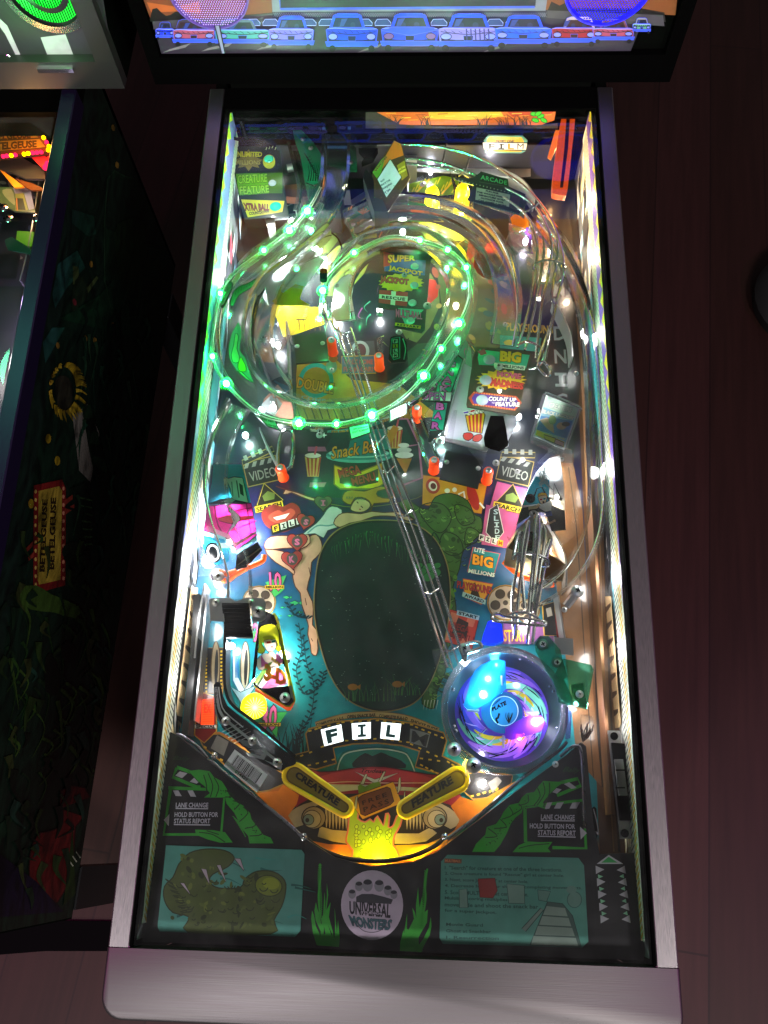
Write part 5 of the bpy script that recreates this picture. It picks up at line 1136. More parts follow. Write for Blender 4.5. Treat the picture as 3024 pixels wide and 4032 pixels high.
# right lane plastic under white light
def boyp(A):
    A.poly(FG, '960 1255 1045 1230 1080 1480 1095 1840 980 1850 930 1700 850 1690 690 1800 760 1560 850 1370', '#e4e8e6')
    A.poly(FG, '850 1400 960 1430 960 1620 740 1640 790 1500', '#2a93a8'); A.poly(FG, '730 1660 940 1620 1085 1680 1095 1840 980 1850 930 1700 850 1690 690 1800', '#2c2c30')
    rr = random.Random(12)
    for i in range(26): A.line(FG, [870 + rr.random() * 100, 1280 + rr.random() * 220, 880 + rr.random() * 110, 1290 + rr.random() * 220], '#8a9494', 3)
    A.line(FG, '830 1580 860 1500 900 1490 960 1600', '#15181a', 5); A.line(FG, '990 1600 1000 1460 1060 1590', '#15181a', 5); A.poly(FG, '960 1570 1070 1580 1060 1600 950 1590', '#4a4a4c')
    A.poly(FG, '868 1560 885 1545 935 1545 940 1580 925 1625 900 1630 875 1600', '#f0cfa4', sm=2, out='#3a2a1a', ow=2); A.poly(FG, '865 1570 870 1545 900 1532 935 1540 945 1570 925 1555 890 1560', '#f0b818', out='#5a3a08', ow=2)
    A.poly(FG, '880 1583 905 1580 905 1596 884 1600', '#c83a2a', out='#ddd', ow=2); A.poly(FG, '908 1578 932 1574 932 1590 910 1594', '#2a8a7a', out='#ddd', ow=2); A.ell(FG, 912, 1612, 9, 9, '#4a1a14')
    A.poly(FG, '865 1620 900 1628 960 1600 985 1610 975 1690 925 1690 880 1665', '#eef0f0', out='#2a2a2a', ow=2); A.poly(FG, '925 1690 975 1680 985 1720 930 1735', '#2a3a8a'); A.line(FG, '790 1660 850 1655 880 1630', '#f0cfa4', 12); A.line(FG, '930 1730 950 1790 1010 1760', '#e8b890', 9)
plast('lane_plastic', FG, '970 1240 1045 1230 1080 1480 1095 1840 980 1850 930 1700 850 1690 690 1800 760 1560 850 1370', .032, boyp, '#c8ccca', label='right plastic of a running boy in coloured glasses')
screw(FG, 832, 1710, .034, .0045); screw(FG, 805, 1580, .034, .005, mat=M_black)
plast('sling_cover', FI, '1050 340 1080 320 1170 470 1160 560 1250 640 1230 740 1130 730 880 640 900 520 950 440', .030, lambda A: [A.poly(FI, '905 540 950 460 1050 440 1100 520 1090 560 950 560', '#6a4a34'), A.poly(FI, '1130 560 1250 640 1225 735 1090 720 1060 640', '#8a6234'), A.ell(FI, 1010, 500, 75, 62, '#26221e')] + [A.line(FI, [900 + k * 9, 470 + k * 4, 930 + k * 9, 540 + k * 6], '#3a3a3a', 2) for k in range(14)], '#b8aa90', back=True)
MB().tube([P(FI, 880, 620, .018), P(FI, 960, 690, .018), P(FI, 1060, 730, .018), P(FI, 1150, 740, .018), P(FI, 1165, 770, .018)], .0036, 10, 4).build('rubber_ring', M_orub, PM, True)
p = P(FI, 1150, 740, .012); MB().cyl((p.x, p.y), .008, .001, .024, 18).build('ring_post', M_clear, PM, True); screw(FI, 1138, 742, .026, .006)
# snack bar strip
def snack(A):
    A.poly(FE, '1385 920 1470 985 1360 1290 1225 1290 1250 1180', '#1fa884'); A.poly(FE, '1215 1390 1330 1390 1290 1640 1170 1650', '#1fa884')
    for ch, x, y, r in (('S', 1318, 1045, 12), ('N', 1300, 1120, 12), ('A', 1285, 1190, 10), ('C', 1272, 1232, 8), ('K', 1258, 1285, 6)): A.tr(FE, ch, x, y, 84, 56, r, '#e070c8', out='#1a0a20', bold=.05, ow=.06)
    for ch, x, y in (('B', 1220, 1450), ('A', 1200, 1535), ('R', 1180, 1630)): A.tr(FE, ch, x, y, 78, 66, 8, '#e070c8', out='#1a0a20', bold=.05, ow=.06)
    A.poly(FE, '1075 1275 1370 1290 1358 1375 1060 1362', '#e4e0ea', out='#555', ow=3); A.text(FE, 'OPEN', '1090 1285 1315 1295 1308 1365 1082 1355', '#d860b8', out='#2a1030', bold=.03, ow=.05)
plast('snack_bar_plastic', FE, '1390 905 1480 980 1375 1290 1368 1380 1300 1640 1170 1760 1150 1750 1215 1380 1055 1368 1070 1270 1225 1285 1270 1130', .036, snack, '#15201c', back=True, label='green strip plastic reading SNACK BAR and OPEN')
# steel ramp with popcorn tub
b = MB(); top = PL(FG, '265 480 330 515 300 830 700 880 690 980 610 1130 445 1180 105 1095 160 850 225 610', .046); b.prism(top, .002); SR = b.build('steel_ramp', pr('bright_sheet', '#b8c0cc', .48, .55, bump=.3, bscale=350, rvary=.15), PM, label='polished steel ramp flap with popcorn tub print')
for q in ('265 480 225 610 160 850 105 1095', '330 515 300 830'):
    pts = nums(q); b = MB(); b.sweep([P(FG, x, y, .040) for x, y in pts], [(-.0008, -.01), (.0008, -.01), (.0008, .012), (-.0008, .012)]); b.build('ramp_wall', M_steel, SR)
A = Art('popcorn_decal', hz(.0462), M_print, SR)
A.poly(FG, '275 905 425 880 435 900 410 1050 300 1030', '#e8b818', out='#1a1208', ow=4)
for k in range(4): A.poly(FG, [298 + k * 32, 903 - k * 6, 314 + k * 32, 900 - k * 6, 326 + k * 25, 1036 + k * 4, 312 + k * 25, 1033 + k * 4], '#c8281c')
for k in range(9): A.ell(FG, 285 + k * 17, 885 + (k % 2) * 9 - k * 3, 16, 13, '#f2efe2', out='#8a8270', ow=2)
A.poly(FG, '262 1050 320 1046 340 1075 300 1110 260 1090', '#d8281c', sm=2, out='#2a0804', ow=3); A.poly(FG, '345 1070 400 1056 412 1085 380 1118 335 1110', '#d8281c', sm=2, out='#2a0804', ow=3)
A.poly(FG, '256 875 300 865 300 885 262 892', '#5a2ac0', out='#eee', ow=3); A.poly(FG, '312 862 350 852 354 872 316 882', '#c8202a', out='#eee', ow=3)
A.build()
prism('ramp_crossbar', FG, '110 1085 445 1145 460 1180 445 1195 105 1110', .050, .002, M_steel, PM)
prism('black_wedge', FG, '480 905 585 908 605 1000 625 1130 560 1170 440 1135 430 1060', .058, .010, M_black, PM, label='dark rock-like wedge beside the popcorn tub')
def flap(F, pts, z, riv, label=None):
    ob = prism('scoop_flap', F, pts, z, .003, pr('flap_black', '#0a0e18', .35, coat=.3), PM)
    for x, y in riv:
        p = P(F, x, y, z); bb_ = MB(); bb_.lathe((0, 0, 0), [(.0001, .0016), (.002, .0012), (.0034, 0), (.0034, -.001)], 12); r_ = bb_.build('rivet', M_steel, ob, True); r_.location = p
flap(FG, '118 1190 425 1255 378 1500 62 1420', .030, ((122, 1284), (380, 1335)))
flap(FD, '850 762 1145 722 1172 1000 865 1022', .032, ((877, 860), (1115, 832)))
flap(FE, '760 1010 930 1020 930 1180 770 1180', .012, ())
flap(FD, '545 980 780 760 800 1100 640 1180', .010, ())
# small film plate in the loop
plast('film_plate', FE, '800 780 830 765 900 765 950 820 960 980 940 1005 810 1015 780 985', .034, lambda A: [A.poly(FE, '815 790 885 775 885 970 830 985 800 930', '#1c1c1e', out='#2f8a84', ow=5)] + [A.poly(FE, [822, 798 + k * 44, 866, 794 + k * 44, 868, 830 + k * 44, 824, 834 + k * 44], '#a8b4b0' if k != 1 else '#b8a82a') for k in range(4)] + [A.text(FE, ch, [832, 802 + k * 44, 858, 800 + k * 44, 859, 826 + k * 44, 833, 829 + k * 44], '#1a1a1a', bold=.05) for k, ch in enumerate('FILM')] + [A.line(FE, '915 790 940 880 925 985', '#8ad0c8', 4, sm=4)], '#12201e', back=True)
# rescue plate pieces, posts with orange sleeves
def sleeve(F, x, y, z=.034, r=.0066):
    p = P(F, x, y, z)
    b = MB(); b.lathe((0, 0, 0), [(r * 1.15, -z + .002), (r, -z + .006), (r, -.003), (r * .85, -.0008), (r * .4, 0), (.0001, 0)], 18); ob = b.build('post_sleeve', M_orange, PM, True); ob.location = p
    b = MB(); b.lathe((0, 0, 0), [(.0001, .0030), (.0026, .0026), (.0042, .0004), (.0042, -.0004)], 12); c = b.build('post_screw', M_steel, ob, True); c.matrix_parent_inverse = Matrix()
    prof = [(1.5 * r * math.cos(a * .5236), 1.5 * r * math.sin(a * .5236)) for a in range(12)]
for q in ((FE, 245, 800), (FE, 690, 945), (FY, 213, 705), (FY, 1472, 645), (FG, 465, 1352), (FY, 1330, 215)): sleeve(*q)
b = MB(); b.tube([P(FY, 1300, 240, .014), P(FY, 1330, 230, .014), P(FY, 1470, 560, .014), P(FY, 1500, 640, .014), P(FY, 1430, 690, .014), P(FY, 1300, 330, .014)], .003, 8, 3, True); b.build('guide_ring', M_chrome, PM, True)
b = MB(); b.tube([P(FY, 225, 430, .014), P(FY, 320, 440, .014), P(FY, 300, 700, .014), P(FY, 200, 690, .014)], .0028, 8, 3, True); b.build('guide_ring', M_chrome, PM, True)
for F, x, y, z in ((FE, 250, 800, .036), (FE, 1145, 480, .03), (FE, 880, 725, .03), (FE, 700, 560, .04), (FD, 1200, 95, .03), (FC, 400, 640, .03), (FH, 600, 1185, .05), (FY, 535, 440, .06), (FG, 60, 1110, .052), (FG, 600, 1140, .05), (FG, 525, 1290, .034)): screw(F, x, y, z, .0036)
for F, x, y, z in ((FC, 730, 405, .05), (FC, 1035, 410, .05), (FC, 1290, 1190, .02), (FB, 725, 455, .09), (FB, 780, 520, .09), (FB, 1070, 625, .08), (FB, 830, 860, .05), (FB, 1090, 1075, .03), (FD, 560, 900, .03), (FD, 1200, 1080, .02), (FE, 1260, 860, .03), (FE, 300, 290, .045), (FG, 600, 160, .02), (FG, 1060, 1260, .02), (FG, 700, 1360, .02), (FI, 1230, 650, .02), (FI, 1240, 905, .02), (FJ, 940, 200, .012), (FK, 1140, 1010, .046), (FG, 1180, 560, .03), (FY, 1180, 60, .03)): screw(F, x, y, z, .0028)
b = MB(); 
for q in ('330 720 380 900 370 1040', '900 1120 980 1180 1010 1300 960 1420', '1140 960 1180 1100 1160 1240'): b.tube([P(FB, x, y, .02) for x, y in nums(q)], .0012, 6, 4)
b.build('wiring', M_black, PM, True)
# clear light shaft posts
for F, x, y, h in ((FD, 800, 780, .03), (FD, 650, 1350, .028), (FG, 1340, 1000, .03), (FI, 1290, 820, .034), (FE, 700, 800, .03), (FD, 590, 900, .02)):
    p = P(F, x, y, h); MB().cyl((p.x, p.y), .0045, .001, h, 10).build('clear_post', M_clear, PM, True)
screw(FI, 1318, 795, .040, .006)
MB().tube([P(FI, 1250, 885, .030), P(FI, 1310, 810, .036)], .005, 6, 0).build('hex_spacer', M_steel, PM)

# ================================================================ HANGING SIGNS
def sgn(name, F, pts, z, draw, edge='#141214', label=None, plane=None):
    return inkprism(name, F, pts, z, .002, M_print, PM, edge, draw, label=label, plane=plane)
def button(ob, pl, F, x, y, r, col='#9aa6b4', m=None):
    c = pl.hit(*F(x, y), .0006); b = MB(); n = 18; N = pl.n; S_ = N.cross(Vector((0, 1, 0))).normalized(); T_ = N.cross(S_)
    v = [c + N * .0022]; v += [c + (S_ * math.cos(6.28318 * i / n) + T_ * math.sin(6.28318 * i / n)) * r * .75 + N * .0018 for i in range(n)]; v += [c + (S_ * math.cos(6.28318 * i / n) + T_ * math.sin(6.28318 * i / n)) * r for i in range(n)]
    f = [(0, 1 + i, 1 + (i + 1) % n) for i in range(n)] + [(1 + i, 1 + n + i, 1 + n + (i + 1) % n, 1 + (i + 1) % n) for i in range(n)]
    b.add(v, f); b.build('lamp_button', m or pr('button_lens', col, .25, coat=.5), ob, True)
def dsuper(A):
    A.poly(FE, '745 40 1130 60 1120 200 740 160', '#2a4a96'); A.poly(FE, '735 -20 830 0 790 110 735 120', '#b8302a')
    A.text(FE, 'SUPER', '775 5 1035 15 1030 62 775 85', '#f0b020', out='#2a1008', bold=.04); A.text(FE, 'JACKPOT', '785 105 1100 165 1095 215 780 160', '#f0b020', out='#2a1008', bold=.04)
    A.burst(FE, 900, 268, 215, 88, 17, '#e8c010', .86); A.text(FE, 'JACKPOT', '705 200 970 235 968 302 700 280', '#d0402c', out='#3a0c06', bold=.05, ow=.05)
    A.poly(FE, '695 335 962 358 952 490 690 455', '#c8282c'); A.poly(FE, '695 375 962 398 958 445 692 415', '#e8e8e4'); A.poly(FE, '808 346 852 350 842 478 800 472', '#e8e8e4'); A.text(FE, 'RESCUE', '720 386 938 408 936 438 718 412', '#15151a', bold=.05, lsp=1.2)
    A.poly(FE, '870 505 1110 520 950 690', '#58b8a8'); A.text(FE, 'MULTI-BALL', '850 510 1100 550 1095 612 850 590', '#e05aa0', out='#2a0a20', bold=.03)
    A.poly(FE, '846 640 1085 670 1080 700 842 668', '#e8b81c'); A.text(FE, 'RESTART', '862 648 1068 673 1066 692 860 668', '#1a1408', bold=.05, lsp=1.3)
PS = hz(.078)
S1 = sgn('award_sign', FE, '703 -60 1185 -32 1120 705 1095 735 835 685 845 520 678 500', .078, dsuper, label='black sign reading SUPER JACKPOT, JACKPOT, RESCUE, MULTI-BALL RESTART', plane=PS)
for x, y in ((1025, 115), (1022, 292), (1005, 455), (988, 622)): button(S1, PS, FE, x, y, .0058)
screw(FE, 930, 195, .079, .003, S1); screw(FE, 1145, 480, .079, .0045, S1)
def dbig(A):
    A.poly(FG, '390 365 560 385 800 410 770 520 600 500 385 490 375 430', '#3fae90'); A.text(FG, 'BIG', '560 375 735 388 725 478 555 460', '#f0a818', out='#4a1c08', bold=.06)
    A.poly(FG, '510 472 765 500 758 535 508 510', '#e8e4dc'); A.text(FG, 'MILLIONS', '575 485 755 505 752 530 572 512', '#1a1a1a', bold=.04)
    A.burst(FG, 565, 612, 210, 84, 18, '#e8b018', .8); A.text(FG, 'MOVIE', '535 540 735 565 728 610 532 585', '#e05a84', out='#3a0c1a', bold=.05); A.text(FG, 'MADNESS', '485 595 752 640 745 695 478 660', '#c83a34', out='#3a0c0a', bold=.05)
    A.poly(FG, '300 760 345 708 690 745 735 800 680 865 335 820', '#c0401c'); A.poly(FG, '325 762 352 725 680 758 715 802 672 850 345 806', '#4a2a8a')
    for k in range(17): A.ell(FG, 345 + k * 21, 716 + k * 2.4, 5, 5, '#f0a040', n=6); A.ell(FG, 340 + k * 21, 814 + k * 2.6, 5, 5, '#f0a040', n=6)
    A.text(FG, 'COUNT UP', '468 748 692 762 688 792 460 785', '#f2f0ea', out='#140a28', bold=.04); A.text(FG, 'FEATURE', '522 795 720 798 716 832 520 828', '#f2f0ea', out='#140a28', bold=.04); A.text(FG, 'TO', '490 794 514 795 513 808 489 808', '#f2f0ea')
    A.poly(FG, '372 378 430 360 450 400 400 415', '#b03a4a')
PB = hz(.072)
S2 = sgn('award_sign', FG, '365 340 790 382 812 405 716 885 690 902 290 835 283 810 335 440', .072, dbig, '#3a3020', label='brown sign reading BIG MILLIONS, MOVIE MADNESS, COUNT UP TO FEATURE', plane=PB)
for x, y in ((470, 447), (440, 615), (412, 778)): button(S2, PB, FG, x, y, .0078)
screw(FG, 546, 502, .073, .0045, S2); screw(FG, 395, 690, .073, .004, S2)
def dunl(A):
    A.burst(FB, 330, 610, 110, 80, 8, '#7a6a30', .6); A.text(FB, 'UNLIMITED', '218 545 430 550 426 585 220 588', '#c8c020', out='#1a1a08', bold=.04); A.text(FB, 'MILLIONS', '232 605 420 610 414 642 240 644', '#a89a50', out='#1a1a08', bold=.04)
    A.ell(FB, 478, 620, 48, 54, '#b8b828', out='#2a2a08', ow=3); A.poly(FB, '236 708 460 702 480 850 262 866', '#4f8a1c'); A.poly(FB, '460 702 575 700 575 850 480 850', '#3a5a1c')
    A.text(FB, 'CREATURE', '248 718 465 706 462 768 255 782', '#79a83a', out='#14240a', bold=.03); A.text(FB, 'FEATURE', '262 800 475 790 480 845 270 862', '#79a83a', out='#14240a', bold=.03)
    A.poly(FB, '275 895 590 905 575 985 325 1025', '#b8a820'); A.text(FB, 'XTRA BALL', '290 920 480 930 478 975 305 975', '#7a2a1a', out='#20100a', bold=.03); A.text(FB, 'COUNTDOWN', '332 985 480 972 480 992 334 1010', '#1a1a10', bold=.05)
    for k in range(5): A.line(FB, [455 + k * 22, 535 - (k % 3) * 6, 462 + k * 22, 515 - (k % 3) * 4], '#c8d8a0', 3)
PU = hz(.066)
S3 = sgn('award_sign', FB, '200 505 555 520 575 690 600 880 622 1020 300 1035 262 900 226 700', .066, dunl, '#10201c', label='dark green sign reading UNLIMITED MILLIONS, FEATURE, XTRA BALL COUNTDOWN', plane=PU)
tealb = pr('teal_lens', '#2aa890', .25, emit='#20c090', es=.35, coat=.5)
for x, y, r in ((476, 600, .0075), (502, 775, .006), (525, 945, .0085)): button(S3, PU, FB, x, y, r, m=tealb if y != 775 else None)
# poster card in a clear case
def dpost(A):
    A.poly(FG, '938 750 1195 850 1080 1165 845 1062', '#8cc4e4'); A.poly(FG, '938 750 1195 850 1165 930 905 830', '#d8f0e4')
    A.text(FG, 'CREATURE', '962 792 1152 842 1136 882 952 838', '#f4f4f0', out='#2a5a66', bold=.05); A.text(FG, 'FROM THE', '1010 845 1080 862 1077 870 1008 853', '#f0f0ea', bold=.05); A.text(FG, 'BLACK LAGOON', '910 852 1160 912 1150 942 898 886', '#f4f4ee', out='#1a2a3a', bold=.06)
    A.poly(FG, '890 905 1150 950 1100 1090 855 1020', '#4a86cc'); A.poly(FG, '880 940 940 920 990 960 1000 1050 940 1010', '#c8a884'); A.ell(FG, 985, 940, 32, 38, '#6a8a4a'); A.ell(FG, 1060, 990, 40, 30, '#c8a080'); A.ell(FG, 1095, 975, 34, 20, '#3a2418')
    A.poly(FG, '845 1062 860 1020 1085 1120 1078 1165', '#f0dc40'); A.text(FG, 'RICHARD CARLSON  JULIA ADAMS', '862 1022 1085 1094 1082 1108 858 1036', '#e8e060', bold=.02)
    A.poly(FG, '915 1060 925 1098 1000 1130 1010 1090', '#e8d040', out='#1a2a3a', ow=3); A.poly(FG, '1010 1095 1080 1125 1075 1160 1002 1132', '#d8a8a0', out='#1a2a3a', ow=3)
PP = hz(.070)
S4 = sgn('poster_card', FG, '935 738 1205 845 1084 1180 832 1068', .070, dpost, '#e4ecf0', label='tilted movie poster card in a clear case', plane=PP)
b = MB(); b.prism(PL(FG, '925 712 945 712 1205 820 1228 850 1095 1205 1068 1218 815 1105 803 1075 905 735', .0745), .008); b.build('clear_case', clear_mat('case_plastic', haze=.04, gain=1.3, rough=.1), S4)
# diamond sign
PD = Plane(P(FC, 190, 600, .095), (-.15, -.45, .88))
def ddia(A):
    A.poly(FC, '230 385 268 402 285 470 200 500 150 560 140 540', '#d8781c'); A.poly(FC, '100 570 150 500 180 470 150 580 128 610', '#5a8a2a'); A.poly(FC, '245 530 290 500 310 590 275 620', '#8a7a14')
    A.poly(FC, '206 492 274 600 184 722 128 612', '#b8c0e4', out='#2a2a1a', ow=4)
    for k, t in enumerate(('NOT', 'SINCE THE', 'BEGINNING', 'OF TIME')):
        w_ = (34, 78, 84, 56)[k]; x = (160, 160, 166, 178)[k]; y = (622, 645, 668, 690)[k]; A.tr(FC, t, x - 8, y - 4 + 14, w_ * .85, 11, -32, '#3a4466', bold=.05)
    A.text(FC, 'ON THE', '252 552 292 530 294 541 254 563', '#e8d060', bold=.05); A.text(FC, 'SCREEN', '256 570 298 548 300 560 258 582', '#e8d060', bold=.05); A.text(FC, 'VISIONS', '110 560 180 470 190 480 118 572', '#3a200a', out='#c8a050', bold=.04)
    for k in range(24): A.ell(FC, 120 + (k * 37) % 150, 640 + (k * 23) % 150 if (k * 23) % 150 < 140 - abs((k * 37) % 150 - 70) else 720, 3, 3, '#5a4420', n=6)
S5 = sgn('diamond_sign', FC, '228 380 268 400 325 605 190 808 112 800 108 620 95 590 118 545', 0, ddia, '#33200e', label='brown diamond billboard reading NOT SINCE THE BEGINNING OF TIME', plane=PD)
prism('sign_box', FC, '60 548 100 590 192 806 110 802 45 600', .080, .03, pr('grey_box', '#2c3434', .4), PM)
# arcade building
def darc(A):
    A.poly(FC, '700 640 980 702 970 812 690 742', '#1a1e1c'); A.poly(FC, '718 658 920 702 912 778 710 735', '#a9ac98', out='#303a30', ow=3)
    for k, t in enumerate(('FUN FOR', 'THE WHOLE FAMILY!', 'MINIATURE GOLF', 'OUTDOOR POOL', 'CAR GAMES & MORE')):
        w_ = (80, 188, 160, 140, 170)[k]; c = 812; A.tr(FC, t, c - w_ / 2, 675 + k * 16 + (c - w_ / 2 - 718) * .21, w_, 11, 12, '#1a1a18', bold=.06)
    A.poly(FC, '740 570 905 612 905 655 735 628', '#16241e', out='#3a4a40', ow=3); A.text(FC, 'ARCADE', '745 585 900 622 898 646 742 612', '#4fb878', bold=.02, lsp=1.1)
    A.poly(FC, '925 706 978 716 968 808 916 780', '#4a3a3a')
    for k in range(20): A.ell(FC, 592 + k * 21, 612 + k * 5.2, 4, 4, '#8a9480', n=6); A.ell(FC, 700 + k * 14, 748 + k * 3.6, 4, 4, '#8a9480', n=6)
PA = Plane(P(FC, 820, 700, .075), (0, -.5, .87))
S6 = sgn('arcade_sign', FC, '588 600 660 605 700 600 735 575 745 565 905 612 910 655 985 690 1030 735 968 822 700 748 660 738 700 650 590 612', 0, darc, '#22282a', label='dark green marquee reading ARCADE', plane=PA)
prism('arcade_base', FC, '700 750 912 825 908 940 890 975 690 890', .045, .012, pr('dark_grey_box', '#33332f', .35, coat=.3), PM)
# yellow lit caps
ycap = pr('yellow_cap', '#f4d800', .3, emit='#ffd800', es=4.0)
for x, y in ((455, 700), (635, 690)):
    p = P(FC, x, y, .04); b = MB(); b.lathe((p.x, p.y, 0), [(.0115, .004), (.0105, .034), (.0098, .046), (.0055, .052), (.0001, .053)], 8); yc = b.build('yellow_lamp_cap', ycap, PM, True); q = P(FC, x, y + 55, .03); lamp(yc, (p.x, p.y - .014, .022), (1, .86, .08), .25, .004)
    bulb(x - 2, y + 45, .028, (1, .9, .25), .05, 12, F=FC)
# glittering orange boat
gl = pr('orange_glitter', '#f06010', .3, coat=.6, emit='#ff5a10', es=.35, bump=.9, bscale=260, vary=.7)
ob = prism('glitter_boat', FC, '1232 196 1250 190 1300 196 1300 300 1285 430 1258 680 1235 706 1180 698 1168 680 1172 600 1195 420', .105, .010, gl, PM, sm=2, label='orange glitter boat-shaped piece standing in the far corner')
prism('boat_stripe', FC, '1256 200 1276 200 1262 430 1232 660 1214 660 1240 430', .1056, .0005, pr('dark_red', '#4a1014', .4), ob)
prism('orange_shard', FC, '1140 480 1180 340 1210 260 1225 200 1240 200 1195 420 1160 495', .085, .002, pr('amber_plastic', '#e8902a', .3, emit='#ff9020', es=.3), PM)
# green spout at the head of the loop ramp
def dsp(A):
    for k in range(9): A.line(FB, [735 + k * 11, 560 + k * 22, 760 + k * 12, 590 + k * 20, 780 + k * 8, 575 + k * 22], '#0a2018', 4, sm=3, taper=True)
    for k in range(6): A.line(FB, [760 + k * 18, 760, 770 + k * 16, 700, 762 + k * 14, 640], '#0a2018', 4, sm=3, taper=True)
plast('ramp_spout', FB, '648 372 700 378 800 480 860 570 882 650 872 760 800 790 742 770 705 580 665 470', .086, dsp, '#1d7a58', back=True, label='green striped spout at the top of the loop ramp')
prism('green_cover', FB, '860 440 1000 400 1110 520 1118 690 1050 690 900 640 870 560', .075, .0015, M_cgreen, PM)
# dark mechanism in the far left corner
b = MB()
for (x0, y0, x1, y1, z1) in ((-.25, .98, -.16, 1.06, .03), (-.15, .97, -.10, 1.05, .05), (-.06, 1.0, .0, 1.06, .035)): b.box((x0, y0, .001), (x1, y1, z1), .002)
b2 = b.build('mechanism_housing', M_blackmet, PM)
b = MB(); b.tube([P(FB, 120, 420, .10), P(FB, 320, 470, .10), P(FB, 480, 430, .10), P(FB, 600, 360, .10)], .0022, 8, 5); b.tube([P(FB, 820, 200, .09), P(FB, 840, 330, .09), P(FB, 850, 430, .09), P(FB, 790, 470, .09)], .0014, 6, 3); b.build('wire_loom', M_black, PM, True)
b = MB(); p = P(FB, 660, 660, .05); b.tube([P(FB, 610, 670, .05), P(FB, 700, 655, .05)], .006, 14, 0); b.build('solenoid', M_steel, PM, True)
prism('amber_mechanism', FB, '590 790 880 770 900 860 700 880 590 870', .045, .02, pr('brown_metal', '#6a4026', .35, .5), PM)
prism('steel_bracket', FB, '1070 900 1180 830 1190 850 1180 880 1080 960', .05, .002, M_steel, PM)
prism('steel_bracket', FB, '445 1020 610 1010 620 1030 520 1040 530 1200 490 1200', .06, .002, M_steel, PM)
prism('rubber_pad', FB, '1150 620 1230 590 1290 480 1240 470 1190 520 1120 500 1100 430 1060 450 1180 580', .07, .01, M_black, PM)
# arcade lane pictures at the top
def dtop(A):
    A.poly(FB, '1040 1000 1130 930 1240 900 1430 890 1660 940 1660 1060 1400 1050 1200 1090 1090 1190', '#1f8a5a'); A.poly(FB, '1115 1060 1250 1030 1240 1150 1140 1175', '#c8a040'); A.ell(FB, 1170, 1060, 34, 26, '#e8c898'); A.ell(FB, 1210, 1095, 26, 18, '#2a4a9a'); A.poly(FB, '1330 1090 1400 1060 1425 1070 1390 1100 1340 1110', '#b86a2a')
    for k in range(5): A.line(FB, [1160, 1000, 1120 + k * 22, 950 + abs(k - 2) * 12], '#c8803a', 6)
    A.poly(FB, '1110 1160 1260 1140 1260 1170 1115 1190', '#d8b828')
plast('golf_plastic', FB, '1030 1060 1060 980 1150 920 1260 895 1430 885 1660 935 1660 1060 1400 1050 1260 1085 1250 1160 1100 1200', .024, dtop, '#1a6a48')
plast('grass_plastic', FC, '300 620 500 560 700 610 900 650 1010 700 1000 860 700 840 420 770 310 740', .018, lambda A: [A.poly(FC, '310 640 520 590 620 610 600 700 420 720 310 730', '#6a8a1c')] + [A.line(FC, [330 + k * 22, 700 - (k * 17) % 60, 350 + k * 22, 660 - (k * 17) % 60], '#c8b82a', 4) for k in range(14)] + [A.line(FC, '330 720 440 610', '#d8b030', 7), A.line(FC, '510 700 600 600', '#d8b030', 7), A.poly(FC, '420 740 480 700 500 780 430 790', '#e8e4d8')], '#3a5a1c')
# steel arch and lane walls
b = MB()
def wall(b, F, q, z0, z1, t=.0008, sm=5): 
    p = cr([tuple(P(F, x, y, (z0 + z1) / 2)) for x, y in nums(q)], sm); h = (z1 - z0) / 2; b.sweep(p, [(-t, -h), (t, -h), (t, h), (-t, h)])
for q in ('160 500 400 500 700 540 960 640 1060 760', ): wall(b, FC, q, .001, .034)
b.build('steel_arch', M_steel, PM, True)
prism('ball_guide_plate', FC, '300 490 600 488 1040 520 1040 590 930 600 640 575 310 560', .030, .002, pr('bright_guide', '#c4c6d0', .38, .75, rvary=.2, bscale=30), PM)
bulb(930, 372, .03, W1, .10, r=.003); bulb(1060, 398, .03, (1, .95, .85), .10, r=.003)  # two bulbs added to brighten the dark back area
for F, q, z1 in ((FB, '520 1030 700 960 900 900 1070 880', .03), (FD, '440 500 420 640 520 930 660 1290', .025), (FD, '790 680 800 900 820 1300 860 1500', .03), (FI, '1130 400 1230 600 1240 800', .03), (FH, '240 1060 200 1300 160 1659', .03), (o, '452 1290 440 1420 425 1560', .026), (FY, '60 420 120 560 190 690', .03), (FG, '985 0 1110 260 1135 470', .03), (FI, '1190 820 1215 1000 1235 1110', .03)):
    b = MB(); wall(b, F, q, .001, z1, .0010); b.build('lane_wall', M_steel, PM, True)
b = MB(); wall(b, o, '1240 560 1262 800 1276 1100 1300 1500 1318 1760', .001, .032, .0018); b.build('shooter_lane_wall', M_wood, PM, True)
b = MB(); wall(b, o, '430 1290 425 1400 405 1590', .001, .028, .004); b.build('outlane_wall', M_velcro, PM)
# name plates fixed to the rim, small see-through decals, red lit plastic
for q, t1, t2, s1, s2 in (('765 375 945 340 960 420 785 482', 'JEFF JOHNSON', 'SCOTT SLOMIANY', '808 388 928 366 930 380 812 404', '800 414 936 384 938 398 804 430'), ('1100 240 1255 172 1252 262 1105 338', 'PAUL MEYER', 'ERNIE PIZARRO', '1142 250 1236 206 1236 222 1144 268', '1134 280 1240 226 1240 242 1136 298'), ('5 270 180 325 215 405 110 372', 'KEY ART', 'PETE DILWORTH', '60 300 160 330 166 346 66 316', '80 340 180 368 186 382 90 356')):
    c_ = nums(q); inn = [(x + (sum(a for a, b in c_) / 4 - x) * .16, y + (sum(b for a, b in c_) / 4 - y) * .16) for x, y in c_]
    sgn('name_plate', FY, q, .088, lambda A: [A.poly(FY, q, '#15181a'), A.poly(FY, [v for c in inn for v in c], '#c4d4cc'), A.text(FY, t1, s1, '#16241e', bold=.04), A.text(FY, t2, s2, '#16241e', bold=.04)], '#15181a')
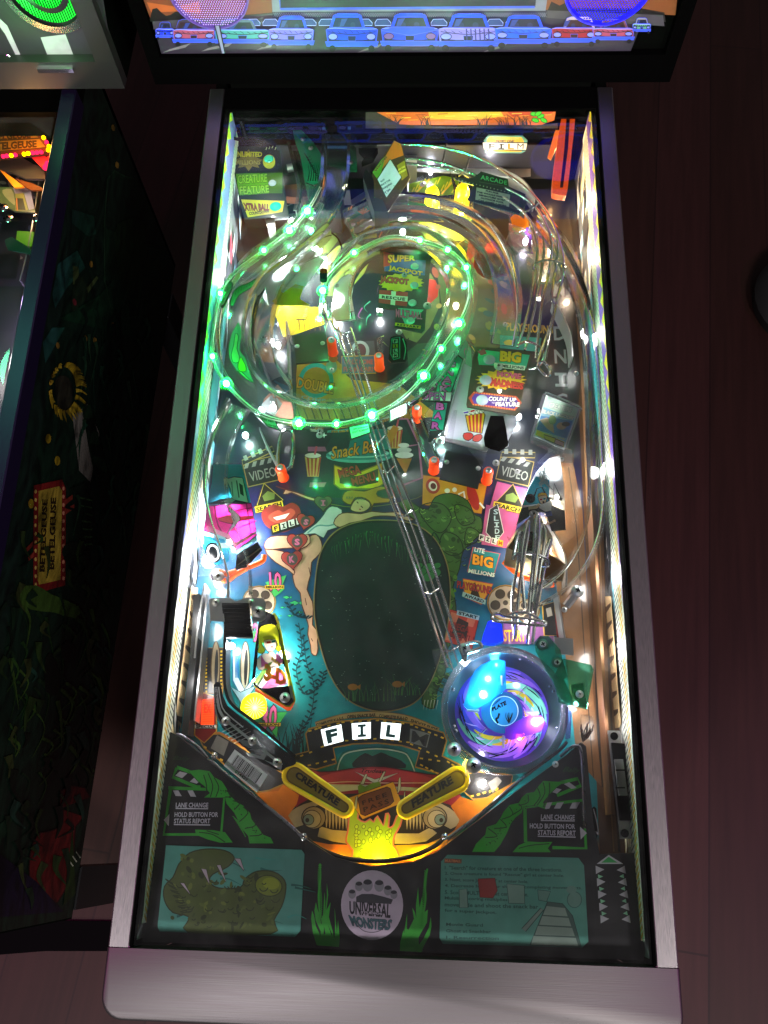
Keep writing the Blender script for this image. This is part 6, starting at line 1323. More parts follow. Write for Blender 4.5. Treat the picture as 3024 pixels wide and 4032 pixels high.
A = Art('rim_decal', hz(.0735), M_print, RL)
A.poly(FD, '330 640 360 740 350 800 340 900 400 980 420 1080 470 1200 400 1150 330 1100 290 1050 250 980 240 880 260 760 300 680', '#6a8a80', sm=2); A.poly(FD, '300 740 330 770 315 880 340 960 330 1010 280 1010 262 940 285 850', '#8fae78', sm=2, out='#22362c', ow=3); A.poly(FD, '350 960 375 1000 395 1040 400 1090 365 1100 330 1080 325 1030', '#b8c020', sm=2, out='#4a5008', ow=3); A.poly(FD, '320 1090 360 1100 470 1205 400 1170', '#8fae78', out='#22362c', ow=3)
A.poly(FD, '250 460 300 330 420 270 520 210 580 60 620 90 600 200 520 270 420 330 330 390 280 480', '#2a6a4a', sm=3, out='#0c2a1c', ow=3)
for k in range(9): A.line(FD, [280 + k * 28, 350 - k * 16, 310 + k * 26, 330 - k * 14, 300 + k * 26, 380 - k * 17], '#0c2a1c', 3)
A.build()
plast('red_plastic', FC, '740 950 860 975 930 1060 900 1160 830 1200 760 1195 700 1130 720 1020', .028, lambda A: [A.poly(FC, '740 950 860 975 930 1060 900 1160 830 1200 760 1195 700 1130 720 1020', '#c82014', sm=2), A.line(FC, '740 990 830 1010 880 1080 850 1150', '#f0a090', 5, sm=4), A.line(FC, '770 960 760 1040 800 1120', '#7a0c08', 5, sm=4)], sm=2)
plast('violet_plastic', FC, '1010 900 1035 890 1050 1010 1030 1060 960 1030 1020 1010', .03, lambda A: A.line(FC, '1020 900 1012 930 1040 950 1035 1010 1050 1050 1010 1045', '#8a40e0', 10))
plast('orange_plastic', FC, '920 840 950 815 1020 860 1010 910 960 925 930 890', .03, lambda A: A.poly(FC, '920 840 950 815 1020 860 1010 910 960 925 930 890', '#f08a18'))
bulb(790, 1060, .012, (1, .5, .4), .10, F=FC); bulb(1010, 980, .012, (.9, .8, 1), .06, F=FC)
for q in ((442, 1200, .04, .22), (430, 1330, .04, .16), (420, 1470, .035, .08), (505, 600, .05, .10), (1296, 1240, .04, .14), (1300, 1400, .04, .12), (1288, 1010, .05, .08), (1262, 720, .06, .07), (1305, 1560, .035, .06)):
    lamp(PM, P(o, *q[:3]), (1, .97, .94), q[3] * .75, .012, 'wall_fill')  # unseen point lights added for a wide glow along the walls
lamp(PM, P(o, 1215, 430, .06), (1, .72, .35), .22, .004, 'corner_fill'); lamp(PM, P(o, 1250, 560, .05), (1, .75, .5), .12, .004, 'corner_fill')  # unseen warm lights added to brighten the right corner
# frosted star plates over the white lamps
def stars(A):
    A.poly(FD, '560 240 700 120 900 20 1060 -20 1140 60 1000 240 860 420 700 470 610 470', '#e8edf0'); A.burst(FD, 570, 805, 48, 48, 8, '#f4f8fa', .35); A.burst(FD, 628, 668, 20, 20, 4, '#f4f8fa', .3)
    A.poly(FD, '700 480 640 440 860 280 940 300 900 420 1000 480 820 480', '#e8c818')
plast('star_plastic', FD, '480 300 560 200 700 110 900 10 1090 -40 1160 60 1000 260 1030 490 820 760 660 1010 560 1000 470 820 420 600', .038, stars)
plast('white_plastic', FE, '270 300 340 220 420 180 470 230 440 400 480 620 300 640 250 560', .036, lambda A: A.poly(FE, '275 305 340 225 420 185 465 235 436 400 475 615 300 635 255 560', '#e4e9ee'))  # plain frosted plate added so the bulbs make a bright white area
for q in ((905, 395, .135, (1, .93, .85), .30), (1165, 640, .125, (1, .85, .75), .26), (560, 330, .13, (1, 1, .85), .22), (610, 400, .13, (.95, 1, .95), .24), (870, 860, .11, (.9, 1, .95), .16), (1080, 840, .115, (1, .96, .92), .14), (1240, 985, .100, (1, .98, .96), .07), (965, 870, .09, (1, .9, 1), .07), (470, 1130, .08, (1, .95, 1), .07), (1175, 835, .104, (1, .98, .95), .10)):
    pp_ = P(o, *q[:3]); lamp(PM, pp_, q[3], q[4] * .7, .003, 'overhead_fill')  # unseen lights added under the glass to brighten signs and plastics
# grey ribbed bracket
prism('bracket_plate', FH, '255 1160 290 1150 430 1148 470 1175 560 1150 700 1150 715 1180 710 1320 680 1340 610 1345 600 1200 370 1200 380 1340 265 1335', .050, .0018, M_steel, PM)
b = MB(); n = 9
for i in range(n):
    y0 = 1190 + i * 31; b.prism(PL(FH, [360 + i * 3, y0, 580 + i * 4, y0, 580 + i * 4, y0 + 23, 360 + i * 3, y0 + 23], .056 - .0028 * i), .006)
for i in range(n): y0 = 1190 + i * 31; b.prism(PL(FH, [361 + i * 3, y0 + 20, 578 + i * 4, y0 + 20, 578 + i * 4, y0 + 34, 361 + i * 3, y0 + 34], .0545 - .0028 * i), .006)
b.build('ribbed_chute', M_blackmet, PM, label='dark ribbed chute at the foot of the left ramp')
screw(FH, 658, 1262, .052, .006); screw(FH, 313, 1186, .052, .004)
# blue lens and little yellow bulb
bl = pr('blue_lens', '#0a2aff', .15, coat=1, emit='#0a30ff', es=.7)
ob = prism('blue_lamp_cover', FZ, '610 130 660 110 700 120 760 160 785 340 700 370 540 362 560 270', .034, .012, bl, PM, sm=1)
bulb(560, 1010, .03, (1, .9, .05), .02, 6, F=FK)

# ================================================================ FLIPPERS
def capsule(a, b_, ra, rb, z, n=14):
    d = b_ - a; L = math.hypot(d.x, d.y); th = math.atan2(d.y, d.x); k = math.acos((ra - rb) / L); p = []
    for i in range(n + 1): t = th + k + (2 * math.pi - 2 * k) * i / n; p.append(Vector((a.x + ra * math.cos(t), a.y + ra * math.sin(t), z)))
    for i in range(n + 1): t = th - k + 2 * k * i / n; p.append(Vector((b_.x + rb * math.cos(t), b_.y + rb * math.sin(t), z)))
    return p
def flipper(A0, B0, word, quad):
    zt = .030; a = P(FX, *A0, zt); c = P(FX, *B0, zt); ra, rb = .0115, .0078
    E = bpy.data.objects.new('flipper', None)
    b = MB(); b.prism(capsule(a, c, ra, rb, zt), .004); b.prism([v - Vector((0, 0, .0045)) for v in capsule(a, c, ra * .9, rb * .86, zt)], .018)
    fm = clear_mat('flipper_top', tint=(.55, .42, .12), haze=.3, hcol=(.45, .33, .05)) if False else pr('flipper_plastic', '#6a5410', .3, coat=.5)
    bat = b.build('flipper', fm, PM, False, label='flipper lettered ' + word)
    ring = capsule(a, c, ra * 1.02, rb * 1.02, zt - .0005)
    b = MB(); b.sweep([v for v in ring], [(.0027 * math.cos(6.28318 * i / 10), .0027 * math.sin(6.28318 * i / 10)) for i in range(10)], up=True, closed=True); b.sweep([v - Vector((0, 0, .012)) for v in ring], [(.0030 * math.cos(6.28318 * i / 10), .006 * math.sin(6.28318 * i / 10)) for i in range(10)], up=True, closed=True)
    b.build('flipper_rubber', M_yrub, bat, True)
    A = Art('flipper_lettering', hz(zt), M_print, bat, base=.0002); inner = capsule(a, c, ra * .66, rb * .5, zt)
    A.v += [v + Vector((0, 0, .0001)) for v in inner]; A.f.append(tuple(range(len(inner)))); A.c.append(lin('#8f7a22')); A.text(FX, word, quad, '#15120a', bold=.05); A.build()
flipper((122, 628), (528, 890), 'CREATURE', '150 590 500 830 470 880 120 640')
flipper((1450, 660), (1035, 900), 'FEATURE', '1075 830 1400 630 1425 690 1090 900')

# ================================================================ WHIRLPOOL BOWL
c = P(FZ, 782, 1092, .040)
b = MB(); b.lathe((c.x, c.y, 0), [(.0680, .004), (.0700, .016), (.0715, .046), (.0715, .0505), (.0645, .0505), (.0638, .046)], 56)
bowl = b.build('bowl', clear_mat('bowl_plastic', tint=(.82, .80, .92), haze=.30, hcol=(.62, .58, .68), rough=.12, gain=1.5), PM, True, label='round whirlpool bowl with a spinning-water print')
b = MB(); b.lathe((c.x, c.y, 0), [(.0640, .0500), (.0636, .030), (.0545, .018), (.0540, .016), (.063, .016)], 56); b.build('bowl_wall', pr('bowl_dark', '#05060c', .35, coat=.2), bowl, True)
Zb = hz(.0185); FZc = FZ(778, 1085)
A = Art('whirlpool_disc', Zb, print_mat('whirl_print', .25, .6, dirt=.1), bowl)
cc = Vector((c.x, c.y, .0185))
def ringpt(r, t): return Vector((c.x + r * math.cos(t), c.y + r * math.sin(t)))
def wp(pts, col, off):
    b0 = len(A.v); A.v += [Vector((q.x, q.y, .0185 + off)) for q in pts]; tri = tessellate_polygon([[Vector((q.x, q.y, 0)) for q in pts]])
    for t in tri: A.f.append(tuple(b0 + i for i in t)); A.c.append(lin(col))
wp([ringpt(.0545, i * .1309) for i in range(48)], '#5a3fa8', 0)
rr = random.Random(31)
def swirl(t0, span, r0, r1, wmax, col, off, n=14):
    o1, o2 = [], []
    for i in range(n + 1):
        u = i / n; t = t0 + span * u; r = r0 + (r1 - r0) * u; w_ = wmax * math.sin(math.pi * min(1, u * .9 + .08)); o1.append(ringpt(r + w_, t)); o2.append(ringpt(r - w_, t))
    wp(o1 + o2[::-1], col, off)
k = 0
for t0 in [i * .55 for i in range(12)]:
    k += 1; swirl(t0, 1.7 + rr.random() * .6, .0515, .026, .0048, rr.choice(['#6fc8a0', '#8a5ac8', '#5a8ad0', '#7fd8b0', '#a878e0', '#4a4ab8']), .0002 + .00004 * k)
for t0 in (.2, 1.2, 2.4, 3.7, 4.4, 5.3): k += 1; swirl(t0, 1.1, .038, .026, .0026, '#d8b428', .0002 + .00004 * k)
for i in range(44): k += 1; swirl(rr.random() * 6.28, .3 + rr.random() * .3, (.0535 - rr.random() * .012), .049 - rr.random() * .010, .0007, '#14143a', .0003 + .00004 * k, 6)
for i in range(20): k += 1; swirl(rr.random() * 6.28, .25, .046 - rr.random() * .02, .042 - rr.random() * .02, .0012, '#c8b0f0', .0003 + .00004 * k, 6)
wp([ringpt(.0240, i * .1745) for i in range(36)], '#1f5f90', .0035)
A.text(FZ, 'PLATE', '650 1070 805 990 812 1035 662 1112', '#0a1420', bold=.05); A.base = .0045
A.build()
A = Art('whirlpool_hub', hz(.023), print_mat('hub_print', .2, .8, dirt=.1), bowl)
A.ell(FZ, 790, 1105, 150, 160, '#2a7ab0', n=32, out='#b8e0f0', ow=3); A.text(FZ, 'PLATE', '650 1070 805 990 815 1035 662 1112', '#06121c', bold=.06); A.text(FZ, 'HOLOGRAM BY', '650 1040 745 965 750 985 655 1058', '#06121c', bold=.03)
for k in range(6): A.line(FZ, [840, 1235, 810 + k * 14, 1180 - (k % 3) * 20, 800 + k * 16, 1120], '#06202c', 5, sm=3, taper=True)
A.line(FZ, '735 1130 720 1180 700 1190 720 1240', '#06202c', 8, sm=3)
A.build()
bcov = clear_mat('cyan_cover', tint=(.10, .55, .9), haze=.35, hcol=(.05, .5, 1.0), rough=.12, gain=2)
prism('blue_lamp_window', FZ, '400 860 420 760 470 660 540 600 640 555 740 545 800 560 812 860 775 895 545 1050 470 1100 400 1095 345 1040', .030, .002, bcov, bowl, sm=0)
prism('violet_lamp_window', FZ, '800 1290 900 1230 1060 1150 1190 1150 1250 1240 1190 1330 1090 1360 980 1390 870 1420 800 1400', .030, .002, clear_mat('violet_cover', tint=(.5, .2, .9), haze=.3, hcol=(.45, .1, 1.0), rough=.12, gain=2), bowl)
for x, y, z, colr, pw, es, r in ((700, 610, .024, (.1, .75, 1), .10, 30, .0045), (610, 760, .024, (.5, .9, 1), .14, 40, .005), (560, 930, .024, (.25, .9, 1), .20, 40, .0065), (450, 985, .024, (.2, .7, 1), .05, 22, .004), (1130, 1225, .026, (.8, .9, 1), .12, 40, .005), (950, 1400, .026, (.8, .2, 1), .035, 12, .0025)):
    p = P(FZ, x, y, z); bb_ = MB(); bb_.lathe((0, 0, 0), [(.0001, -r), (r * .7, -r * .7), (r, 0), (r * .7, r * .7), (.0001, r)], 12); q = bb_.build('bowl_lamp', emat('bowl_lamp_glow', '#%02x%02x%02x' % tuple(int(255 * v ** .4545) for v in colr), es), bowl, True); q.location = p; lamp(q, (p.x, p.y, p.z + r * 1.5), colr, pw, r)
lamp(bowl, P(FZ, 1000, 700, .055), (.7, .6, 1), .03, .003); lamp(bowl, P(FZ, 600, 1500, .055), (.75, .65, 1), .03, .003); lamp(bowl, P(FZ, 1250, 1150, .05), (.7, .6, 1), .02, .003)
for i in range(8):
    t = i * math.pi / 4 + .0; p0 = ringpt(.027, t); p1 = ringpt(.041, t); b = MB(); b.tube([Vector((p0.x, p0.y, .0285)), Vector((p1.x, p1.y, .030))], .0014, 6, 0); b.build('bowl_fin', M_clear if i % 2 else M_steel, bowl, True)
for x, y, r in ((355, 425, .0055), (243, 1520, .0062), (455, 1698, .0068), (1208, 380, .0055), (1362, 578, .0052)): screw(FZ, x, y, .054, r, bowl)
for x, y in ((860, 455), (235, 870), (245, 1270), (265, 1320), (1290, 835), (1325, 890), (1370, 1290), (960, 530)): screw(FZ, x, y, .040, .0016, bowl, M_chrome)
for q in ('370 1640 470 1640 520 1700 500 1760 400 1780 380 1830 360 1760', '200 1480 280 1480 300 1560 250 1600 200 1560'): prism('bowl_ear', FZ, q, .051, .003, clear_mat('ear_plastic', tint=(.8, .78, .88), haze=.15, gain=2) if '370' in q else M_clear, bowl, sm=2)
prism('green_bracket', FZ, '1120 350 1180 285 1270 285 1400 440 1440 600 1480 730 1440 760 1530 960 1520 1050 1380 1010 1370 880 1240 650 1130 450', .056, .0018, M_cgreen, PM)
prism('green_flap', FK, '1190 320 1370 360 1390 390 1345 655 1240 620 1150 560 1120 450', .060, .0014, M_cgreen, PM, label='translucent green plastic flap beside the bowl')
prism('green_bracket', FK, '1245 490 1320 478 1350 640 1310 640 1250 560', .064, .0014, M_cgreen, PM); screw(FK, 1298, 552, .066, .0035)
prism('grey_tab', FK, '1130 180 1255 190 1258 300 1200 292 1140 300', .050, .0015, M_steel, PM)
prism('clear_tab', FZ, '0 440 120 400 340 430 160 660 80 720', .050, .0012, M_clearth, PM)
prism('clear_scale', FZ, '1465 1060 1525 1065 1510 1400 1460 1410', .050, .004, clear_mat('violet_edge', tint=(.75, .7, .95), haze=.3, hcol=(.4, .35, .8)), PM)
# red feather decoration and plastic guard by the lane
rr = random.Random(6); b = MB(); base = P(FK, 1320, 860, .03)
for i in range(22):
    q = P(FK, 1300 + rr.random() * 90, 730 + rr.random() * 90, .045 + rr.random() * .01); b.tube([base, (base + q) / 2 + Vector((rr.random() * .006 - .003, 0, .004)), q], .0006, 5, 3)
b.build('red_bristles', pr('bristle_red', '#5a1c10', .5), PM, True)
prism('clear_guard', FK, '1305 685 1392 700 1385 790 1330 860 1320 880 1300 820', .052, .0012, M_clearth, PM)
# ================================================================ APRON
ZA = .040
def ap(F, x, y): return P(F, x, y, ZA)
outl = [Vector((-.2590, .002, ZA)), Vector((.2590, .002, ZA))]
pR = PL(o, '1372 1842 1296 1846 1282 1780 1266 1612 1255 1603 1222 1632 1090 1728 945 1840 890 1862 800 1872 722 1852 660 1812 560 1730 383 1588', ZA)
y_r = pR[0].y; pR[0].x = .2590
y_l = pR[-1].y
outl += [Vector((.2590, y_r, ZA))] + pR[1:] + [Vector((-.2590, y_l + .004, ZA))]
ABase = MB().prism(outl, .026).build('apron', M_apron, PM)
A = Art('apron_art', hz(ZA), M_card, ABase)
GR = '#2f9a2c'; GD = '#10300c'; BG = '#121016'
# left clapper
def clap(L, F):
    for q in L['frame']: A.line(F, q, GR, 13)
    for q in L['white']: A.poly(F, q, '#b4b0bc')
clap({'frame': ['270 335 640 350 615 640 240 640 285 340', '325 205 300 265 455 330 480 330', '325 200 520 270'], 'white': ['315 255 345 228 395 240 360 272', '410 295 440 268 485 285 455 308', '300 352 335 352 358 390 318 388', '395 352 430 352 452 394 415 392', '240 545 278 505 272 585']}, FM)
for t, q in (('LANE CHANGE', '320 432 532 432 530 464 318 464'), ('HOLD BUTTON FOR', '312 494 596 494 594 526 310 526'), ('STATUS REPORT', '308 536 545 536 543 568 306 568')): A.text(FM, t, q, '#c4bfce', bold=.02)
A.line(FM, '318 470 530 472', '#c4bfce', 4); A.line(FM, '306 575 543 578', '#c4bfce', 4)
# right clapper
clap({'frame': ['935 1290 1320 1245 1340 1560 1120 1555', '940 1290 945 1520', '1090 1150 1285 1105 1305 1150 1150 1215'], 'white': ['1110 1190 1140 1165 1180 1175 1150 1203', '1195 1140 1230 1128 1280 1165 1245 1172', '1085 1262 1120 1258 1100 1300 1068 1305', '1150 1262 1195 1258 1170 1300 1130 1300', '1250 1262 1300 1258 1278 1300 1232 1300', '1300 1418 1345 1460 1305 1502']}, FK)
for t, q in (('LANE CHANGE', '1046 1338 1266 1342 1266 1374 1044 1372'), ('HOLD BUTTON FOR', '972 1396 1268 1402 1268 1434 972 1430'), ('STATUS REPORT', '1026 1440 1272 1444 1272 1480 1024 1474')): A.text(FK, t, q, '#c4bfce', bold=.02)
A.line(FK, '1044 1378 1266 1381', '#c4bfce', 4); A.line(FK, '1024 1481 1272 1487', '#c4bfce', 4)
# leafy green limbs (plain plant forms)
def limb(F, q, q2, seed, fins, spots):
    A.poly(F, q, GR, sm=1, out='#0c0c10', ow=2)
    rr = random.Random(seed)
    for f in fins: A.line(F, f, GD, 4, sm=3)
    for (x0, y0, x1, y1, w_) in spots:
        for i in range(26):
            t = rr.random(); A.ell(F, x0 + (x1 - x0) * t + (rr.random() - .5) * w_, y0 + (y1 - y0) * t + (rr.random() - .5) * w_ * .6, 5, 3.4, GD, rr.random() * 90, 6)
    if q2: A.poly(F, q2, GR, sm=1, out='#0c0c10', ow=2)
limb(FM, '400 225 470 215 540 225 570 265 620 290 655 345 665 375 720 430 760 450 805 500 815 540 850 585 890 640 940 660 958 700 800 700 790 650 755 610 730 560 700 500 650 440 640 400 590 400 500 400 540 370 510 330 460 290', None, 1,
     ['500 250 520 320 515 390', '530 240 560 320 545 395', '570 270 600 330 580 395', '640 350 700 390 640 395', '690 420 740 430 700 480', '760 460 790 500 730 560', '810 520 840 580 770 600', '860 590 880 640 800 650'], [(620, 330, 880, 680, 60)])
A.poly(FM, '445 608 560 612 640 625 690 692 610 694 520 670 450 640', GR, sm=1); A.line(FM, '470 625 560 640 640 690', GD, 4, sm=3); A.line(FM, '520 615 600 640', GD, 4)
for i in range(9): A.line(FM, [690 + i * 9, 520 + i * 14, 735 + i * 5, 560 + i * 12], GR, 3)
limb(FK, '1200 1125 1120 1122 1060 1118 1030 1150 1000 1190 950 1200 920 1225 900 1262 840 1275 800 1320 780 1360 750 1400 690 1420 680 1470 620 1530 595 1585 740 1585 780 1540 820 1470 850 1400 880 1360 920 1330 930 1290 1000 1280 1075 1305 1060 1260 1100 1210 1150 1160', None, 2,
     ['1060 1130 1070 1200 1020 1280', '1100 1130 1100 1200 1060 1290', '1020 1160 1040 1220 1000 1280', '960 1210 960 1260 900 1280', '900 1270 920 1300 860 1340', '840 1290 860 1340 790 1370', '780 1370 820 1420 740 1430', '700 1430 760 1480 680 1490'], [(980, 1240, 700, 1540, 60)])
A.poly(FK, '860 1585 900 1540 960 1515 1050 1520 1120 1518 1090 1560 1110 1585', GR, sm=1); A.line(FK, '900 1560 980 1540 1100 1530', GD, 4, sm=3)
A.text(FM, 'Bally', '300 125 415 130 412 165 298 160', '#1c3a1c', bold=.0, shear=.5); A.text(FK, 'Bally', '1190 1025 1305 1035 1303 1075 1186 1068', '#1c4a1c', bold=.0, shear=.5)
# kelp at both sides of the sticker
for m, F in ((1, FAA),):
    K = ['130 1030 90 900 70 740 80 650 100 700 120 820 160 900 175 960 150 1010', '135 1030 165 960 175 880 120 760 105 650 122 560 140 640 180 740 200 690 215 450 225 560 215 700 240 500 240 350 256 480 235 650 262 600 282 560 262 720 300 860 320 950 330 900 325 620 338 760 350 900 362 750 372 860 380 940 372 1046']
    for q in K: A.poly(F, q, GR, sm=1)
    A.line(F, '165 140 170 300 150 480 160 640 180 800', GR, 7, sm=4)
    for i in range(28): y = 165 + i * 23; x = 165 - 8 * math.sin(i / 4); A.line(F, [x - 15, y - 10, x, y + 6, x + 17, y - 12], GR, 4)
    for q in ('210 820 225 900 205 915', '250 800 300 910 290 920', '160 700 185 790 180 800'): A.poly(F, q, BG)
    K = ['1280 1100 1240 1030 1290 960 1350 840 1372 720 1380 820 1360 920 1310 1010 1285 1060', '1035 1090 1040 1000 1075 860 1080 900 1115 680 1112 850 1130 860 1190 740 1170 620 1200 670 1215 740 1210 600 1235 395 1240 520 1250 620 1275 500 1290 680 1340 640 1330 780 1240 940 1240 1000 1275 1104']
    for q in K: A.poly(F, q, GR, sm=1)
    A.line(F, '1335 195 1310 350 1315 520 1290 700 1260 880', GR, 7, sm=4)
    for i in range(28): y = 225 + i * 23; x = 1322 - i * 1.9; A.line(F, [x - 17, y - 12, x, y + 6, x + 15, y - 10], GR, 4)
# toothed ball-lift picture at right
A.poly(FN, '1212 640 1272 595 1345 640', '#b8b4c0'); A.poly(FN, '1235 634 1272 604 1318 634', '#2f9a50')
for i in range(5):
    y = 665 + i * 62; dx = i * 6
    A.poly(FN, [1206 + dx, y - 16, 1250 + dx, y + 3, 1208 + dx, y + 26], '#b0adb8'); A.poly(FN, [1352 + dx, y - 16, 1312 + dx, y + 6, 1358 + dx, y + 24], '#b0adb8')
    if i < 4: A.poly(FN, [1218 + dx, y + 28, 1244 + dx, y + 38, 1220 + dx, y + 50], '#7fc09a'); A.poly(FN, [1346 + dx, y + 26, 1326 + dx, y + 38, 1350 + dx, y + 48], '#7fc09a')
A.line(FN, '1208 1000 1196 780 1180 640', '#1d1a22', 3)
A.build()
# instruction cards
def cleft(A):
    A.poly(FM, '255 712 330 716 700 730 1140 742 1158 770 1130 1270 1095 1306 700 1294 215 1270 205 1240', '#4c8f86')
    rr = random.Random(3)
    for i in range(16):
        x = 300 + rr.random() * 800; y = 760 + rr.random() * 480; A.line(FM, [x, y, x + 60, y - 20 + rr.random() * 40, x + 120 + rr.random() * 40, y + rr.random() * 50], ['#246a66', '#3d928a', '#1f5c58'][i % 3], 10, sm=4, taper=True)
    MO = '#4a5424'; MD = '#2c3414'; ML = '#66702c'
    A.poly(FM, '410 760 520 735 640 745 700 790 660 850 560 900 540 950 600 990 740 985 770 930 850 880 960 885 1030 940 1035 1020 1010 1110 960 1200 940 1290 400 1280 410 1180 300 1150 245 1070 245 980 300 920 330 850 350 820', MO, sm=3, out=MD, ow=5)
    for i in range(120):
        x = 280 + rr.random() * 700; y = 780 + rr.random() * 480
        if (x - 640) ** 2 / 170000 + (y - 1080) ** 2 / 40000 < 1 or (x < 620 and y < 980 and (x - 450) ** 2 + (y - 900) ** 2 < 24000): A.ell(FM, x, y, 10 + rr.random() * 22, 6 + rr.random() * 10, rr.choice([MO, ML, MD, '#3c4a1c', '#58642a']), rr.random() * 180, 9)
    A.ell(FM, 925, 975, 88, 68, '#6f7a1c', 10, out=MD, ow=4); A.ell(FM, 940, 960, 56, 38, '#8a9420', 10)
    for i in range(60):
        x = 300 + rr.random() * 680; y = 790 + rr.random() * 450
        if (x - 640) ** 2 / 150000 + (y - 1080) ** 2 / 34000 < 1: r = 10 + rr.random() * 20; A.line(FM, [x - r, y, x - r * .4, y + r * .6, x + r * .5, y + r * .5, x + r, y - r * .2], MD, 4, sm=3)
    for k in range(14): A.line(FM, [250 + k * 8, 930 + k * 18 - (k % 2) * 10, 300 + k * 9, 960 + k * 14], MD, 4)
    for q in ('700 796 742 798 765 880', '585 842 612 838 648 955', '482 862 520 868 540 970', '345 955 375 958 418 1040'): A.poly(FM, q, '#b8a4b4', out=MD, ow=3)
inkprism('instruction_card', FM, '255 710 1140 740 1160 768 1133 1268 1097 1309 212 1274 200 1240', ZA + .0014, .0008, M_card, ABase, '#4c8f86', cleft, label='teal card with a mossy green underwater shape')
def cright(A):
    A.poly(FN, '462 596 1120 612 1146 650 1168 1030 1140 1058 440 1040 424 1012 432 628', '#4a877c')
    A.poly(FN, '446 612 534 616 532 638 446 636', '#6a4a38'); A.text(FN, 'MULTIBALL', '450 617 530 620 529 633 449 631', '#c87a50', bold=.05)
    T = ('1. "Search" for creature at one of the three locations.', '2. Once creature is found "Rescue" girl at center hole.', '3. Next, score JACKPOT at center hole.', '4. Decrease helicopter shots by completing movements.', '5. Score MULTIBALL at center hole.', 'Multiball scoring multiplies during', 'move slide and shoot the snack bar', 'for a super jackpot.')
    for k, t in enumerate(T):
        w_ = (590, 600, 420, 690, 420, 400, 470, 260)[k]; A.text(FN, t, [448, 648 + k * 31, 448 + w_, 660 + k * 31, 448 + w_, 680 + k * 31, 448, 668 + k * 31], '#1c4a44', bold=.02)
    for k, t in enumerate(('Movie Guard', 'Ghost at Snackbar', '1. Resurrection')): A.text(FN, t, [455, 935 + k * 33, 640 + k * 40, 940 + k * 33, 640 + k * 40, 956 + k * 33, 455, 951 + k * 33], '#1c4a44', bold=.02)
    A.poly(FN, '615 715 700 712 712 775 690 812 625 808', '#8a2c28', out='#4a1a18', ow=3); A.poly(FN, '760 740 848 748 850 840 770 838', '#6a8a80', out='#1c4a44', ow=3); A.poly(FN, '520 770 560 765 565 860 522 860', '#6a8a80', out='#1c4a44', ow=3); A.poly(FN, '915 770 980 778 960 830 920 822', '#5a8078', out='#1c4a44', ow=3)
    A.poly(FN, '965 830 1040 840 1090 900 1135 1056 875 1048', '#3c5450', out='#1a3a36', ow=3)
    for k in range(4): A.poly(FN, [952 - k * 22 + 8, 852 + k * 50, 1052 + k * 18, 862 + k * 50, 1066 + k * 18, 904 + k * 50, 942 - k * 20, 896 + k * 50], '#7a8c84')
    A.poly(FN, '835 965 930 862 945 872 855 980', '#6a7c76', out='#1a3a36', ow=3); A.ell(FN, 1100, 820, 36, 40, '#5a8078', out='#2a5a52', ow=3); A.ell(FN, 1085, 770, 26, 20, '#5a8078')
inkprism('instruction_card', FN, '462 594 1120 610 1148 648 1170 1030 1140 1060 438 1042 422 1012 430 628', ZA + .0014, .0008, M_card, ABase, '#4a877c', cright, label='teal rule card headed MULTIBALL with film strip print')
def csticker(A):
    A.ell(FAA, 733, 592, 336, 378, '#c0acc4', n=40)
    for x, y, r in ((515, 470, 42), (590, 385, 44), (685, 375, 56), (810, 380, 54), (905, 430, 46), (970, 475, 40)):
        A.ell(FAA, x, y, r, r * 1.25, '#8f8796', n=14); A.ell(FAA, x, y - r * .6, r * .85, r * .5, '#34303c', n=12)
    A.poly(FAA, '560 500 620 470 740 470 860 500 960 530 940 580 560 560', '#3a3642')
    A.text(FAA, 'UNIVERSAL', '485 545 940 580 932 735 488 690', '#1a1424', bold=.035); A.poly(FAA, '600 650 850 672 850 705 600 682', '#221c2c'); A.text(FAA, 'STUDIOS', '610 655 845 677 843 700 608 680', '#c0acc4', bold=.04)
    A.text(FAA, 'MONSTERS', '475 700 955 750 920 862 520 815', '#3f6474', out='#0e1820', bold=.03, ow=.03, arc=-.10); A.line(FAA, '570 810 640 870 730 888 820 868 880 815', '#4a3c50', 3, sm=4)
inkprism('round_sticker', FAA, [733 + 338 * math.cos(i * .1571) if j == 0 else 592 + 380 * math.sin(i * .1571) for i in range(40) for j in (0, 1)], ZA + .0010, .0004, M_card, ABase, '#c0acc4', csticker, label='round pale sticker reading UNIVERSAL STUDIOS MONSTERS')
M_rod = pr('guide_rod', '#55535a', .3, 1.0, rvary=.15, bscale=80)
# steel rods along the apron, drain arc
for F, q, z in ((FJ, '86 765 130 775 240 850 330 945', .046), (FJ, '350 965 480 1075 700 1250 900 1410 1050 1545', .046), (FK, '430 1500 640 1340 900 1120 1140 940 1215 865', .046), (FK, '1330 1430 1320 1100 1305 920 1275 890 1235 905 1170 960', .048)):
    MB().tube([P(F, x, y, z) for x, y in nums(q)], .0017, 10, 5).build('chrome_rail', M_rod, PM, True)
MB().tube([P(FX, x, y, .026) for x, y in nums('185 1110 235 1160 330 1225 440 1275 600 1315 800 1328 960 1315 1120 1275 1260 1210 1350 1135')], .0024, 10, 5).build('drain_wire', pr('dark_wire', '#3a3630', .3, .8), PM, True)
MB().sweep(cr([tuple(P(FX, x, y, .020)) for x, y in nums('240 1205 340 1275 480 1325 700 1350 900 1345 1080 1320 1280 1245')], 5), [(-.0006, -.012), (.0006, -.012), (.0006, .006), (-.0006, .006)]).build('drain_guide', clear_mat('amber_guide', tint=(1, .85, .4), haze=.4, hcol=(1, .6, .1)), PM, True)
for F, x, y in ((FX, 1350, 1130), (FJ, 380, 930), (FX, 200, 1130)): screw(F, x, y, .044, .003, None, M_chrome)
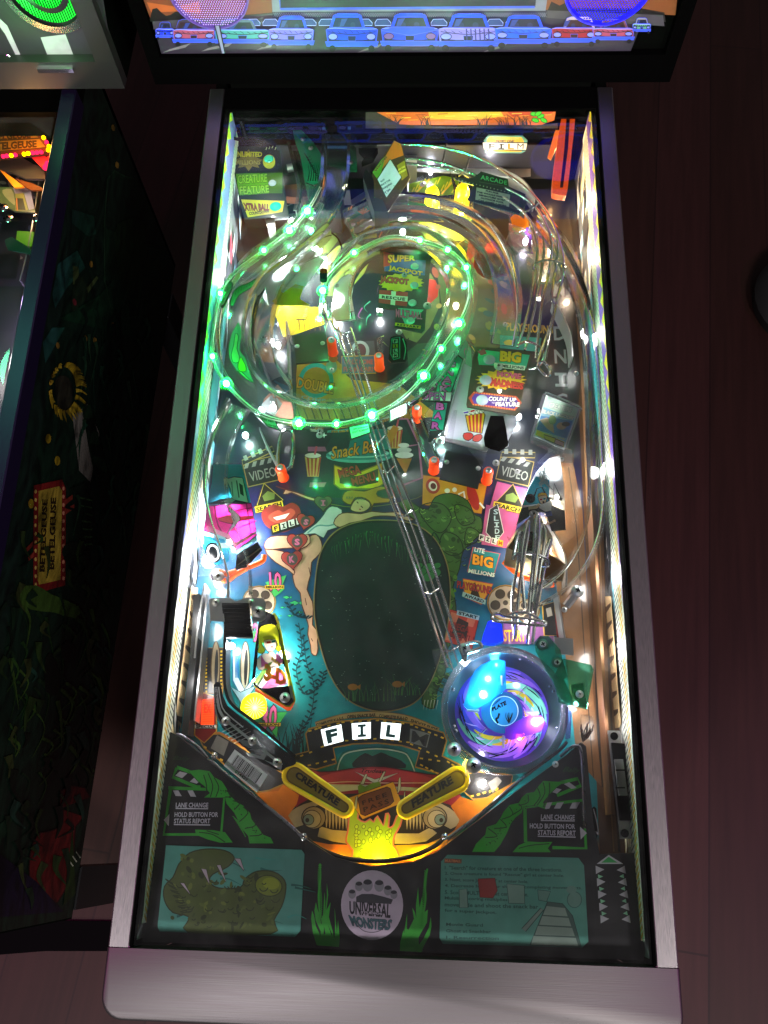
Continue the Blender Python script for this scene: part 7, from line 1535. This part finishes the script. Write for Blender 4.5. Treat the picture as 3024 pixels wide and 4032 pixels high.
# level gauge and bracket at the right
b = MB(); b.prism(PL(o, '1313 1578 1340 1578 1366 1812 1340 1812', .034), .003); lb = b.build('side_bracket', M_steel, PM)
prism('bracket_block', o, '1322 1604 1350 1606 1366 1772 1340 1772', .038, .004, M_black, lb)
lv = prism('level_vial', o, '1328 1640 1346 1640 1356 1718 1338 1718', .044, .006, clear_mat('vial', tint=(.8, .8, .78), haze=.35, gain=2), PM)
for y in (1662, 1700): prism('vial_ring', o, [1330, y, 1350, y, 1350.5, y + 3, 1330.5, y + 3], .0445, .0006, M_black, lv)
for x, y in ((1327, 1590), (1350, 1800)): screw(o, x, y, .038, .0035, lb, M_black)
MB().tube([P(CCf, x, y, .03) for CCf, x, y in ((Fr(2200, 2400, 1.58), 215, 1240), (Fr(2200, 2400, 1.58), 238, 1330), (Fr(2200, 2400, 1.58), 245, 1400), (Fr(2200, 2400, 1.58), 230, 1380))], .0008, 6, 4).build('lane_spring', M_wire, PM, True)
prism('lane_slot', Fr(2200, 2400, 1.58), '205 1240 220 1225 235 1240 240 1400 225 1480 210 1480', .0015, .001, M_black, PM)
# steel lane strip at far right and loose clear edge
for q in ('1262 1600 1300 1100 1296 1100 1258 1600',): pass
b = MB(); wall(b, o, '1300 620 1322 1000 1342 1400 1362 1700', .001, .022, .004); b.build('side_wood', M_velcro, PM)

# ================================================================ NEIGHBOURING MACHINE
NX = -.767
NM = things('pinball_machine', 'dark green neighbouring pinball machine at left with BETELGEUSE lettering on its side', 'pinball machine', (NX, 0.52, -.8))
b = MB(); b.box((NX - .285, -.012, -.355), (NX + .2815, 1.20, -.02)); b.box((NX - .285, 1.10, -.02), (NX + .2815, 1.20, .11)); nc = b.build('cabinet', M_side, NM)
for sx in (-1, 1):
    b = MB(); xa, xb = .2636, .2815; pts = [(-.012, -.0195), (1.20, -.0195), (1.20, gz(1.2) - .004), (-.012, gz(-.012) - .004)]
    v = [(NX + sx * xa, y, z) for y, z in pts] + [(NX + sx * xb, y, z) for y, z in pts]; b.add(v, [(0, 1, 2, 3), (7, 6, 5, 4), (0, 4, 5, 1), (1, 5, 6, 2), (2, 6, 7, 3), (3, 7, 4, 0)]); b.build('side_board', M_side, NM)
    prof = [(.2862, -.030), (.2862, -.0015), (.2845, 0), (.2655, 0), (.2640, -.0018), (.2640, -.004), (.2830, -.004), (.2830, -.030)]; y0, y1 = -.0008, 1.0985; n = len(prof); b = MB()
    v = [(NX + sx * x, y0, gz(y0) + z) for x, z in prof] + [(NX + sx * x, y1, gz(y1) + z) for x, z in prof]; f = [(i, (i + 1) % n, n + (i + 1) % n, n + i) for i in range(n)] + [tuple(range(n))[::-1], tuple(range(n, 2 * n))]
    if sx < 0: f = [q[::-1] for q in f]
    b.add(v, f); b.build('side_rail', pr('violet_rail', '#1c1630', .35, .7) if sx > 0 else M_blackmet, NM)
    for y in (.03, 1.10):
        b = MB(); b.box((NX + min(sx * .245, sx * .284), y - .03, -.80), (NX + max(sx * .245, sx * .284), y + .03, -.356), .002); b.build('leg', M_blackmet, NM)
lockbar(NM, NX)
b = MB(); v = [(NX + x, y, gz(y) - .0015) for x, y in ((-.2608, .001), (.2608, .001), (.2608, 1.05), (-.2608, 1.05))]; b.add(v, [(0, 1, 2, 3)]); b.build('glass_pane', M_glass, NM)
XS = Plane((NX + .2826, 0, 0), (1, 0, 0))
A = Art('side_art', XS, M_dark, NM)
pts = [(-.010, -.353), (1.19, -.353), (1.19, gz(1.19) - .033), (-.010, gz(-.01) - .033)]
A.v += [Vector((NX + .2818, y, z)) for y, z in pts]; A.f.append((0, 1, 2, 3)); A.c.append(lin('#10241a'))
A.poly(FQ, '60 10 330 -200 420 -260 430 200 380 700 300 1000 60 1500 -60 1600 -60 500', '#12301f', sm=2)
A.poly(FO, '420 1180 560 1080 620 1200 480 1360 400 1500 380 1400', '#1d4a40'); A.poly(FO, '380 1640 470 1640 330 1900 310 1750', '#1d4a40'); A.poly(FO, '520 780 680 830 700 960 640 980 520 880', '#16382c')
A.poly(FO, '530 1190 570 1200 575 1300 530 1330', '#4a5a34'); A.poly(FO, '610 1380 700 1265 715 1280 640 1390', '#4a5a34'); A.poly(FO, '545 1300 600 1270 640 1400 580 1480 530 1530 520 1440', '#1a2a1c', sm=2); A.ell(FO, 542, 1455, 13, 26, '#7a2a34', -15)
for x, y in ((420, 1770), (620, 1720), (690, 1735), (662, 1180), (850, 460), (822, 190), (820, 1625)): A.ell(FO, x, y, 13, 24, '#8a6a2c', -8)
A.poly(FO, '780 560 900 540 1040 600 1120 760 1190 1080 1200 1180 1150 1300 1300 1600 1000 1560 860 1560 760 1300', '#0f2a1a', sm=2, out='#24402c', ow=4); A.poly(FO, '830 960 900 860 1040 860 1060 1100 1000 1500 880 1300', '#16301a', sm=2)
# a blond wind-blown shape (plain stand-in), striped coat shapes
r8 = random.Random(5)
for i in range(46):
    a9 = r8.random() * 6.28; x = 212 + 40 * math.cos(a9); y = 110 + 72 * math.sin(a9); A.force = 60 + i; A.line(FQ, [x, y, x + 12 * math.cos(a9) + 5, y + 14 * math.sin(a9), x + 22 * math.cos(a9) + 14, y + 26 * math.sin(a9) + 12], r8.choice(['#a88a20', '#c0a030', '#7a6418', '#8a7420']), 16, sm=3, taper=True)
A.force = None; A.poly(FQ, '182 90 200 66 228 76 240 120 234 176 212 200 190 160', '#2c2a22', sm=2)
A.poly(FQ, '240 200 290 160 330 260 300 420 262 380', '#7a7470', sm=1); 
for k in range(6): A.poly(FQ, [270 + k * 9, 170 + k * 40, 300 + k * 12, 160 + k * 46, 330 + k * 10, 300 + k * 45, 296 + k * 8, 320 + k * 40], '#0a140e' if k % 2 else '#18301f')
A.poly(FQ, '230 440 280 420 310 520 300 640 260 700', '#0c1a12', sm=1)
for k in range(7): A.line(FQ, [262 + k * 3, 470 + k * 26, 306, 480 + k * 24], '#3a5a34', 6)
for x, y in ((160, 275), (190, 348), (103, 490)): A.ell(FQ, x, y, 9, 16, '#a88a20')
# lettered marquee
A.poly(FQ, '112 430 205 410 218 440 216 760 125 785 110 770', '#7a1c1c', sm=0); A.poly(FQ, '128 448 196 432 206 448 200 742 130 758 124 742', '#a88c34')
for k in range(12): A.ell(FQ, 118, 450 + k * 28, 4, 7, '#d8b060', n=8); A.ell(FQ, 210, 440 + k * 27, 4, 7, '#d88a70', n=8)
A.text(FQ, 'BETELGEUSE', '130 715 140 474 158 476 148 716', '#2a1c0c', bold=.05); A.text(FQ, 'BETELGEUSE', '160 708 168 470 187 470 180 708', '#2a1c0c', bold=.05)
for q in ('84 640 108 615 108 630 86 655', '90 670 112 650 112 665 92 682', '212 480 240 460 240 475 214 496', '212 510 246 492 246 505 214 528'): A.poly(FQ, q, '#8a3028')
A.line(FQ, '216 500 300 540 340 640', '#0a140e', 10, sm=3); A.ell(FQ, 245, 650, 40, 34, '#141c12')
r9 = random.Random(41)
for i in range(70):
    y = 560 + r9.random() * 1250; x = 20 + r9.random() * (400 - (y - 200) * .06)
    if x > 470 - y * .09: continue
    L9 = 30 + r9.random() * 90; A.force = 30 + i % 40; A.line(FQ, [x, y, x + r9.random() * 50 - 25, y + L9 * .5, x + r9.random() * 60 - 30, y + L9], r9.choice(['#1c3016', '#0a150c', '#263a18', '#122818', '#323a1c', '#1a3a30']), 12 + r9.random() * 26, sm=4, taper=True)
for i in range(60):
    x = 250 + r9.random() * 260; y = -180 + r9.random() * 700; A.force = 30 + i % 40; A.line(FQ, [x, y, x + r9.random() * 40 - 20, y + 40, x + r9.random() * 60 - 30, y + 90 + r9.random() * 60], r9.choice(['#123020', '#0a1a12', '#1c4030', '#24402c']), 6 + r9.random() * 14, sm=4, taper=True)
A.force = None
# swirling green beast-like smoke, red drapery
rr = random.Random(77)
for i in range(70):
    x = 20 + rr.random() * 330; y = 780 + rr.random() * 620; L = 60 + rr.random() * 110
    if x + (y - 780) * .12 > 400: continue
    A.line(FQ, [x, y, x + 10 + rr.random() * 30, y + L * .4, x - 20 + rr.random() * 50, y + L], rr.choice(['#1c3a18', '#2a4a1c', '#0c1c10', '#142c18', '#3a5420']), 8 + rr.random() * 12, sm=4, taper=True)
A.poly(FQ, '60 770 120 760 170 790 260 830 250 870 180 850 100 840 60 800', '#3a5420', sm=2); A.poly(FQ, '150 1000 180 990 200 1060 190 1120 150 1110', '#0a120c', sm=2); A.poly(FQ, '200 960 240 950 250 1000 215 1020', '#0a120c', sm=2)
A.poly(FQ, '200 1440 280 1430 300 1500 250 1560 240 1700 190 1810 130 1800 100 1740 100 1650 130 1580 200 1560', '#5e1414', sm=2, out='#2a0808', ow=5); A.poly(FQ, '240 1560 290 1500 320 1450 330 1480 280 1640 250 1780 210 1820', '#1c3010', sm=1)
A.poly(FQ, '0 1650 120 1740 210 1840 200 1870 -20 1860', '#140c26', sm=1)
for k in range(3): A.line(FQ, [228 + k * 12, 1670 - k * 14, 242 + k * 12, 1690 - k * 14], '#a8a898', 5)
keep = [i for i, q in enumerate(A.f) if all(-.010 <= A.v[j].y <= 1.19 and -.353 <= A.v[j].z <= gz(A.v[j].y) - .034 for j in q) or i == 0]
A.f = [A.f[i] for i in keep]; A.c = [A.c[i] for i in keep]
A.build()
# its playfield seen at the edge of the picture
nb = MB(); nb.box((NX - .259, .004, -.013), (NX + .2595, 1.089, -.0003)); npf = nb.build('playfield', M_velcro, NM)
A = Art('playfield_art', hz(0), M_field, npf)
A.poly(FS, '-300 -60 760 -60 740 300 560 900 420 1500 300 2300 -300 2300', '#2c2430')
rr = random.Random(15)
for i in range(110): A.ell(FS, -100 + rr.random() * 640, 700 + rr.random() * 1400, 12 + rr.random() * 46, 8 + rr.random() * 26, rr.choice(['#6a5a80', '#3a3050', '#8a7a9a', '#4a3a2a', '#2a2a30', '#9a8a8a', '#6a4a6a']), rr.random() * 90, 8)
for i in range(7): A.line(FS, [60 + i * 44 - 300 * .5, 2200, 200 + i * 44 - 150, 1500], '#141018', 16)
A.build()
NB = Plane((0, 1.0885, 0), (0, -1, 0))
sp = inkprism('marquee_sign', FS, '-320 340 280 255 370 262 470 330 640 580 620 630 -320 730', .060, .006, M_print, NM, '#3a1a10', lambda A: [
    A.poly(FS, '-300 350 280 262 365 270 455 335 630 585 610 618 -300 700', '#7a2a14'), A.poly(FS, '-300 372 400 305 470 440 570 570 -300 660', '#c07c28'), A.line(FS, '-300 500 500 455', '#4a2408', 6), A.line(FS, '-300 395 410 330', '#4a2408', 4), A.line(FS, '-300 645 590 570', '#4a2408', 4),
    A.text(FS, 'BETELGEUSE', '-190 388 382 355 382 455 -190 505', '#4a1e08', bold=.05), A.text(FS, 'BETELGEUSE', '-160 512 456 480 458 570 -160 615', '#4a1e08', bold=.05)], plane=hz(.066), label='lit marquee sign reading BETELGEUSE')
yb = emat('yellow_bulb', '#ffd000', 3.0); rb = emat('red_bulb', '#ff2050', 1.6)
spots = [(15, 320, 0), (70, 312, 0), (185, 295, 0), (245, 292, 0), (302, 282, 1), (358, 276, 1), (415, 295, 1), (500, 385, 0), (540, 445, 1), (575, 500, 0), (608, 555, 1), (598, 598, 1), (512, 625, 0), (458, 630, 0), (405, 635, 0), (350, 642, 1), (298, 650, 1), (190, 660, 0), (138, 668, 1), (85, 672, 0), (38, 678, 0)]
for x, y, c_ in spots:
    p = P(FS, x, y, .068); b = MB(); b.lathe((0, 0, 0), [(.0030, -.002), (.0030, .0005), (.0018, .0022), (.0001, .0026)], 10); q = b.build('marquee_bulb', yb if c_ else rb, sp, True); q.location = p
lamp(sp, P(FS, 300, 450, .10), (1, .45, .1), .14, .01); lamp(sp, P(FS, 520, 700, .085), (1, .2, .1), .05, .006); lamp(sp, P(FS, 100, 900, .08), (1, .6, .3), .10, .01)
for F, q, z, cc_ in ((FS, '-60 180 100 290 -60 310', .062, '#c81c2c'), (FS, '370 660 500 640 580 690 605 672 628 700 600 850 520 820', .058, '#b81c28')): prism('red_arrow', F, q, z, .004, pr('arrow_red', cc_, .4, emit='#ff1020', es=.25), NM)
for x, y in ((595, 770), (570, 815)): p = P(FS, x, y, .064); b = MB(); b.lathe((0, 0, 0), [(.005, -.002), (.005, .0005), (.003, .003), (.0001, .004)], 10); q = b.build('arrow_bulb', rb, NM, True); q.location = p
prism('ribbed_ramp', FS, '-60 740 260 690 420 780 560 830 560 960 330 960 150 880 -60 860', .040, .004, pr('grey_ribbed', '#6a6266', .35, .6, bump=1, bscale=40, stretch=(1, 6, 1)), NM)
prism('amber_plastic', FS, '0 850 60 880 200 980 300 1060 180 1070 90 960', .050, .003, pr('amber_lit', '#c87a20', .35, emit='#ff8a10', es=.25), NM); prism('amber_plastic', FS, '200 960 380 1010 520 1070 545 1100 400 1100 300 1050', .045, .003, pr('brown_lit', '#6a3a18', .35, emit='#ff6a10', es=.06), NM)
inkprism('picture_plastic', FS, '-40 1060 150 1065 370 1062 440 1380 180 1365 60 1300 -40 1220', .035, .003, M_print, NM, '#5a6a4a', lambda A: [A.poly(FS, '160 1075 370 1062 430 1330 360 1350 300 1140 190 1150', '#8f90c0'), A.poly(FS, '190 1145 290 1140 350 1350 190 1360', '#8a8a4a'), A.poly(FS, '190 1200 285 1205 320 1350 200 1345', '#3a3a2c'), A.poly(FS, '30 1100 140 1090 180 1200 180 1290 60 1180', '#9a9878', sm=2), A.line(FS, '205 1200 215 1360', '#c87a40', 5)])
prism('lime_plastic', FS, '215 1610 420 1620 395 1790 320 1800 200 1720', .030, .003, pr('lime', '#5f9a14', .35, emit='#5fb010', es=.12), NM)
prism('teal_plastic', FS, '60 1720 140 1680 400 1840 390 1900 100 1840 70 1780', .034, .002, M_cgreen, NM)
for x, y in ((38, 1318), (98, 1452), (455, 1438)): screw(FS, x, y, .042, .006, NM, M_chrome)
b = MB(); wall(b, FS, '560 800 500 1300 400 1900 300 2300', .001, .03, .001); b.build('lane_wall', M_steel, NM, True)
lamp(NM, (-.56, .80, .06), (.7, .5, 1), .25, .01); lamp(NM, (-.54, .65, .05), (.6, .4, 1), .2, .01); lamp(NM, (-.60, .72, .05), (1, .9, .9), .2, .01)
# its backbox
b = MB(); b.box((NX - .362, 1.108, .160), (NX + .362, 1.36, .95)); nbb = b.build('backbox', M_side, NM)
b = MB(); b.box((NX - .362, 1.088, .160), (NX + .362, 1.1075, .2025)); b.box((NX + .335, 1.088, .2026), (NX + .362, 1.1075, .95)); b.build('backbox_bezel', pr('soft_black', '#121411', .5), nbb)
BN = Plane((0, 1.1035, 0), (0, -1, 0))
A = Art('speaker_panel', BN, M_print, NM); A.poly(FW, '-200 -300 1250 -300 1425 785 -200 800', '#232326')
for q in ('510 470 820 430 950 765 620 755', '1075 130 1090 -40 1150 0 1420 770 1300 778', '-40 200 90 320 300 785 245 785 60 420 -40 290'): A.poly(FW, q, '#a898a8')
A.build()
cc3 = BN.hit(*FW(560, -150)); gsp = pr('silver_glitter', '#b8b4c0', .25, .9, bump=1.0, bscale=600, vary=.6)
def rings(name, r0, r1, z0, z1, m, n=40):
    v, f = [], []
    for i in range(n):
        a = 6.28318 * i / n
        for r, d in ((r0, z0), (r1, z1)): v.append((cc3.x + r * math.cos(a), cc3.y - d, cc3.z + r * math.sin(a)))
    for i in range(n): f.append((2 * i, 2 * i + 1, 2 * ((i + 1) % n) + 1, 2 * ((i + 1) % n)))
    return mesh(name, v, f, m, NM, True)
rings('speaker_rim', .046, .058, .010, .006, gsp); rings('speaker_rim', .058, .061, .006, .000, M_chrome); rings('speaker_face', .0002, .044, .004, .004, pr('green_glow', '#0a6a1a', .4, emit='#08ff30', es=.8)); rings('speaker_cone', .022, .030, .007, .006, M_blackmet)
lamp(NM, (cc3.x - .04, 1.06, cc3.z - .03), (.1, 1, .2), .35, .008)
b = MB(); 
for i in range(26): x = cc3.x - .042 + i * .0034; h = math.sqrt(max(0, .043 ** 2 - (x - cc3.x) ** 2)); b.box((x - .0004, cc3.y - .0056, cc3.z - h), (x + .0004, cc3.y - .0045, cc3.z + h))
b.build('speaker_grille', M_black, NM)
hp = Plane((0, 1.0985, 0), (0, -1, 0)); b = MB(); a = hp.hit(*FW(500, 800)); c = hp.hit(*FW(950, 815)); b.box((a.x, 1.084, a.z - .003), (c.x, 1.088, a.z + .003)); b.build('hinge', M_chrome, NM)
for x, y in ((535, 725), (855, 725), (120, 710)):
    p = BN.hit(*FW(x, y)); b = MB(); n = 14; v = [(p.x, p.y - .007, p.z)] + [(p.x + .005 * math.cos(6.283 * i / n), p.y - .003, p.z + .005 * math.sin(6.283 * i / n)) for i in range(n)]; b.add(v, [(0, 1 + i, 1 + (i + 1) % n) for i in range(n)]); b.build('panel_bolt', M_chrome, NM, True)

# ================================================================ ROOM BITS
b = MB(); pts = PL(Fr(0, 3300, 2.37), '-400 760 1400 780 1400 1055 420 1055 -400 1120', -.795); b.prism(pts, .004); ob = b.build('dark_floor', pr('strip_black', '#040304', .9, spec=.02), None); ob['label'] = 'black strip on the floor beneath the front of the machines'; ob['category'] = 'floor strip'  # flat black strip laid on the floor
# unidentified dark rounded shape at the right edge
c = P(Fr(0, 0, 1), 3235, 1150, -.74)
b = MB(); b.lathe((c.x, c.y, -.8), [(.0001, .10), (.07, .095), (.13, .07), (.155, .03), (.15, .0)], 28); ob = b.build('blob', pr('blob_black', '#070607', .6), None, True); ob['label'] = 'black rounded blob lying on the floor at the right edge'; ob['category'] = 'blob'  # stand-in for an unidentified dark rounded thing
